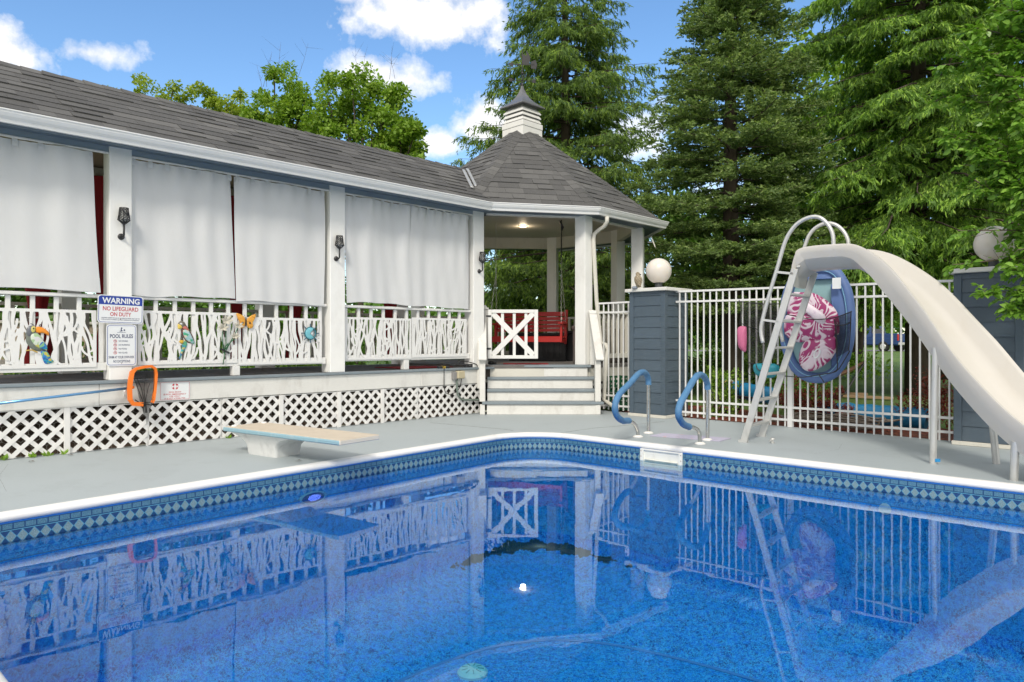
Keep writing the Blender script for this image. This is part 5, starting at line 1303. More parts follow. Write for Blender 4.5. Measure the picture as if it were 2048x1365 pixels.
# ------------------------------------------------------------------ pool grab rails
def grab(foot, pts, k0, k1, label):
    d = Vector((-.49, -.872, 0)); p0 = gp(*foot); t = thing('grab_rail', label, 'grab rail', p0, 0, 'padded steel pool grab rails')
    W = [onplane(x, y, p0, d) for x, y in pts]
    def fine(Ls, n=5):
        o = []
        for i in range(len(Ls) - 1):
            a, b_, c, e = Ls[max(i - 1, 0)], Ls[i], Ls[i + 1], Ls[min(i + 2, len(Ls) - 1)]
            for k in range(n):
                u = k / n; o.append(.5 * ((2 * b_) + (c - a) * u + (2 * a - 5 * b_ + 4 * c - e) * u * u + (3 * b_ - a - 3 * c + e) * u ** 3))
        return o + [Ls[-1]]
    W[0].z = 0; W[-1].z = 0; f = fine(W)
    b = MB(); b.tube(f, .0225, 10); b.build('rail', M['steel'], t, True)
    cov = f[k0 * 5:k1 * 5 + 1]; b = MB(); g_ = random.Random(foot[0]); b.tube(cov, [.036 + g_.uniform(-.0012, .0012) for _ in cov], 12); b.build('padded_cover', paint('faded_blue_sleeve', (.075, .20, .37), .65, .3, (.22, .38, .53), .5, 3.5, bmp=.15), t, True, 60)
    for p in (W[0], W[-1]):
        b = MB(); b.lathe([(.062, 0), (.062, .006), (.04, .020), (.024, .024)], (p.x, p.y, 0.001), (0, 0, 1), 18); b.build('escutcheon', M['white'], t, True, 40)
grab((1297, 867), [(1297, 867), (1297, 820), (1297, 770), (1296, 757), (1291, 747), (1284, 745), (1275, 750), (1260, 767), (1241, 786), (1232, 803), (1230, 820), (1235, 834), (1246, 842), (1258, 842), (1269, 849), (1275, 861), (1276, 875)], 2, 13, 'blue padded grab rail nearer the steps, left of the pair')
grab((1415, 881), [(1415, 881), (1415, 830), (1415, 779), (1413, 763), (1406, 752), (1396, 751), (1385, 764), (1370, 790), (1360, 809), (1357, 830), (1365, 847), (1378, 854), (1389, 856), (1398, 865), (1400, 887)], 2, 11, 'blue padded grab rail nearer the slide, right of the pair')
# bath mat and loose bits on the deck
b = MB(); mp_ = [gp(1312, 868.5), gp(1438, 875), gp(1470, 879.5), gp(1440, 883.5), gp(1300, 872.5)]
b.hexa([p + Vector((0, 0, .002)) for p in (gp(1300, 873), gp(1440, 884), gp(1462, 878), gp(1326, 868))] + [p + Vector((0, 0, .010)) for p in (gp(1300, 873), gp(1440, 884), gp(1462, 878), gp(1326, 868))])
def m_mat():
    m, nt, bb = newmat('lavender_mat'); n = noise_tex(nt, 9, 3); nt.links.new(mixrgb(nt, ramp(nt, n, [(.60, 0), (.66, .8)]), (.46, .44, .55), (.55, .36, .36)), bb.inputs['Base Color']); bb.inputs['Roughness'].default_value = .9; return m
tag(b.build('bath_mat', m_mat()), 'lavender bath mat lying behind the blue grab rails', 'mat')
sk = thing('hose_spigot', 'small white metal anchor fitting standing on the deck by the ladder foot', 'fitting', gp(1545, 887)); b = MB(); c = gp(1545, 887); b.lathe([(.022, 0), (.024, .012), (.012, .022), (.012, .04), (.026, .046), (.022, .06)], c, (0, 0, 1), 12); b.tube([c + Vector((0, 0, .04)), c + Vector((-.04, -.02, .028))], .010, 8); b.build('body', M['alu'], sk, True, 40)

# ------------------------------------------------------------------ pool slide
sl = thing('pool_slide', 'white curved pool slide with aluminium ladder and tubular hand hoops', 'slide', (3.4, 7.6, 0))
ctl = [(3.245, 7.905, 1.985), (3.275, 7.882, 2.11), (3.34, 7.83, 2.172), (3.56, 7.66, 2.182), (3.78, 7.475, 2.155), (3.94, 7.28, 2.02), (4.07, 7.07, 1.81), (4.17, 6.83, 1.535), (4.25, 6.58, 1.235), (4.32, 6.25, .88), (4.40, 5.90, .58), (4.47, 5.52, .38), (4.53, 5.10, .285), (4.56, 4.70, .27)]
def cr(pts, n):
    o = []; pts = [np.array(p, float) for p in pts]
    for i in range(len(pts) - 1):
        a, b_, c, e = pts[max(i - 1, 0)], pts[i], pts[i + 1], pts[min(i + 2, len(pts) - 1)]
        for k in range(n):
            u = k / n; o.append(.5 * ((2 * b_) + (c - a) * u + (2 * a - 5 * b_ + 4 * c - e) * u * u + (3 * b_ - a - 3 * c + e) * u ** 3))
    return o + [pts[-1]]
path = cr(ctl, 5)
sec = [(-.262, -.225), (-.285, -.12), (-.300, -.015), (-.293, .004), (-.275, .004), (-.258, -.018), (-.222, -.120), (-.17, -.178), (-.09, -.198), (0, -.203), (.09, -.198), (.17, -.178), (.222, -.120), (.258, -.018), (.275, .004), (.293, .004), (.300, -.015), (.285, -.12), (.262, -.225), (.17, -.228), (0, -.232), (-.17, -.228)]
skirt = lambda i: .95 if i < 4 else .56 if i < 17 else min(1.08, .56 + .045 * (i - 17))
P = []; stn = []
for i, p in enumerate(path):
    d = path[min(i + 1, len(path) - 1)] - path[max(i - 1, 0)]; T3 = Vector(d).normalized(); Th = Vector((d[0], d[1], 0)).normalized(); side = Vector((-Th.y, Th.x, 0))     # +side = far (left of travel)
    if i < 6: d0 = V2((.79, -.61)); Th = Vector((d0[0], d0[1], 0)); side = Vector((-Th.y, Th.x, 0)); T3 = Th
    upn = side.cross(T3) * -1
    if upn.z < 0: upn = -upn
    k = 1.0
    tt = .72 if i < 2 else 1
    P.append([Vector(p) + side * c * (1.0) + (upn * .75 + Vector((0, 0, .25))) * (h * k * (skirt(i) if abs(c) > .25 and h < -.05 else 1)) for c, h in sec]); stn.append((Vector(p), side))
b = MB(); b.grid([r + [r[0]] for r in P]); n_ = len(sec) + 1; b.f += [tuple(range(len(sec)))]; b.f += [tuple((len(P) - 1) * n_ + i for i in reversed(range(len(sec))))]; b.mi += [0, 0]
b.build('chute', M['slide'], sl, True, 55)
T = Vector((.79, -.61, 0)).normalized(); fA, fB = gp(1487, 885), gp(1523, 873.5)
rails = []
for f, tp in ((fA, (1590, 538)), (fB, (1629, 545))):
    t = onplane(tp[0], tp[1], f, T); b = MB(); b.bar(f, t, .030, .075, T, .004); b.build('ladder_rail', M['alu'], sl); rails.append((f, t))
    b = MB(); b.bar(f + Vector((0, 0, .001)), f + Vector((0, 0, .03)), .06, .10, T); b.build('foot', M['alu'], sl)
for k in range(7):
    z = .19 + .298 * k; pa0 = [f + (t - f) * (z / t.z) for f, t in rails]; dd = (pa0[1] - pa0[0]).normalized(); b = MB(); b.bar(pa0[0] + dd * .016, pa0[1] - dd * .016, .075, .026, (0, 0, 1), .004); b.build('rung', M['alu'], sl)
hoops = [(fA, [(1526, 686), (1522, 664), (1525, 640), (1540, 585), (1556, 532), (1568, 490), (1580, 465), (1597, 446), (1620, 435), (1640, 436), (1656, 450), (1665, 468), (1667, 488), (1668, 500)]),
         (fB, [(1566, 684), (1561, 662), (1563, 640), (1580, 580), (1598, 530), (1610, 492), (1619, 470), (1633, 455), (1652, 447), (1671, 450), (1686, 462), (1695, 478), (1697, 492), (1698, 505)])]
for f, pts in hoops:
    W = [onplane(x, y, f, T) for x, y in pts]; W = [Vector(q) for q in cr(W, 4)]; b = MB(); b.tube(W, .0215, 10); h = b.build('hand_hoop', M['alu'], sl, True)
    for y_ in (541, 640):
        i = min(range(len(W)), key=lambda j: abs((W[j].z - (H + (682.5 - y_) / FPX * W[j].y))) + (0 if j < len(W) * .5 else 9)); rl_, tp_ = (rails[0] if f is fA else rails[1]); zz = W[i].z - .03; q = rl_ + (tp_ - rl_) * (zz / tp_.z); b = MB(); b.bar(W[i], q, .03, .025); b.build('bracket', M['alu'], sl)
def near_st(y): return min(range(len(path)), key=lambda i: abs(path[i][1] - y) + (9 if i < 12 else 0))
for foot, tp, side_ in (((1866, 928), None, -1), ((1993, 928), None, 1), ((2028, 962), None, -1), ((2100, 962), None, 1)):
    f = gp(*foot); i = min(range(20, len(path)), key=lambda i: abs(path[i][1] - f.y)); z = path[i][2] - .20
    tpv = stn[i][0] + stn[i][1] * .262 * side_; b = MB(); b.tube([f, Vector((f.x * .3 + tpv.x * .7, f.y * .3 + tpv.y * .7, z))], .031, 10); b.build('support_post', M['alu'], sl, True, 60)
b = MB(); b.bar(onplane(1866, 920, gp(1866, 928), (1, 0, 0)) + Vector((0, -.034, 0)), onplane(1876, 920, gp(1866, 928), (1, 0, 0)) + Vector((0, -.034, 0)), .004, .03); b.build('blue_tape', m_plain('blue_tape', (.02, .25, .55)), sl)

# ------------------------------------------------------------------ lamps on the pillars
def globe_mat():
    m, nt, b = newmat('opal_globe'); b.inputs['Base Color'].default_value = (.69, .64, .575, 1); b.inputs['Roughness'].default_value = .28
    b.inputs['Subsurface Weight'].default_value = .25; b.inputs['Subsurface Radius'].default_value = (.08, .05, .03); return m
GM = globe_mat()
def globe(pc, label, r=.198):
    t = thing('globe_lamp', label, 'lamp', pc, 0, 'white globe lamps on the pillars'); zc = 2.25
    b = MB(); b.lathe([(.075, 1.966), (.075, 1.985), (.058, 1.99), (.055, 2.06), (.075, 2.065), (.075, 2.085)], (pc.x, pc.y, 0), (0, 0, 1), 20); b.build('base', paint('dark_grey_base', (.05, .055, .06), .5), t, True, 40)
    b = MB(); b.sphere((pc.x, pc.y, zc), r, 40, 24); b.build('globe', GM, t, True)
c1 = P1 + Vector((0, .4525, 0)); c2 = P2 + Vector((0, .4525, 0))
globe(c1, 'white globe lamp beside the little bird statue'); globe(c2, 'white globe lamp half hidden behind the leafy branches')
bd = thing('bird_statue', 'small brown and cream bird of prey statue on the pillar cap', 'statue', at(1275, 575, 10.75))
c = at(1275, 575, 10.72); c.z = 1.966
def m_feather():
    m, nt, b = newmat('barred_feathers'); tc = nt.nodes.new('ShaderNodeTexCoord'); mp = nt.nodes.new('ShaderNodeMapping'); mp.inputs['Rotation'].default_value = (0, .5, 0); nt.links.new(tc.outputs['Object'], mp.inputs[0])
    w = NN(nt, 'ShaderNodeTexWave', bands_direction='Z', i_Scale=16, i_Distortion=3.0, i_Detail=2); nt.links.new(mp.outputs[0], w.inputs['Vector']); nt.links.new(ramp(nt, w.outputs['Fac'], [(.30, (.055, .042, .03)), (.5, (.42, .34, .22))]), b.inputs['Base Color']); b.inputs['Roughness'].default_value = .6; return m
FM = m_feather(); b = MB()
P = []
pf = [(.018, 0), (.045, .03), (.066, .08), (.074, .12), (.066, .155), (.044, .178), (.038, .195), (.040, .212), (.030, .232), (.008, .240)]
for k in range(16):
    a = 2 * math.pi * k / 16; P.append([c + Vector((math.cos(a) * r * .85 + .012 - .05 * (h / .24 - .4) * .3, math.sin(a) * r * .75, h + .012)) for r, h in pf])
b.grid(P, 0, True); b.build('body', FM, bd, True)
b = MB(); b.prism([(.03, .215), (.055, .205), (.048, .19), (.03, .198)], lambda u, v, t: c + Vector((u, t, v + .01)), -.008, .008); b.build('beak', M['black'], bd)
b = MB(); b.lathe([(.045, 0), (.045, .02), (.03, .035)], c + Vector((-.035, .03, 0)), (0, 0, 1), 10); b.build('perch', paint('grey_blue_perch', (.22, .25, .30), .5), bd)
pillow('tail', [(.02, .10), (.05, .02), (.055, -.0), (.03, .005), (-.01, .05)], lambda u, v, t: c + Vector((u, -t - .04, v + .012)), .02, FM, bd)
sc = thing('solar_light', 'small solar panel light on a bracket at the gazebo column', 'light', at(1305, 485, 12.75)); 
b = MB(); b.bar(at(1296, 485, 12.75), at(1306, 485, 12.72), .02, .02); b.build('bracket', M['cream'], sc)
b = MB(); b.bar(at(1303, 475, 12.72), at(1311, 496, 12.66), .12, .014, (1, -.3, .4)); b.build('panel', M['cream'], sc)

# ------------------------------------------------------------------ things inside the gazebo
sw = thing('porch_swing', 'red wooden porch swing hanging on chains inside the gazebo', 'swing', (.30, 13.3, 1.2), -14)
SF = Fr((.30, 13.35, 0), -14); Ws = 1.42
RP = M['redpaint']
for k in range(5):
    z = 1.34 + .075 * k; y = .22 + .03 * k; b = MB(); b.box(-Ws / 2, Ws / 2, y, y + .018, z, z + .058 if k < 4 else z + .085, SF, .003); b.build('back_slat', RP, sw)
for k in range(5):
    y = -.25 + .09 * k; b = MB(); b.box(-Ws / 2, Ws / 2, y, y + .075, 1.215 + .006 * abs(k - 1), 1.235 + .006 * abs(k - 1), SF, .003); b.build('seat_slat', RP, sw)
b = MB(); b.box(-Ws / 2, Ws / 2, -.285, -.265, 1.14, 1.235, SF, .003); b.build('front_rail', RP, sw)
for s_ in (-1, 1):
    x = s_ * (Ws / 2 - .02); b = MB()
    b.box(x - .02, x + .02, -.27, -.22, 1.13, 1.47, SF, .003); b.box(x - .02, x + .02, .18, .24, 1.10, 1.47, SF, .003); b.box(x - .02, x + .02, -.215, .175, 1.13, 1.20, SF, .003); b.build('side_frame', RP, sw)
    b = MB(); b.box(x - .045, x + .045, -.34, .26, 1.472, 1.50, SF, .006); b.build('arm_rest', RP, sw)
    b = MB(); b.bar(SF(x, .20, 1.15), SF(x, .375, 1.76), .03, .05, SF.x, .003); b.build('back_post', RP, sw)
    def links(p, q):
        L = (q - p).length; n = int(L / .055); d = (q - p) / n; bb = MB()
        for i in range(n):
            a0 = p + d * i; o = SF.x if i % 2 else SF.y; dd = d.normalized(); pts = [a0 + d * .5 + dd * .032 * math.cos(t) + o * .012 * math.sin(t) for t in [2 * math.pi * j / 8 for j in range(8)]]; bb.tube(pts, .0035, 4, True)
        return bb
    top = SF(x * .93, .05, 2.42); zc = 3.45
    bb = links(SF(x, -.25, 1.49), top); b2 = links(SF(x, .28, 1.52), top); b3 = links(top, SF(x * .93, .05, 2.75 if s_ > 0 else zc))
    n0 = len(bb.v); bb.add(b2.v, b2.f); bb.add(b3.v, b3.f)
    tag(bb.build('chain', M['wire'], sw, fix=False), None)
    if s_ > 0:
        b = MB(); b.tube([SF(x * .93, .05, 2.75), SF(x * .93, .05, zc)], .012, 6); b.tube([SF(x * .93 - .03, .05, zc - .02), SF(x * .93, .03, zc - .08), SF(x * .93 + .03, .05, zc - .14), SF(x * .93, .05, zc - .2)], .02, 6); b.build('rope', M['rubber'], sw)
def chest(name, c, ang, w, d, h, mat, label, cat, ribs=True):
    fr = Fr(c, ang); t = thing(name, label, cat, c, ang); b = MB(); b.box(-w / 2, w / 2, -d / 2, d / 2, 0, h - .07, fr, .01); b.build('body', mat, t)
    b = MB(); b.box(-w / 2 - .02, w / 2 + .02, -d / 2 - .02, d / 2 + .02, h - .068, h, fr, .015); b.build('lid', mat, t)
    n = int(w / .11)
    if ribs:
        for k in range(n):
            x = -w / 2 + (k + .5) * w / n; b = MB(); b.box(x - .042, x + .042, -d / 2 - .012, -d / 2 + .001, .05, h - .12, fr, .005); b.build('panel', mat, t)
    return t
chest('storage_box', Vector((.55, 14.15, ZG)), -10, 1.15, .55, .56, M['blackplastic'], 'black ribbed plastic storage box behind the red swing', 'storage box')
chest('storage_box', Vector((1.42, 14.05, ZG)), 60, .60, .50, .60, M['blackplastic'], 'shiny black storage box beyond the right arm of the red swing', 'storage box')
chest('storage_box', Vector((1.18, 12.05, ZG)), 5, .20, .40, .66, paint('taupe_plastic', (.20, .175, .16), .5), 'tall taupe plastic box beside the gazebo column', 'storage box', False)
chest('storage_box', Vector((1.95, 13.35, ZG)), 72, 1.2, .45, .62, paint('dark_taupe', (.13, .115, .10), .5), 'long dark taupe storage box behind the gazebo side railing', 'storage box')
# ------------------------------------------------------------------ cables and the outlet by the steps
def cable(pts, r, label, cat='cable'):
    b = MB(); b.tube([Vector(p) for p in cr(pts, 4)], r, 6); tag(b.build('cable', M['rubber'], None, True), label, cat)
cable([P3(883, 729, -.02), P3(888, 733, -.035), P3(888, 760, -.025), P3(889, 780, -.02), P3(895, 788, -.02), P3(905, 788, -.02), P3(918, 778, -.025), P3(922, 765, -.03), P3(923, 757, -.045)], .006, 'thin black cord hanging in a loop over the lattice to the outlet')
cable([P3(876, 728, .03), P3(893, 728, .0), P3(905, 731, -.02), P3(915, 729, .02), P3(922, 723, .06), P3(935, 724, .03), P3(952, 729, -.02), P3(955, 734, -.03)], .007, 'black cord trailing along the pavilion deck edge')
pb_ = thing('power_adapter', 'black power adapter lying on the deck edge near the steps', 'adapter', P3(938, 725, .05), 45); b = MB(); t0_, z_ = pp(930, 729, .05); t1_, _ = pp(945, 729, .05); b.box(t0_, t1_, .02, .09, ZF + .001, ZF + .055, PV, .008); b.build('case', M['blackplastic'], pb_)
b = MB(); b.lathe([(.004, 0), (.004, .001)], PV((t0_ + t1_) / 2, .0195, ZF + .03), -PV.y, 8); b.build('indicator', white_p, pb_)
pb2 = thing('extension_socket', 'black extension lead socket with yellow band on the deck edge', 'socket', P3(884, 727, .03), 45); b = MB(); t0_, _ = pp(875, 729, .04); t1_, _ = pp(896, 729, .04); b.box(t0_, t1_, -.005, .06, ZF + .001, ZF + .035, PV, .008); b.build('case', M['blackplastic'], pb2)
b = MB(); b.box(t0_ + .07, t0_ + .12, -.007, .062, ZF + .0005, ZF + .037, PV); b.build('band', m_plain('yellow_band', (.55, .36, .02)), pb2)
b = MB(); cc = at(982, 722, 11.7); cc.z = ZG + .03; b.sphere(cc, .05, 10, 8, (1.1, .8, .6)); b.sphere(cc + Vector((.06, .02, -.01)), .03, 8, 6); tag(b.build('cord_bundle', M['rubber'], None, True), 'small black cord bundle on the gazebo floor at the gate', 'cord')
ob = thing('outlet_box', 'weatherproof outlet box with beige cover on the fascia by the steps', 'outlet', P3(918, 752, 0), 45)
t0_, z0_ = pp(905, 760, -.03); t1_, z1_ = pp(913, 744, -.03); b = MB(); b.box(t0_, t1_, -.055, -.001, z0_, z1_, PV, .006); b.build('grey_box', M['grey_plastic'], ob)
t0_, z0_ = pp(913.5, 758, -.05); t1_, z1_ = pp(928, 742, -.05); b = MB(); b.box(t0_, t1_, -.085, -.001, z0_, z1_, PV, .012); b.build('cover', paint('beige_plastic', (.48, .42, .28), .4), ob)
b = MB(); b.tube([Vector(p) for p in cr([P3(914, 758, -.02), P3(914, 775, -.02), P3(916, 790, -.02), P3(924, 799, -.02), P3(936, 800, -.02), P3(962, 800, -.02)], 4)], .016, 8); b.build('conduit', paint('green_grey_conduit', (.16, .20, .17), .5), ob, True)

# ------------------------------------------------------------------ floats and bags hung on the fence
NO = FL0 - FN * .16; NF = Fr((NO.x, NO.y, 0), -45)       # x along the fence, -y toward the pool
def nf(px, py, out=0.0):
    o = NO - FN * out; p = onplane(px, py, o, FD); return float((p - o).dot(FD)), p.z
fl_u, fl_z = nf(1632, 648); NFm = lambda u, v, t: NF(u, -t, v)
ff = thing('pool_float', 'blue boat-shaped pool float with pale aqua seat hung upright on the fence', 'pool float', NF(fl_u, 0, fl_z - .7), -45)
fo = []
for k in range(40):
    a = 2 * math.pi * k / 40; ca, sa = math.cos(a), math.sin(a); e = .62 if sa > 0 else .85
    fo.append((fl_u + .462 * math.copysign(abs(ca) ** e, ca) + .012, fl_z + .775 * math.copysign(abs(sa) ** .95, sa)))
fbl = paint('blue_nylon', (.085, .15, .34), .55, .15, (.16, .25, .44), .4, 6, bmp=.3); aqua = paint('pale_aqua_fabric', (.26, .43, .45), .6, .08, (.18, .32, .34), .3, 4)
cx_, cz_ = fl_u + .012, fl_z; shr = lambda f, pts=fo: [(cx_ + (u - cx_) * f, cz_ + (v - cz_) * f) for u, v in pts]
b = MB(); g_ = random.Random(3); b.tube([NFm(u, v, .02) for u, v in shr(.90)], [.066 + g_.uniform(-.004, .006) for _ in fo], 12, True); b.build('rim', fbl, ff, True)
pillow('seat', shr(.90), lambda u, v, t: NFm(u, v, t - .005), .025, aqua, ff)
pillow('head_rest', [(u, max(v, cz_ + .56)) for u, v in shr(.84)], lambda u, v, t: NFm(u, v, t + .03), .055, fbl, ff)
pillow('side_panel', [(max(u, cx_ + .19), min(v, cz_ + .5)) for u, v in shr(.90)], lambda u, v, t: NFm(u, v, t + .02), .07, fbl, ff)
b = MB(); b.tube([NFm(u, v, .098) for u, v in shr(.87)], .005, 5, True); b.build('welt', paint('light_blue_welt', (.22, .45, .62), .5), ff)
u0, v0 = nf(1668, 579, .10); u1, v1 = nf(1685, 556, .10); b = MB(); b.box(u0, u1, -.158, -.150, v0, v1, NF, .001); b.build('tag', white_p, ff)
def m_pink():
    m, nt, b = newmat('pink_leaf_print'); tc = nt.nodes.new('ShaderNodeTexCoord')
    nz = NN(nt, 'ShaderNodeTexNoise', i_Scale=2.4, i_Detail=1); nt.links.new(tc.outputs['Object'], nz.inputs['Vector']); mv = mixrgb(nt, .75, tc.outputs['Object'], nz.outputs['Color'])
    w = NN(nt, 'ShaderNodeTexWave', wave_type='BANDS', bands_direction='DIAGONAL', i_Scale=9.0, i_Distortion=1.5, i_Detail=1); nt.links.new(mv, w.inputs['Vector'])
    w2 = NN(nt, 'ShaderNodeTexWave', wave_type='BANDS', bands_direction='X', i_Scale=2.6, i_Distortion=4, i_Detail=1); nt.links.new(mv, w2.inputs['Vector'])
    n = noise_tex(nt, 4.5, 2, .5); msk = ramp(nt, n, [(.44, 0), (.50, 1)])
    st_ = mixrgb(nt, 1.0, ramp(nt, w.outputs['Fac'], [(.66, 0), (.78, 1)]), msk, 'MULTIPLY')
    a = mixrgb(nt, st_, (.34, .028, .145), (.70, .60, .66)); a = mixrgb(nt, ramp(nt, w2.outputs['Fac'], [(.93, 0), (.97, .9)]), a, (.70, .60, .66))
    a = mixrgb(nt, ramp(nt, noise_tex(nt, 21, 2, .5), [(.64, 0), (.67, .85)]), a, (.68, .56, .63)); a = mixrgb(nt, ramp(nt, noise_tex(nt, 2.6, 2, .5), [(.60, 0), (.63, .9)]), a, (.70, .62, .68))
    nt.links.new(a, b.inputs['Base Color']); b.inputs['Roughness'].default_value = .45; bump(nt, b, noise_tex(nt, 12, 3), .3, .01); return m
pk = m_pink(); pkw = None
pf_ = thing('pool_float', 'folded pink and white leaf print float tucked in the net on the fence', 'pool float', NF(fl_u, -.15, fl_z - .5), -45)
zf = lambda pts, out: smooth_poly([nf(1540 + x / 4.705, 500 + y / 4.705, out) for x, y in pts])
pm = lambda o: (lambda u, v, t: NF(u, -o - t, v))
pillow('fold', zf([(190, 420), (300, 400), (400, 405), (520, 470), (610, 560), (645, 660), (640, 800), (560, 760), (420, 700), (300, 690), (160, 640)], .16), pm(.14), .06, pk, pf_)
pillow('fold', zf([(150, 620), (300, 600), (450, 640), (590, 690), (600, 830), (500, 880), (380, 860), (250, 870), (140, 790)], .18), pm(.18), .07, pk, pf_)
pillow('fold', zf([(330, 850), (480, 830), (610, 820), (625, 930), (560, 1040), (450, 1120), (350, 1145), (280, 1090), (270, 990)], .20), pm(.18), .08, pk, pf_)
pillow('fold', zf([(330, 490), (420, 540), (520, 620), (510, 700), (440, 680), (380, 620), (310, 560)], .22), pm(.225), .035, paint('white_flower_vinyl', (.72, .64, .70), .45, .1, (.36, .12, .36), .5, 14), pf_)
b = MB(); cu_, cv_ = nf(1540 + 440 / 4.705, 500 + 975 / 4.705, .27); b.tube([NF(cu_ + .034 * math.cos(a) + .018 * math.sin(a), -.262, cv_ + .055 * math.sin(a)) for a in [2 * math.pi * i / 16 for i in range(16)]], .010, 6, True); b.build('cup_ring', white_p, pf_)
nb_ = thing('storage_net', 'black mesh net with dark cords holding the floats on the fence', 'net', NF(fl_u, -.3, fl_z - .3), -45)
b = MB()
for pts in ([(150, 605), (300, 640), (420, 655), (520, 650), (640, 630), (765, 578)], [(605, 650), (618, 800), (632, 1000), (628, 1120), (600, 1150)], [(120, 1185), (300, 1200), (480, 1172), (615, 1145), (700, 1040), (745, 950)], [(610, 715), (700, 705), (760, 680)], [(460, 1175), (490, 1230), (505, 1245)], [(765, 578), (750, 760), (742, 950)]):
    W = [NF(u, -.285 + .03 * (i % 2), v) for i, (u, v) in enumerate([nf(1540 + x / 4.705, 500 + y / 4.705, .28) for x, y in pts])]; b.tube([Vector(q) for q in cr(W, 3)], .0065, 5)
b.build('cord', M['rubber'], nb_)
def sheet(pts_px, out, nu=8):
    a, c, d, e = [nf(x, y, out) for x, y in pts_px]; b = MB(); P = []
    for i in range(nu + 1):
        s_ = i / nu; row = []
        for j in range(nu + 1):
            r_ = j / nu; u = (a[0] * (1 - s_) + c[0] * s_) * (1 - r_) + (e[0] * (1 - s_) + d[0] * s_) * r_; v = (a[1] * (1 - s_) + c[1] * s_) * (1 - r_) + (e[1] * (1 - s_) + d[1] * s_) * r_
            row.append(NF(u, -out - .02 * math.sin(s_ * 5 + r_ * 3), v))
        P.append(row)
    b.grid(P); return b
sheet([(1670, 636), (1701, 624), (1698, 702), (1673, 715)], .20).build('mesh', M['net'], nb_, True, fix=False)
sheet([(1482, 604), (1552, 606), (1556, 715), (1500, 748)], .05).build('mesh', M['net'], nb_, True, fix=False)
b = MB()
for pts in ([(1478, 600), (1482, 620), (1480, 650)], [(1480, 604), (1530, 609), (1560, 608)], [(1484, 648), (1500, 655), (1515, 660), (1530, 690)], [(1495, 725), (1510, 728), (1560, 730)], [(1498, 730), (1497, 748), (1510, 750)]):
    W = [NF(*((lambda q: (q[0], -.07, q[1]))(nf(x, y, .07)))) for x, y in pts]; b.tube([Vector(q) for q in cr(W, 3)], .006, 5)
b.build('drawstring', M['rubber'], nb_)
pn = thing('pink_pouch', 'pink rolled pouch hanging from the fence by a black cord', 'pouch', NF(*((lambda q: (q[0], -.1, q[1]))(nf(1482, 703)))), -45)
pillow('roll', smooth_poly([nf(x, y, .1) for x, y in ((1474, 655), (1488, 653), (1491, 660), (1491, 690), (1488, 705), (1476, 696), (1473, 675))]), pm(.06), .07, paint('pink_vinyl', (.52, .13, .25), .5, .15, (.35, .06, .18), .5, 12), pn, back=.6)
tb = thing('teal_bag', 'teal zipped bag tied to the fence behind the ladder', 'bag', NF(*((lambda q: (q[0], -.1, q[1]))(nf(1530, 757)))), -45)
pillow('body', smooth_poly([nf(x, y, .1) for x, y in ((1505, 730), (1520, 727), (1545, 728), (1556, 733), (1553, 748), (1540, 757), (1515, 753), (1507, 745))]), pm(.06), .10, paint('teal_nylon', (.02, .25, .32), .5, .12, (.01, .15, .2), .4, 10), tb, back=.5)
b = MB(); b.tube([Vector(q) for q in cr([NF(*((lambda q: (q[0], -.17, q[1]))(nf(x, y, .17)))) for x, y in ((1512, 729), (1515, 738), (1522, 742), (1526, 734), (1524, 728))], 3)], .007, 5); b.build('strap', M['rubber'], tb)

# ------------------------------------------------------------------ yard behind the fence
BF = Fr((FL0.x, FL0.y, 0), -45)                          # x along the fence, +y beyond it
tarp = paint('blue_bubble_cover', (.012, .20, .40), .38, .18, (.008, .12, .26), .5, 9, bmp=.5)
def roll(p, q, r, label, straps=0):
    t = thing('pool_cover_roll', label, 'cover roll', (p + q) / 2); b = MB(); pts = [p + (q - p) * i / 14 + Vector((0, 0, .012 * math.sin(i * 2.1))) for i in range(15)]; b.tube(pts, [r * (1 + .04 * math.sin(i * 1.7)) for i in range(15)], 16); b.build('cover', tarp, t, True, 60)
    b = MB(); b.tube([p - (q - p).normalized() * .12, q + (q - p).normalized() * .12], .028, 8); b.build('tube', M['alu'], t, True, 60)
    for k in range(straps):
        c = p + (q - p) * (.42 + .3 * k); d = (q - p).normalized(); u = d.orthogonal().normalized(); w = d.cross(u); b = MB(); b.tube([c + (u * math.cos(a) + w * math.sin(a)) * (r * 1.045) for a in [2 * math.pi * i / 16 for i in range(16)]], .008, 5, True); b.build('strap', M['rubber'], t)
p_, q_ = at(1637, 822, 10.2), at(1856, 846, 9.2); p_.z = .135; q_.z = .135; roll(p_, q_, .145, 'long blue rolled pool cover lying behind the fence')
p_, q_ = at(1449, 774, 11.7), at(1546, 794, 10.9); roll(p_, q_, .135, 'short dark blue rolled cover resting on the garden cart', 1)
ct_ = thing('garden_cart', 'garden cart with spoked wheels and printed cloth under the blue roll', 'cart', at(1470, 835, 11.6))
def wheel(c, r, par, d):
    b = MB(); u = Vector((0, 0, 1)); w = d.cross(u).normalized(); b.tube([c + (u * math.cos(a) + w * math.sin(a)) * r for a in [2 * math.pi * i / 24 for i in range(24)]], .020, 6, True); wo = b.build('wheel', M['rubber'], par, True)
    b = MB()
    for k in range(8): a = math.pi * k / 8; v = u * math.cos(a) + w * math.sin(a); b.tube([c - v * r, c + v * r], .003, 4)
    b.build('spoke', M['alu'], wo)
cw = at(1462, 828, 11.3); wheel(Vector((cw.x, cw.y, .15)), .15, ct_, Vector((.5, .85, 0))); cw2 = at(1428, 806, 11.3); wheel(Vector((cw2.x, cw2.y, .25)), .26, ct_, Vector((.95, .3, 0)))
b = MB()
for x in (1446, 1462, 1530): q = at(x, 800, 11.4); b.tube([(q.x, q.y, .02), (q.x + .02, q.y, .46)], .014, 6)
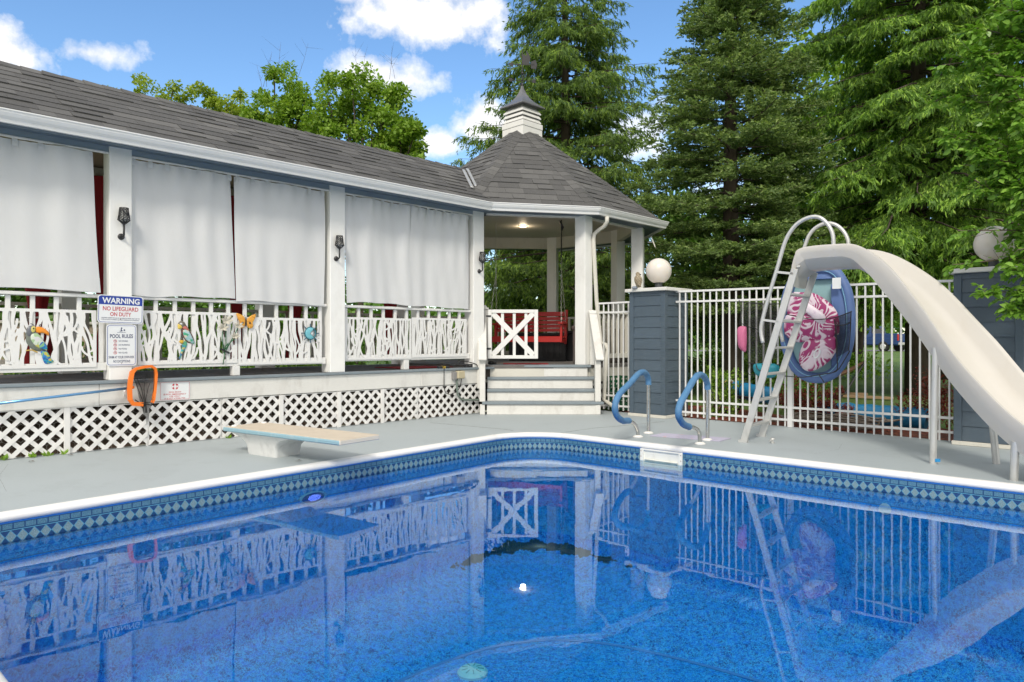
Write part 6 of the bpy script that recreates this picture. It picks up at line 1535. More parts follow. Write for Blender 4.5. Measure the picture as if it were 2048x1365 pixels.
qa, qb = at(1446, 790, 11.4), at(1540, 800, 10.9); b.tube([qa, qb], .016, 6); b.tube([at(1425, 772, 11.3), at(1436, 762, 11.3), at(1448, 768, 11.3), at(1450, 790, 11.3), at(1444, 806, 11.3)], .018, 6); b.build('frame', M['black'], ct_)
pillow('cloth', smooth_poly([(1446, 770), (1452, 758), (1460, 752), (1466, 762), (1474, 775), (1462, 774)]), lambda u, v, t: at(u, v, 11.5 - t), .05, m_mosaic('floral_cloth', [(0, (.50, .48, .42)), (.3, (.05, .14, .08)), (.55, (.55, .40, .05)), (.7, (.60, .58, .55)), (.85, (.20, .05, .05))], 34), ct_)
# coil of old hose by the fence foot
b = MB(); g_ = random.Random(8)
for k in range(9):
    c = FL0 + FD * (2.25 + g_.uniform(-.25, .3)) + FN * (.45 + g_.uniform(-.05, .1)); rx, ry = g_.uniform(.45, .75), g_.uniform(.14, .26)
    b.tube([c + FD * rx * math.cos(a) + FN * ry * math.sin(a) + Vector((0, 0, .02 + .016 * k + .02 * math.sin(3 * a + k))) for a in [2 * math.pi * i / 22 for i in range(22)]], .013, 5, True)
tag(b.build('hose', paint('taupe_hose', (.20, .165, .13), .6), None, True), 'coiled taupe garden hose on the mulch behind the fence', 'hose')
# planks
for k, (x0, y0, x1, y1, l) in enumerate(((1632, 785, 1735, 789, 'bare timber plank lying furthest back on the ground'), (1640, 790, 1786, 797, 'bare timber plank lying in front of the other plank'))):
    p, q = gp(x0, y0, .02), gp(x1, y1, .02); b = MB(); b.bar(p, q, .14, .05, (0, 0, 1), .004); tag(b.build('plank', paint('bare_timber', (.33, .22, .12), .7, .15, None, 0, 5, grain=(8, 1, 1))), l, 'plank', 'planks on the ground')
# hammock on its stand
hm = thing('hammock', 'striped terracotta hammock slung on a dark metal stand', 'hammock', gp(1690, 790)); Dh = 14.5
hp = [at(1632, 752, Dh), at(1655, 758, Dh), at(1680, 754, Dh), at(1705, 743, Dh), at(1731, 723, Dh)]; hc = [Vector(q) for q in cr(hp, 4)]; b = MB()
wd = lambda i: .03 + .30 * math.sin(math.pi * min(1, max(0, .25 + .75 * i / (len(hc) - 1) if i < len(hc) * .7 else (len(hc) - 1 - i) / (len(hc) * .45) * 1.2)) * .5)
b.grid([[c + Vector((.3, .9, 0)).normalized() * s_ * wd(i) + Vector((0, 0, .25 * abs(s_) * wd(i))) for s_ in (-1, -.5, 0, .5, 1)] for i, c in enumerate(hc)])
def m_stripe():
    m, nt, b_ = newmat('hammock_stripes'); w = NN(nt, 'ShaderNodeTexWave', bands_direction='Y', i_Scale=7); tc = nt.nodes.new('ShaderNodeTexCoord'); nt.links.new(tc.outputs['Object'], w.inputs['Vector']); nt.links.new(ramp(nt, w.outputs['Fac'], [(.4, (.34, .10, .06)), (.6, (.50, .36, .26))]), b_.inputs['Base Color']); return m
b.build('sling', m_stripe(), hm, True, fix=False)
b = MB(); b.tube([at(1731, 722, Dh), at(1712, 752, Dh), at(1690, 788, Dh)], .024, 6); b.tube([at(1560, 745, Dh), at(1600, 790, Dh), at(1690, 792, Dh)], .024, 6); b.build('stand', M['black'], hm)
# green crate behind the side fence
cr_ = thing('plastic_crate', 'stack of green plastic crates standing behind the short fence', 'crate', at(1243, 822, 11.75)); cc = at(1243, 822, 11.85); fr = Fr((cc.x, cc.y, 0), 45); gm = paint('green_plastic', (.008, .09, .035), .4)
for lev in range(2):
    b = MB(); z0 = .01 + lev * .29
    for sx in (-.16, .16):
        for sy in (-.16, .16): b.box(sx - .014, sx + .014, sy - .014, sy + .014, z0, z0 + .27, fr)
    for z in (z0, z0 + .09, z0 + .17, z0 + .245):
        b.box(-.145, .145, -.166, -.156, z, z + .022, fr); b.box(-.145, .145, .156, .166, z, z + .022, fr); b.box(-.166, -.156, -.145, .145, z, z + .022, fr); b.box(.156, .166, -.145, .145, z, z + .022, fr)
    for k in range(5):
        x = -.11 + .055 * k; b.box(x - .008, x + .008, -.170, -.160, z0 + .002, z0 + .26, fr); b.box(-.170, -.160, x - .008, x + .008, z0 + .002, z0 + .26, fr)
    b.box(-.14, .14, -.14, .14, z0 + .002, z0 + .012, fr); b.build('crate_body', gm, cr_)
# blue pickup on the street
tk = thing('pickup_truck', 'dark blue pickup truck parked far off on the street', 'truck', (26.7, 47, .36), 28); TF = Fr((27.3, 48.5, .40), 28)
tb_ = paint('blue_car_paint', (.010, .045, .16), .25, .05, None, 0, 3, bmp=0); gls = paint('dark_glass', (.02, .025, .03), .08)
b = MB(); b.box(-.95, .95, 0, 5.6, .45, 1.02, TF, .08); b.box(-.93, -.85, 0, 2.0, .9, 1.28, TF, .03); b.box(.85, .93, 0, 2.0, .9, 1.28, TF, .03); b.box(-.92, .92, 4.0, 5.55, .95, 1.20, TF, .12); tkb = b.build('body', tb_, tk)
b = MB(); b.hexa([TF(-.92, 2.0, 1.0), TF(.92, 2.0, 1.0), TF(.92, 4.3, 1.0), TF(-.92, 4.3, 1.0), TF(-.76, 2.15, 1.82), TF(.76, 2.15, 1.82), TF(.76, 3.5, 1.82), TF(-.76, 3.5, 1.82)]); b.build('cab', tb_, tk)
b = MB(); b.hexa([TF(-.78, 2.02, 1.28), TF(.78, 2.02, 1.28), TF(.78, 2.10, 1.28), TF(-.78, 2.10, 1.28), TF(-.68, 2.115, 1.72), TF(.68, 2.115, 1.72), TF(.68, 2.19, 1.72), TF(-.68, 2.19, 1.72)]); b.build('rear_window', gls, tk)
for s_ in (-1, 1):
    b = MB(); b.hexa([TF(s_ * .872, 2.3, 1.24), TF(s_ * .872, 3.9, 1.24), TF(s_ * .86, 3.9, 1.24), TF(s_ * .86, 2.3, 1.24), TF(s_ * .785, 2.35, 1.72), TF(s_ * .785, 3.45, 1.72), TF(s_ * .77, 3.45, 1.72), TF(s_ * .77, 2.35, 1.72)]); b.build('side_window', gls, tk)
    b = MB(); b.box(s_ * .86 - .08, s_ * .86 + .08, -.03, .05, .78, 1.22, TF, .02); b.build('tail_light', paint('red_lens', (.45, .01, .01), .2), tk)
    for y in (1.05, 4.45): b = MB(); b.lathe([(.36, -.13), (.38, -.08), (.38, .08), (.36, .13)], TF(s_ * .86, y, .37), TF.x, 20); w_ = b.build('wheel', M['rubber'], tk, True, 40); b = MB(); b.lathe([(.22, 0), (.20, .02)], TF(s_ * .99, y, .37), TF.x * s_, 14); b.build('rim', M['alu'], w_)
b = MB(); b.box(-.76, .76, -.035, .01, .72, 1.24, TF, .03); b.build('tailgate', tb_, tk)
b = MB(); b.box(-.93, .93, -.16, -.02, .48, .66, TF, .03); b.build('bumper', M['alu'], tk)
b = MB(); b.box(-.16, .16, -.175, -.162, .52, .64, TF); b.build('number_plate', white_p, tk)
# brick house wall beyond the pavilion
def brick_wall():
    m, nt, b = newmat('tan_brick'); tc = nt.nodes.new('ShaderNodeTexCoord'); br = NN(nt, 'ShaderNodeTexBrick'); br.inputs['Scale'].default_value = 4.5; br.inputs['Color1'].default_value = (.36, .27, .19, 1); br.inputs['Color2'].default_value = (.44, .35, .26, 1); br.inputs['Mortar'].default_value = (.40, .37, .33, 1)
    mp = nt.nodes.new('ShaderNodeMapping'); mp.inputs['Rotation'].default_value = (R(90), 0, 0); nt.links.new(tc.outputs['Object'], mp.inputs[0]); nt.links.new(mp.outputs[0], br.inputs['Vector']); nt.links.new(br.outputs[0], b.inputs['Base Color']); b.inputs['Roughness'].default_value = .9; bump(nt, b, br.outputs['Fac'], .3, .01)
    w = thing('brick_wall', 'low tan brick garden wall on the lawn behind the pavilion', 'wall', PV(-4.2, 8.5, 0), 45); b = MB(); b.box(-7.5, -2.4, 8.4, 8.65, -.03, 1.5, PV); b.build('wall_body', m, w); b = MB(); b.box(-7.55, -2.35, 8.35, 8.7, 1.502, 1.56, PV, .01); b.build('coping_stone', M['cream'], w)
brick_wall()
# ------------------------------------------------------------------ trees and plants (real leaves and needle sprays)
def quads_obj(name, Vs, mat, parent=None, k=4):
    """Vs: (n, k, 3) world corners of separate leaves"""
    n = len(Vs); Mi = np.array(WMI[root_of(parent).name]) if parent else np.eye(4)
    co = Vs.reshape(-1, 3) @ Mi[:3, :3].T + Mi[:3, 3]
    me = bpy.data.meshes.new(name); me.vertices.add(n * k); me.vertices.foreach_set('co', co.ravel().astype(np.float32))
    me.loops.add(n * k); me.loops.foreach_set('vertex_index', np.arange(n * k, dtype=np.int32)); me.polygons.add(n)
    me.polygons.foreach_set('loop_start', np.arange(0, n * k, k, dtype=np.int32)); me.polygons.foreach_set('loop_total', np.full(n, k, np.int32))
    me.update(calc_edges=True); return link(name, me, mat, parent)
def nrmz(a): return a / np.maximum(1e-9, np.linalg.norm(a, axis=-1, keepdims=True))
def blades(P, D, L, W, g, up=None, mid=.45):
    """rhombic blades from base P along D; random roll"""
    D = nrmz(D); r = g.normal(size=D.shape); S = nrmz(np.cross(D, r)); L = np.asarray(L)[:, None]; W = np.asarray(W)[:, None]
    return np.stack([P, P + D * L * mid + S * W, P + D * L, P + D * L * mid - S * W], 1)
def conifer(name, label, base, height, rmax, z0, seed, droop, mats, whorl=.42, nb=(7, 10), power=.85, weep=1.0, bare=0.0, density=1.0, group=None, twl=.30, tww=.024, cat='tree', ymax=None, tipup=.25, rtop=0.0):
    g = np.random.default_rng(seed); t = thing(name, label, cat, base, 0, group); bx, by, bz = base
    tr = MB(); n = 9; pts = []; rr = []
    for i in range(n): s = i / (n - 1); pts.append(Vector((bx + .06 * math.sin(3 * s + seed), by + .06 * math.cos(2 * s), bz - .05 + height * s))); rr.append(max(.015, .017 * height * (1 - s) ** .9))
    tr.tube(pts, rr, 9); tr.build('trunk', M['bark'], t, True)
    bw = MB(); BP, BD, BL, BW = [], [], [], []
    z = z0; top = min(height * .97, ymax or 1e9)
    while z < top:
        s = (z - z0) / (height - z0); Rz = rtop + (rmax - rtop) * max(.03, 1 - s) ** power; m = int(g.integers(nb[0], nb[1] + 1)); ph = g.uniform(0, 6.28)
        for k in range(m):
            if g.random() < bare * (1 - s): continue
            az = ph + 2 * math.pi * k / m + g.normal(0, .22); L = Rz * g.uniform(.72, 1.12); zz = z + g.normal(0, whorl * .35)
            u = np.linspace(0, 1, 12); rad = u * L; dz = L * (droop[0] * u + droop[1] * u ** 2 + tipup * u ** 4) + g.normal(0, .04)
            wob = .05 * L * np.sin(u * 4 + g.uniform(0, 6)); ca, sa = math.cos(az), math.sin(az)
            C = np.stack([bx + rad * ca - wob * sa, by + rad * sa + wob * ca, bz + zz + dz], 1)
            bw.tube([Vector(c) for c in C[::3]] + [Vector(C[-1])], [max(.004, .011 * L * (1 - j / 4.2)) for j in range(len(C[::3]) + 1)], 4, cap=False)
            # side sprays
            ns = max(4, int(L * 13 * density)); us = np.sort(g.uniform(.16 if L > .8 else .05, 1.0, ns)); idx = us * 11; i0 = np.minimum(idx.astype(int), 10); f = (idx - i0)[:, None]
            Q = C[i0] * (1 - f) + C[i0 + 1] * f; Tn = nrmz(C[i0 + 1] - C[i0]); S = nrmz(np.cross(Tn, [0, 0, 1.0])); sg = np.where(g.random(ns) < .5, -1, 1)[:, None]
            sl = (.50 * L ** .75) * (1 - .70 * us) * g.uniform(.55, 1.2, ns) + .10
            SD = nrmz(S * sg * g.uniform(.6, 1.1, (ns, 1)) + Tn * g.uniform(.35, .95, (ns, 1)) + np.array([0, 0, -.22 * weep + .08]) + g.normal(0, .12, (ns, 3)))
            # twigs along each spray
            nt = np.maximum(3, (sl * 15 * density).astype(int)); rep = np.repeat(np.arange(ns), nt); v = g.uniform(.05, 1, len(rep))[:, None]; slr = sl[rep][:, None]
            B = Q[rep] + SD[rep] * slr * v + np.array([0, 0, -1.0]) * (v ** 2) * slr * .28 * weep
            side = nrmz(np.cross(SD[rep], [0, 0, 1.0])) * np.where(g.random((len(rep), 1)) < .5, -1, 1)
            TD = nrmz(SD[rep] * g.uniform(.3, 1, (len(rep), 1)) + side * g.uniform(.1, .8, (len(rep), 1)) + np.array([0, 0, 1.0]) * g.uniform(-2.0, -.25, (len(rep), 1)) * weep + np.array([0, 0, .38]) * (1 - weep) * g.uniform(-.3, 1.3, (len(rep), 1)))
            BP.append(B); BD.append(TD); BL.append(twl * g.uniform(.5, 1.25, len(rep)) * (1 - .35 * v[:, 0])); BW.append(tww * g.uniform(.7, 1.3, len(rep)))
        z += whorl * g.uniform(.75, 1.25) * (1 - .35 * s)
    tag(bw.build('branches', M['bark'], t, True, fix=False), kind='stuff')
    BP, BD, BL, BW = np.concatenate(BP), np.concatenate(BD), np.concatenate(BL), np.concatenate(BW)
    # each twig: a core blade plus small side needles bundles
    V1 = blades(BP, BD, BL, BW, g); j = g.random(len(BP)); V2_ = blades(BP + nrmz(BD) * (BL * .30)[:, None], BD + g.normal(0, .45, BD.shape), BL * .62, BW * .9, g); V3 = blades(BP + nrmz(BD) * (BL * .55)[:, None], BD + g.normal(0, .5, BD.shape), BL * .5, BW * .8, g)
    sel = g.random(len(BP)) < .30
    tag(quads_obj('needles', np.concatenate([V1[~sel], V2_[~sel], V3[~sel]]), mats[0], t), kind='stuff')
    tag(quads_obj('young_needles', np.concatenate([V1[sel], V2_[sel], V3[sel]]), mats[1], t), kind='stuff')
    return t, len(BP)
NSa = m_leaf('spruce_needles', (0.049, 0.093, 0.027), (0.088, 0.157, 0.036), (0.166, 0.234, 0.049), .55, .34); NSb = m_leaf('young_spruce_needles', (0.122, 0.211, 0.036), (0.211, 0.323, 0.053), (0.333, 0.423, 0.088), .5, .38)
FSa = m_leaf('fir_needles', (0.078, 0.131, 0.048), (0.138, 0.209, 0.069), (0.224, 0.300, 0.105), .5, .34); FSb = m_leaf('young_fir_needles', (0.170, 0.259, 0.081), (0.263, 0.360, 0.121), (0.422, 0.480, 0.179), .5, .38)
TSa = m_leaf('green_spruce_needles', (0.058, 0.118, 0.025), (0.109, 0.210, 0.035), (0.185, 0.308, 0.055), .5, .34); TSb = m_leaf('bright_spruce_tips', (0.171, 0.308, 0.044), (0.284, 0.456, 0.068), (0.455, 0.618, 0.124), .5, .38)
tot = 0
t, n = conifer('spruce_tree', 'tall drooping spruce with open crown rising behind the gazebo', (1.55, 19.8, 0), 14.4, 4.5, 1.2, 21, (.10, -.42), (NSa, NSb), whorl=.52, nb=(7, 9), power=.85, weep=1.0, density=1.25, ymax=13.0, twl=.26, tww=.0145, tipup=.22); tot += n
t, n = conifer('fir_tree', 'dense dark blue-green fir behind the fence, centre of the picture', (4.66, 14.7, 0), 12.9, 2.46, 1.75, 22, (.02, -.14), (FSa, FSb), whorl=.46, nb=(9, 11), power=.80, weep=.12, density=2.25, ymax=9.4, twl=.135, tww=.014, tipup=.10); tot += n
t, n = conifer('spruce_tree', 'broad bright green spruce with hanging sprays at the right', (9.0, 15.4, 0), 15.5, 3.9, 2.5, 23, (.12, -.52), (TSa, TSb), whorl=.50, nb=(8, 10), power=.55, weep=1.0, density=1.45, ymax=10.8, twl=.24, tww=.0145, tipup=.16); tot += n
t, n = conifer('spruce_tree', 'dark spruce standing in the gap between the gazebo and the fir', (1.2, 23.5, 0), 9.5, 3.2, .6, 24, (.05, -.4), (NSa, NSb), whorl=.55, nb=(7, 9), weep=1.0, density=.5, twl=.36, tww=.034); tot += n
t, n = conifer('spruce_tree', 'dark spruce behind the bright right hand spruce', (13.4, 21.5, 0), 15, 3.6, 3.2, 25, (.05, -.4), (TSa, NSa), whorl=.55, nb=(8, 10), weep=1.0, density=.45, twl=.38, tww=.036, ymax=13); tot += n
def leafy(name, label, base, crown, n_leaf, lsize, seed, mat, height=None, group=None, clumps=40, trunk_r=.15, spread=.32, flat=.8, cat='tree', bare=0, limbs=14, hollow=.35, stem=True):
    """tapered trunk, limbs to leaf clumps; crown = (centre, (rx, ry, rz))"""
    g = np.random.default_rng(seed); t = thing(name, label, cat, base, 0, group); b0 = np.array(base, float); cc, cr_ = np.array(crown[0], float), np.array(crown[1], float)
    d = nrmz(g.normal(size=(clumps, 3))); rr = hollow + (1 - hollow) * g.random(clumps)[:, None] ** .5; CL = cc + d * rr * cr_
    b = MB(); topc = cc + np.array([0, 0, cr_[2] * .3])
    if stem: b.tube([Vector(b0 + (topc - b0) * s + np.array([.08 * math.sin(5 * s + seed), .08 * math.cos(4 * s), 0])) for s in np.linspace(0, 1, 8)], [trunk_r * (1 - .75 * s) for s in np.linspace(0, 1, 8)], 8)
    for k in range(min(limbs, clumps)):
        e = CL[k]; s = g.uniform(.3, .9); o = b0 + (topc - b0) * s; o[2] = min(o[2], e[2] - .1 * cr_[2]) if e[2] > b0[2] + .3 else o[2]
        m_ = (o + e) / 2 + np.array([0, 0, -.06 * cr_[2]]) + g.normal(0, .05, 3) * cr_; r0 = trunk_r * .38; b.tube([Vector(o), Vector(m_), Vector(e)], [r0, r0 * .6, r0 * .25], 5, cap=False)
    b.build('trunk' if stem else 'stems', M['bark'], t, True, fix=False)
    for k in range(bare):
        a = g.uniform(-1, 1); p = cc + np.array([a * cr_[0] * .7, 0, cr_[2] * g.uniform(.6, .95)]); bb = MB() if k == 0 else bb; q = p + np.array([g.normal(0, .25), g.normal(0, .2), 1.0]) * cr_[2] * g.uniform(.25, .5); bb.tube([Vector(p), Vector((p + q) / 2 + g.normal(0, .05, 3)), Vector(q)], [.009, .006, .003], 3)
        for _ in range(4): o = p + (q - p) * g.uniform(.3, .9); bb.tube([Vector(o), Vector(o + g.normal(0, .3, 3) * np.array([1, 1, .6]) + np.array([0, 0, .25]))], [.005, .002], 3)
    if bare: tag(bb.build('dead_twigs', M['twig'], t, fix=False), kind='stuff')
    ci = g.integers(0, clumps, n_leaf); cs = spread * cr_.mean() * g.uniform(.55, 1.2, clumps)
    off = nrmz(g.normal(size=(n_leaf, 3))) * (g.random((n_leaf, 1)) ** .45) * cs[ci][:, None] * np.array([1, 1, flat]); P = CL[ci] + off
    D = nrmz(off / np.maximum(.05, cs[ci][:, None]) * .7 + g.normal(0, .55, (n_leaf, 3)) + np.array([0, 0, -.15])); Nn = nrmz(np.array([0, 0, 1.0]) + g.normal(0, .55, (n_leaf, 3))); S = nrmz(np.cross(D, Nn)); L = lsize * g.uniform(.6, 1.25, (n_leaf, 1)); W = L * g.uniform(.28, .38, (n_leaf, 1))
    up = np.cross(S, D); V = np.stack([P, P + D * L * .32 + S * W + up * L * .06, P + D * L * .72 + S * W * .75 + up * L * .04, P + D * L - up * L * .10, P + D * L * .72 - S * W * .75 + up * L * .04, P + D * L * .32 - S * W + up * L * .06], 1)
    tag(quads_obj('leaves', V, mat, t, 6), kind='stuff'); return t
MPa = m_leaf('maple_leaves', (0.108, 0.206, 0.025), (0.181, 0.296, 0.036), (0.304, 0.400, 0.068), .5, .35); MPy = m_leaf('yellow_green_leaves', (.17, .25, .03), (.26, .34, .045), (.38, .42, .08), .5, .38); MPd = m_leaf('green_leaves', (0.054, 0.130, 0.020), (0.100, 0.206, 0.030), (0.181, 0.311, 0.061), .42, .3)
CHl = m_leaf('glossy_leaves', (0.093, 0.197, 0.026), (0.153, 0.299, 0.041), (0.287, 0.448, 0.084), .32, .32, 1.2); BAR = m_leaf('barberry_leaves', (0.093, 0.017, 0.017), (0.175, 0.035, 0.026), (0.287, 0.065, 0.041), .5, .2); SHb = m_leaf('shrub_leaves', (0.093, 0.187, 0.023), (0.183, 0.319, 0.038), (0.329, 0.465, 0.075), .45, .3)
def top(px, py, D): return at(px, py, D)
# distant broadleaf trees over the pavilion roof
for px, pw, py0, D, lb, mt, n, sd, cl, bare in (
    (300, 75, 150, 34, 'yellow-green tree showing furthest left over the pavilion roof', MPy, 8500, 31, 26, 0), (400, 62, 168, 36, 'low yellow-green tree top over the pavilion roof, second from the left', MPy, 7500, 32, 26, 0), (470, 60, 178, 35, 'pale yellow-green tree low behind the roof beside the pointed tree', MPy, 7500, 33, 24, 0),
    (560, 82, 140, 30, 'pointed green maple with dead twigs at its top over the roof', MPa, 14500, 34, 44, 5), (722, 115, 150, 29, 'widest green maple over the pavilion roof left of the gazebo', MPa, 20000, 35, 52, 4), (640, 60, 235, 32, 'low light green tree top between the two maples', MPy, 6000, 36, 22, 0)):
    tp = top(px, py0, D); rx = pw / FPX * D; rz = 3.0 if bare else 2.6; c = (tp.x, D, tp.z - rz * .95); leafy('maple_tree', lb, (tp.x, D, terr(tp.x, D) - .05), (c, (rx, rx, rz)), n,   .155, sd, mt, clumps=int(cl * 2.1), trunk_r=.22, spread=.20, bare=bare, group=None, hollow=.2)
tp = top(800, 205, 28.5); leafy('maple_tree', 'smaller green maple reaching right toward the gazebo roof', (tp.x, 28.5, -.1), ((tp.x, 28.5, tp.z - 2.6), (1.25, 1.4, 3.0)), 10000, .18, 37, MPa, clumps=34, trunk_r=.16, hollow=.1, spread=.28)
tp = top(1630, 40, 26); leafy('broadleaf_tree', 'light green broadleaf tree in the gap between the fir and the right spruce', (tp.x + 1.5, 26, 0), ((tp.x + 1.9, 26, 8.2), (3.4, 3.0, 6.5)), 15000, .24, 38, MPa, clumps=70, trunk_r=.25, spread=.25)
leafy('broadleaf_tree', 'green broadleaf tree low behind the fir', (7.6, 24, 0), ((7.6, 24, 3.6), (3.2, 2.5, 3.0)), 9000, .24, 39, MPd, clumps=45, trunk_r=.2, spread=.28)
# foreground branches at the right edge
def near_tree():
    g = np.random.default_rng(41); t = thing('cherry_tree', 'leafy broadleaf tree reaching in at the right edge before the lamp', 'tree', (6.75, 7.1, 0)); b = MB(); b.tube([(6.75, 7.1, -.05), (6.72, 7.12, 1.2), (6.65, 7.15, 2.6), (6.6, 7.2, 4.2), (6.5, 7.2, 6.0)], [.13, .11, .09, .06, .03], 9); b.build('trunk', M['bark'], t, True)
    V = []; bw = MB()
    ends = [(1915, 462, 6.9), (1905, 530, 7.0), (1925, 205, 7.2), (1885, 130, 7.4), (1905, 275, 7.2), (1880, 195, 7.4), (1935, 60, 7.2), (1925, 330, 7.0), (1960, 380, 6.9), (1968, 585, 6.7), (2020, 625, 6.6), (1985, 20, 7.2), (1960, 150, 7.0), (1975, 250, 7.0), (1985, 320, 6.8), (2010, 400, 6.8), (2020, 540, 6.6), (2030, 100, 6.9), (2035, 200, 6.8), (2040, 300, 6.7), (2045, 20, 6.9), (2010, 60, 7.5), (1990, 100, 7.6), (2000, 200, 7.6), (2010, 290, 7.5), (2030, 350, 7.4), (2060, 420, 7.0), (2060, 150, 7.3), (2070, 240, 7.3), (2080, 330, 7.0), (2030, -40, 7.1), (1960, -60, 7.3), (2090, 50, 7.0), (2100, 480, 6.8), (2050, 590, 6.6), (1945, 110, 7.0), (1955, 300, 6.9), (1975, 60, 7.0), (2000, 340, 6.8), (1990, 150, 6.9), (2015, 20, 6.8), (2025, 250, 6.7), (2040, 420, 6.7), (2045, 380, 6.6), (1930, 380, 7.1), (2035, 500, 6.6), (2120, 380, 6.9)]
    for px, py, D in ends:
        e = np.array(at(px, py, D)); h = max(.8, e[2] * .8 + .3 + g.normal(0, .2)); o = np.array([6.68, 7.15, h]); mid = (o + e) / 2 + np.array([0, 0, .15]) + g.normal(0, .06, 3); C = np.array(cr([o, mid, e], 9)); bw.tube([Vector(c) for c in C], [.013 * (1 - .85 * i / (len(C) - 1)) + .002 for i in range(len(C))], 5, cap=False)
        for s_ in range(40):                             # side shoots with leaves
            i = int(g.integers(4, len(C) - 1)); p = C[i] + (C[i + 1] - C[i]) * g.random(); tdir = nrmz(C[i + 1] - C[i]); sd = nrmz(tdir * .7 + g.normal(0, .6, 3) + np.array([0, 0, -.05])); ln = g.uniform(.10, .30) if i < len(C) - 4 else g.uniform(.05, .16); q = p + sd * ln; bw.tube([Vector(p), Vector(q)], [.003, .0015], 3, cap=False); nl = int(ln * 48) + 4
            for k in range(nl):
                f = (k + .5) / nl; pp_ = p + (q - p) * f; sg = 1 if k % 2 else -1
                if np.linalg.norm((pp_ - np.array([4.75, 6.9, 2.12])) * np.array([1, .5, 1])) < .23 and g.random() < .72: continue
                sid = nrmz(np.cross(sd, np.array([0, 0, 1.0]) + g.normal(0, .2, 3))); d = nrmz(sid * sg * .8 + sd * .7 + np.array([0, 0, g.uniform(-.55, .25)])); nn = nrmz(np.array([0, -.1, 1.0]) + g.normal(0, .45, 3)); S = nrmz(np.cross(d, nn)); up_ = np.cross(S, d); L = g.uniform(.055, .095); W = L * g.uniform(.26, .33); c0 = pp_ + d * .012
                V.append([c0, c0 + d * L * .30 + S * W + up_ * L * .10, c0 + d * L * .68 + S * W * .8 + up_ * L * .08, c0 + d * L - up_ * L * .12, c0 + d * L * .68 - S * W * .8 + up_ * L * .08, c0 + d * L * .30 - S * W + up_ * L * .10])
    tag(bw.build('branches', M['twig'], t, True, fix=False), kind='stuff'); tag(quads_obj('leaves', np.array(V), CHl, t, 6), kind='stuff')
near_tree()
# shrubs
def shrub(name, label, c, r, n, ls, seed, mat, group=None): leafy(name, label, (c[0], c[1], -.02), ((c[0], c[1], r[2] * .8), r), n, ls, seed, mat, clumps=22, trunk_r=.025, spread=.42, cat='shrub', limbs=10, group=group, hollow=.1)
def bp(x, y): v = BF(x, y, 0); return (v.x, v.y)
for i, (x, y, r, lb) in enumerate(((1.45, 1.15, (.42, .38, .36), 'dark red barberry bush behind the ladder foot'), (2.0, .95, (.30, .3, .28), 'dark red barberry bush under the hanging float'), (3.15, 1.3, (.48, .42, .42), 'dark red barberry bush behind the slide post, left one'), (3.75, .85, (.42, .40, .45), 'dark red barberry bush against the right pillar'), (4.3, 1.3, (.5, .45, .5), 'dark red barberry bush furthest right behind the pillar'))):
    shrub('barberry_bush', lb, bp(x, y), r, 2300, .034, 50 + i, BAR, 'barberry bushes in the mulch')
shrub('bright_shrub', 'bright green low shrub behind the fence beside the left pillar', bp(.30, .75), (.34, .34, .42), 2200, .045, 60, SHb)
shrub('bright_shrub', 'fine leaved green shrub at the back of the mulch bed', bp(.9, 2.2), (.6, .5, .45), 2200, .05, 61, MPd)
for i, (x, y, w, h, lb) in enumerate(((7.2, 22, 1.6, .5, 'dark green shrub on the lawn under the truck'), (10.2, 22.5, 2.0, .5, 'wide green shrub on the lawn right of the hammock'), (7.9, 19.5, 1.3, .35, 'low bright shrub on the lawn behind the planks'))):
    shrub('lawn_shrub', lb, (x, y), (w, 1.0, h), 3600, .11, 70 + i, SHb)
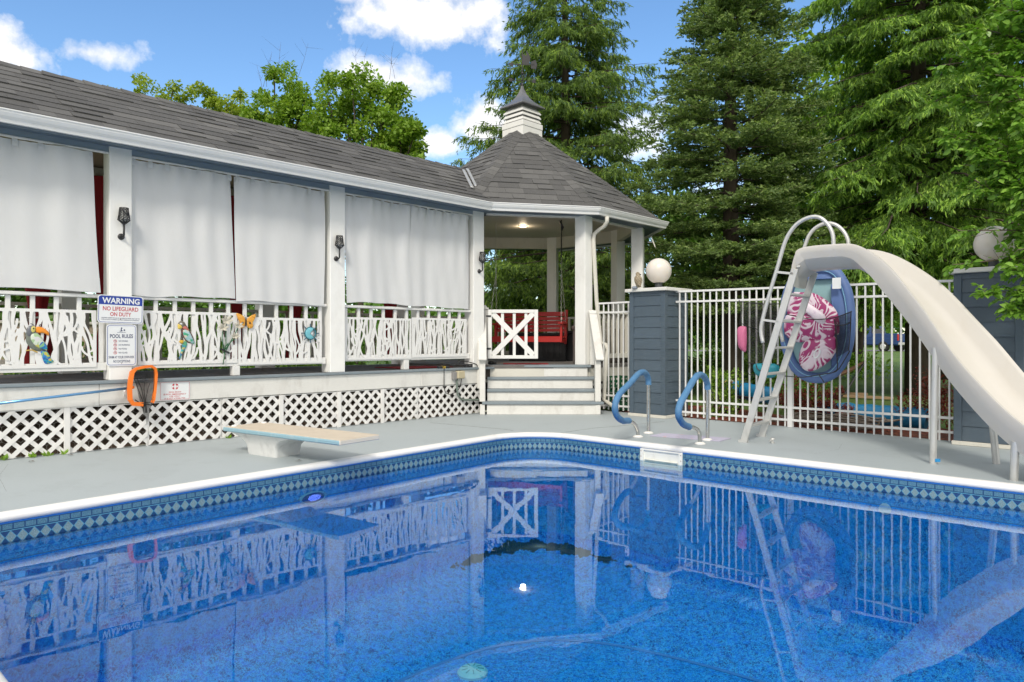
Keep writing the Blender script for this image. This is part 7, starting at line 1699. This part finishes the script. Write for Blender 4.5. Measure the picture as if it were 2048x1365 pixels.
# shrubs beyond the pavilion
for i, (t_, w_, r, lb) in enumerate(((-6.0, 5.2, .75, 'green shrub behind the pavilion, seen left of the toucan'), (-4.5, 5.6, .8, 'green shrub behind the pavilion under the second curtain'), (-3.2, 5.0, .85, 'green shrub behind the pavilion at the butterfly'), (-1.9, 5.4, .9, 'green shrub behind the pavilion right of the second column'), (-.6, 5.0, .85, 'green shrub behind the pavilion next to the gazebo'), (1.2, 5.4, .9, 'green shrub behind the gazebo seen through the gate'), (-7.6, 6.0, .8, 'green shrub behind the pavilion at the left edge'))):
    c = PV(t_, w_, 0); shrub('garden_shrub', lb, (c.x, c.y), (r, r, r), 2600, .075, 80 + i, MPd if i % 2 else SHb)
for i, (t_, w_, r, lb) in enumerate(((-9.5, 9.5, 2.0, 'tall dark bush far behind the pavilion at the left edge'), (-6.2, 11.5, 2.3, 'tall dark bush on the lawn behind the brick wall'), (-3.2, 11.0, 2.2, 'tall dark bush on the lawn behind the second bay'), (-.6, 10.0, 2.1, 'tall dark bush on the lawn behind the third bay'), (2.0, 9.6, 2.2, 'tall dark bush behind the gazebo gate opening'), (-12.5, 9.0, 2.2, 'tall dark bush furthest left on the lawn'))):
    c = PV(t_, w_, 0); leafy('tall_bush', lb, (c.x, c.y, -.02), ((c.x, c.y, r * .85), (r, r, r * 1.05)), 6500, .15, 130 + i, MPd, clumps=40, trunk_r=.05, spread=.34, cat='shrub', limbs=14, hollow=.1)
# far woods on the horizon
def woods():
    g = np.random.default_rng(91); P = []
    for k in range(260):
        x = -150 + 300 * (k + g.random()) / 260; y = 75 + g.uniform(0, 25); h = g.uniform(3.0, 8.0) ; n = 90
        o = nrmz(g.normal(size=(n, 3))) * g.random((n, 1)) ** .4 * np.array([2.4, 2, h * .55]) + np.array([x, y, h * .5]); D = g.normal(size=(n, 3)); P.append(blades(o, D, g.uniform(.7, 1.6, n), g.uniform(.25, .5, n), g))
    tag(quads_obj('woods', np.concatenate(P), MPd), kind='stuff')
woods()
# weeds along the lattice foot
def weeds():
    g = np.random.default_rng(95)
    for i, (px, lb) in enumerate(((8, 'small weed at the lattice foot at the left edge'), (66, 'green weed growing at the lattice foot left of the wide batten'), (98, 'low weed with dead leaves at the lattice foot'), (127, 'tiny weed at the foot of the wide batten'), (457, 'small weed at the lattice foot beside the diving board'))):
        t = tpx(px, -.01); c = np.array(PV(t, -.012, 0)); n = 10; D = g.normal(0, .6, (n, 3)) * np.array([1, 1, .3]) + np.array([0, 0, .9]); V = blades(np.repeat(c[None], n, 0) + g.normal(0, .012, (n, 3)) * np.array([1, 1, 0]), D, g.uniform(.03, .085, n), g.uniform(.008, .016, n), g); o = quads_obj('weed', V, SHb); tag(o, lb, 'weed')
weeds()
for px, py, lb in ((140, 911, 'dead brown leaf on the deck below the wide batten'), (62, 924, 'small dark leaf bit on the deck at the left'), (596, 922, 'dark leaf bit on the deck right of the diving board stand')):
    c = gp(px, py, .004); b = MB(); b.add([c + Vector((-.03, 0, 0)), c + Vector((0, -.02, .012)), c + Vector((.035, .005, .002)), c + Vector((.005, .02, .010))], [(0, 1, 3), (1, 2, 3)]); tag(b.build('dead_leaf', M['twig'], fix=False), lb, 'leaf')
print('twigs', tot, sum(len(o.data.polygons) for o in bpy.data.objects if o.type == 'MESH'))
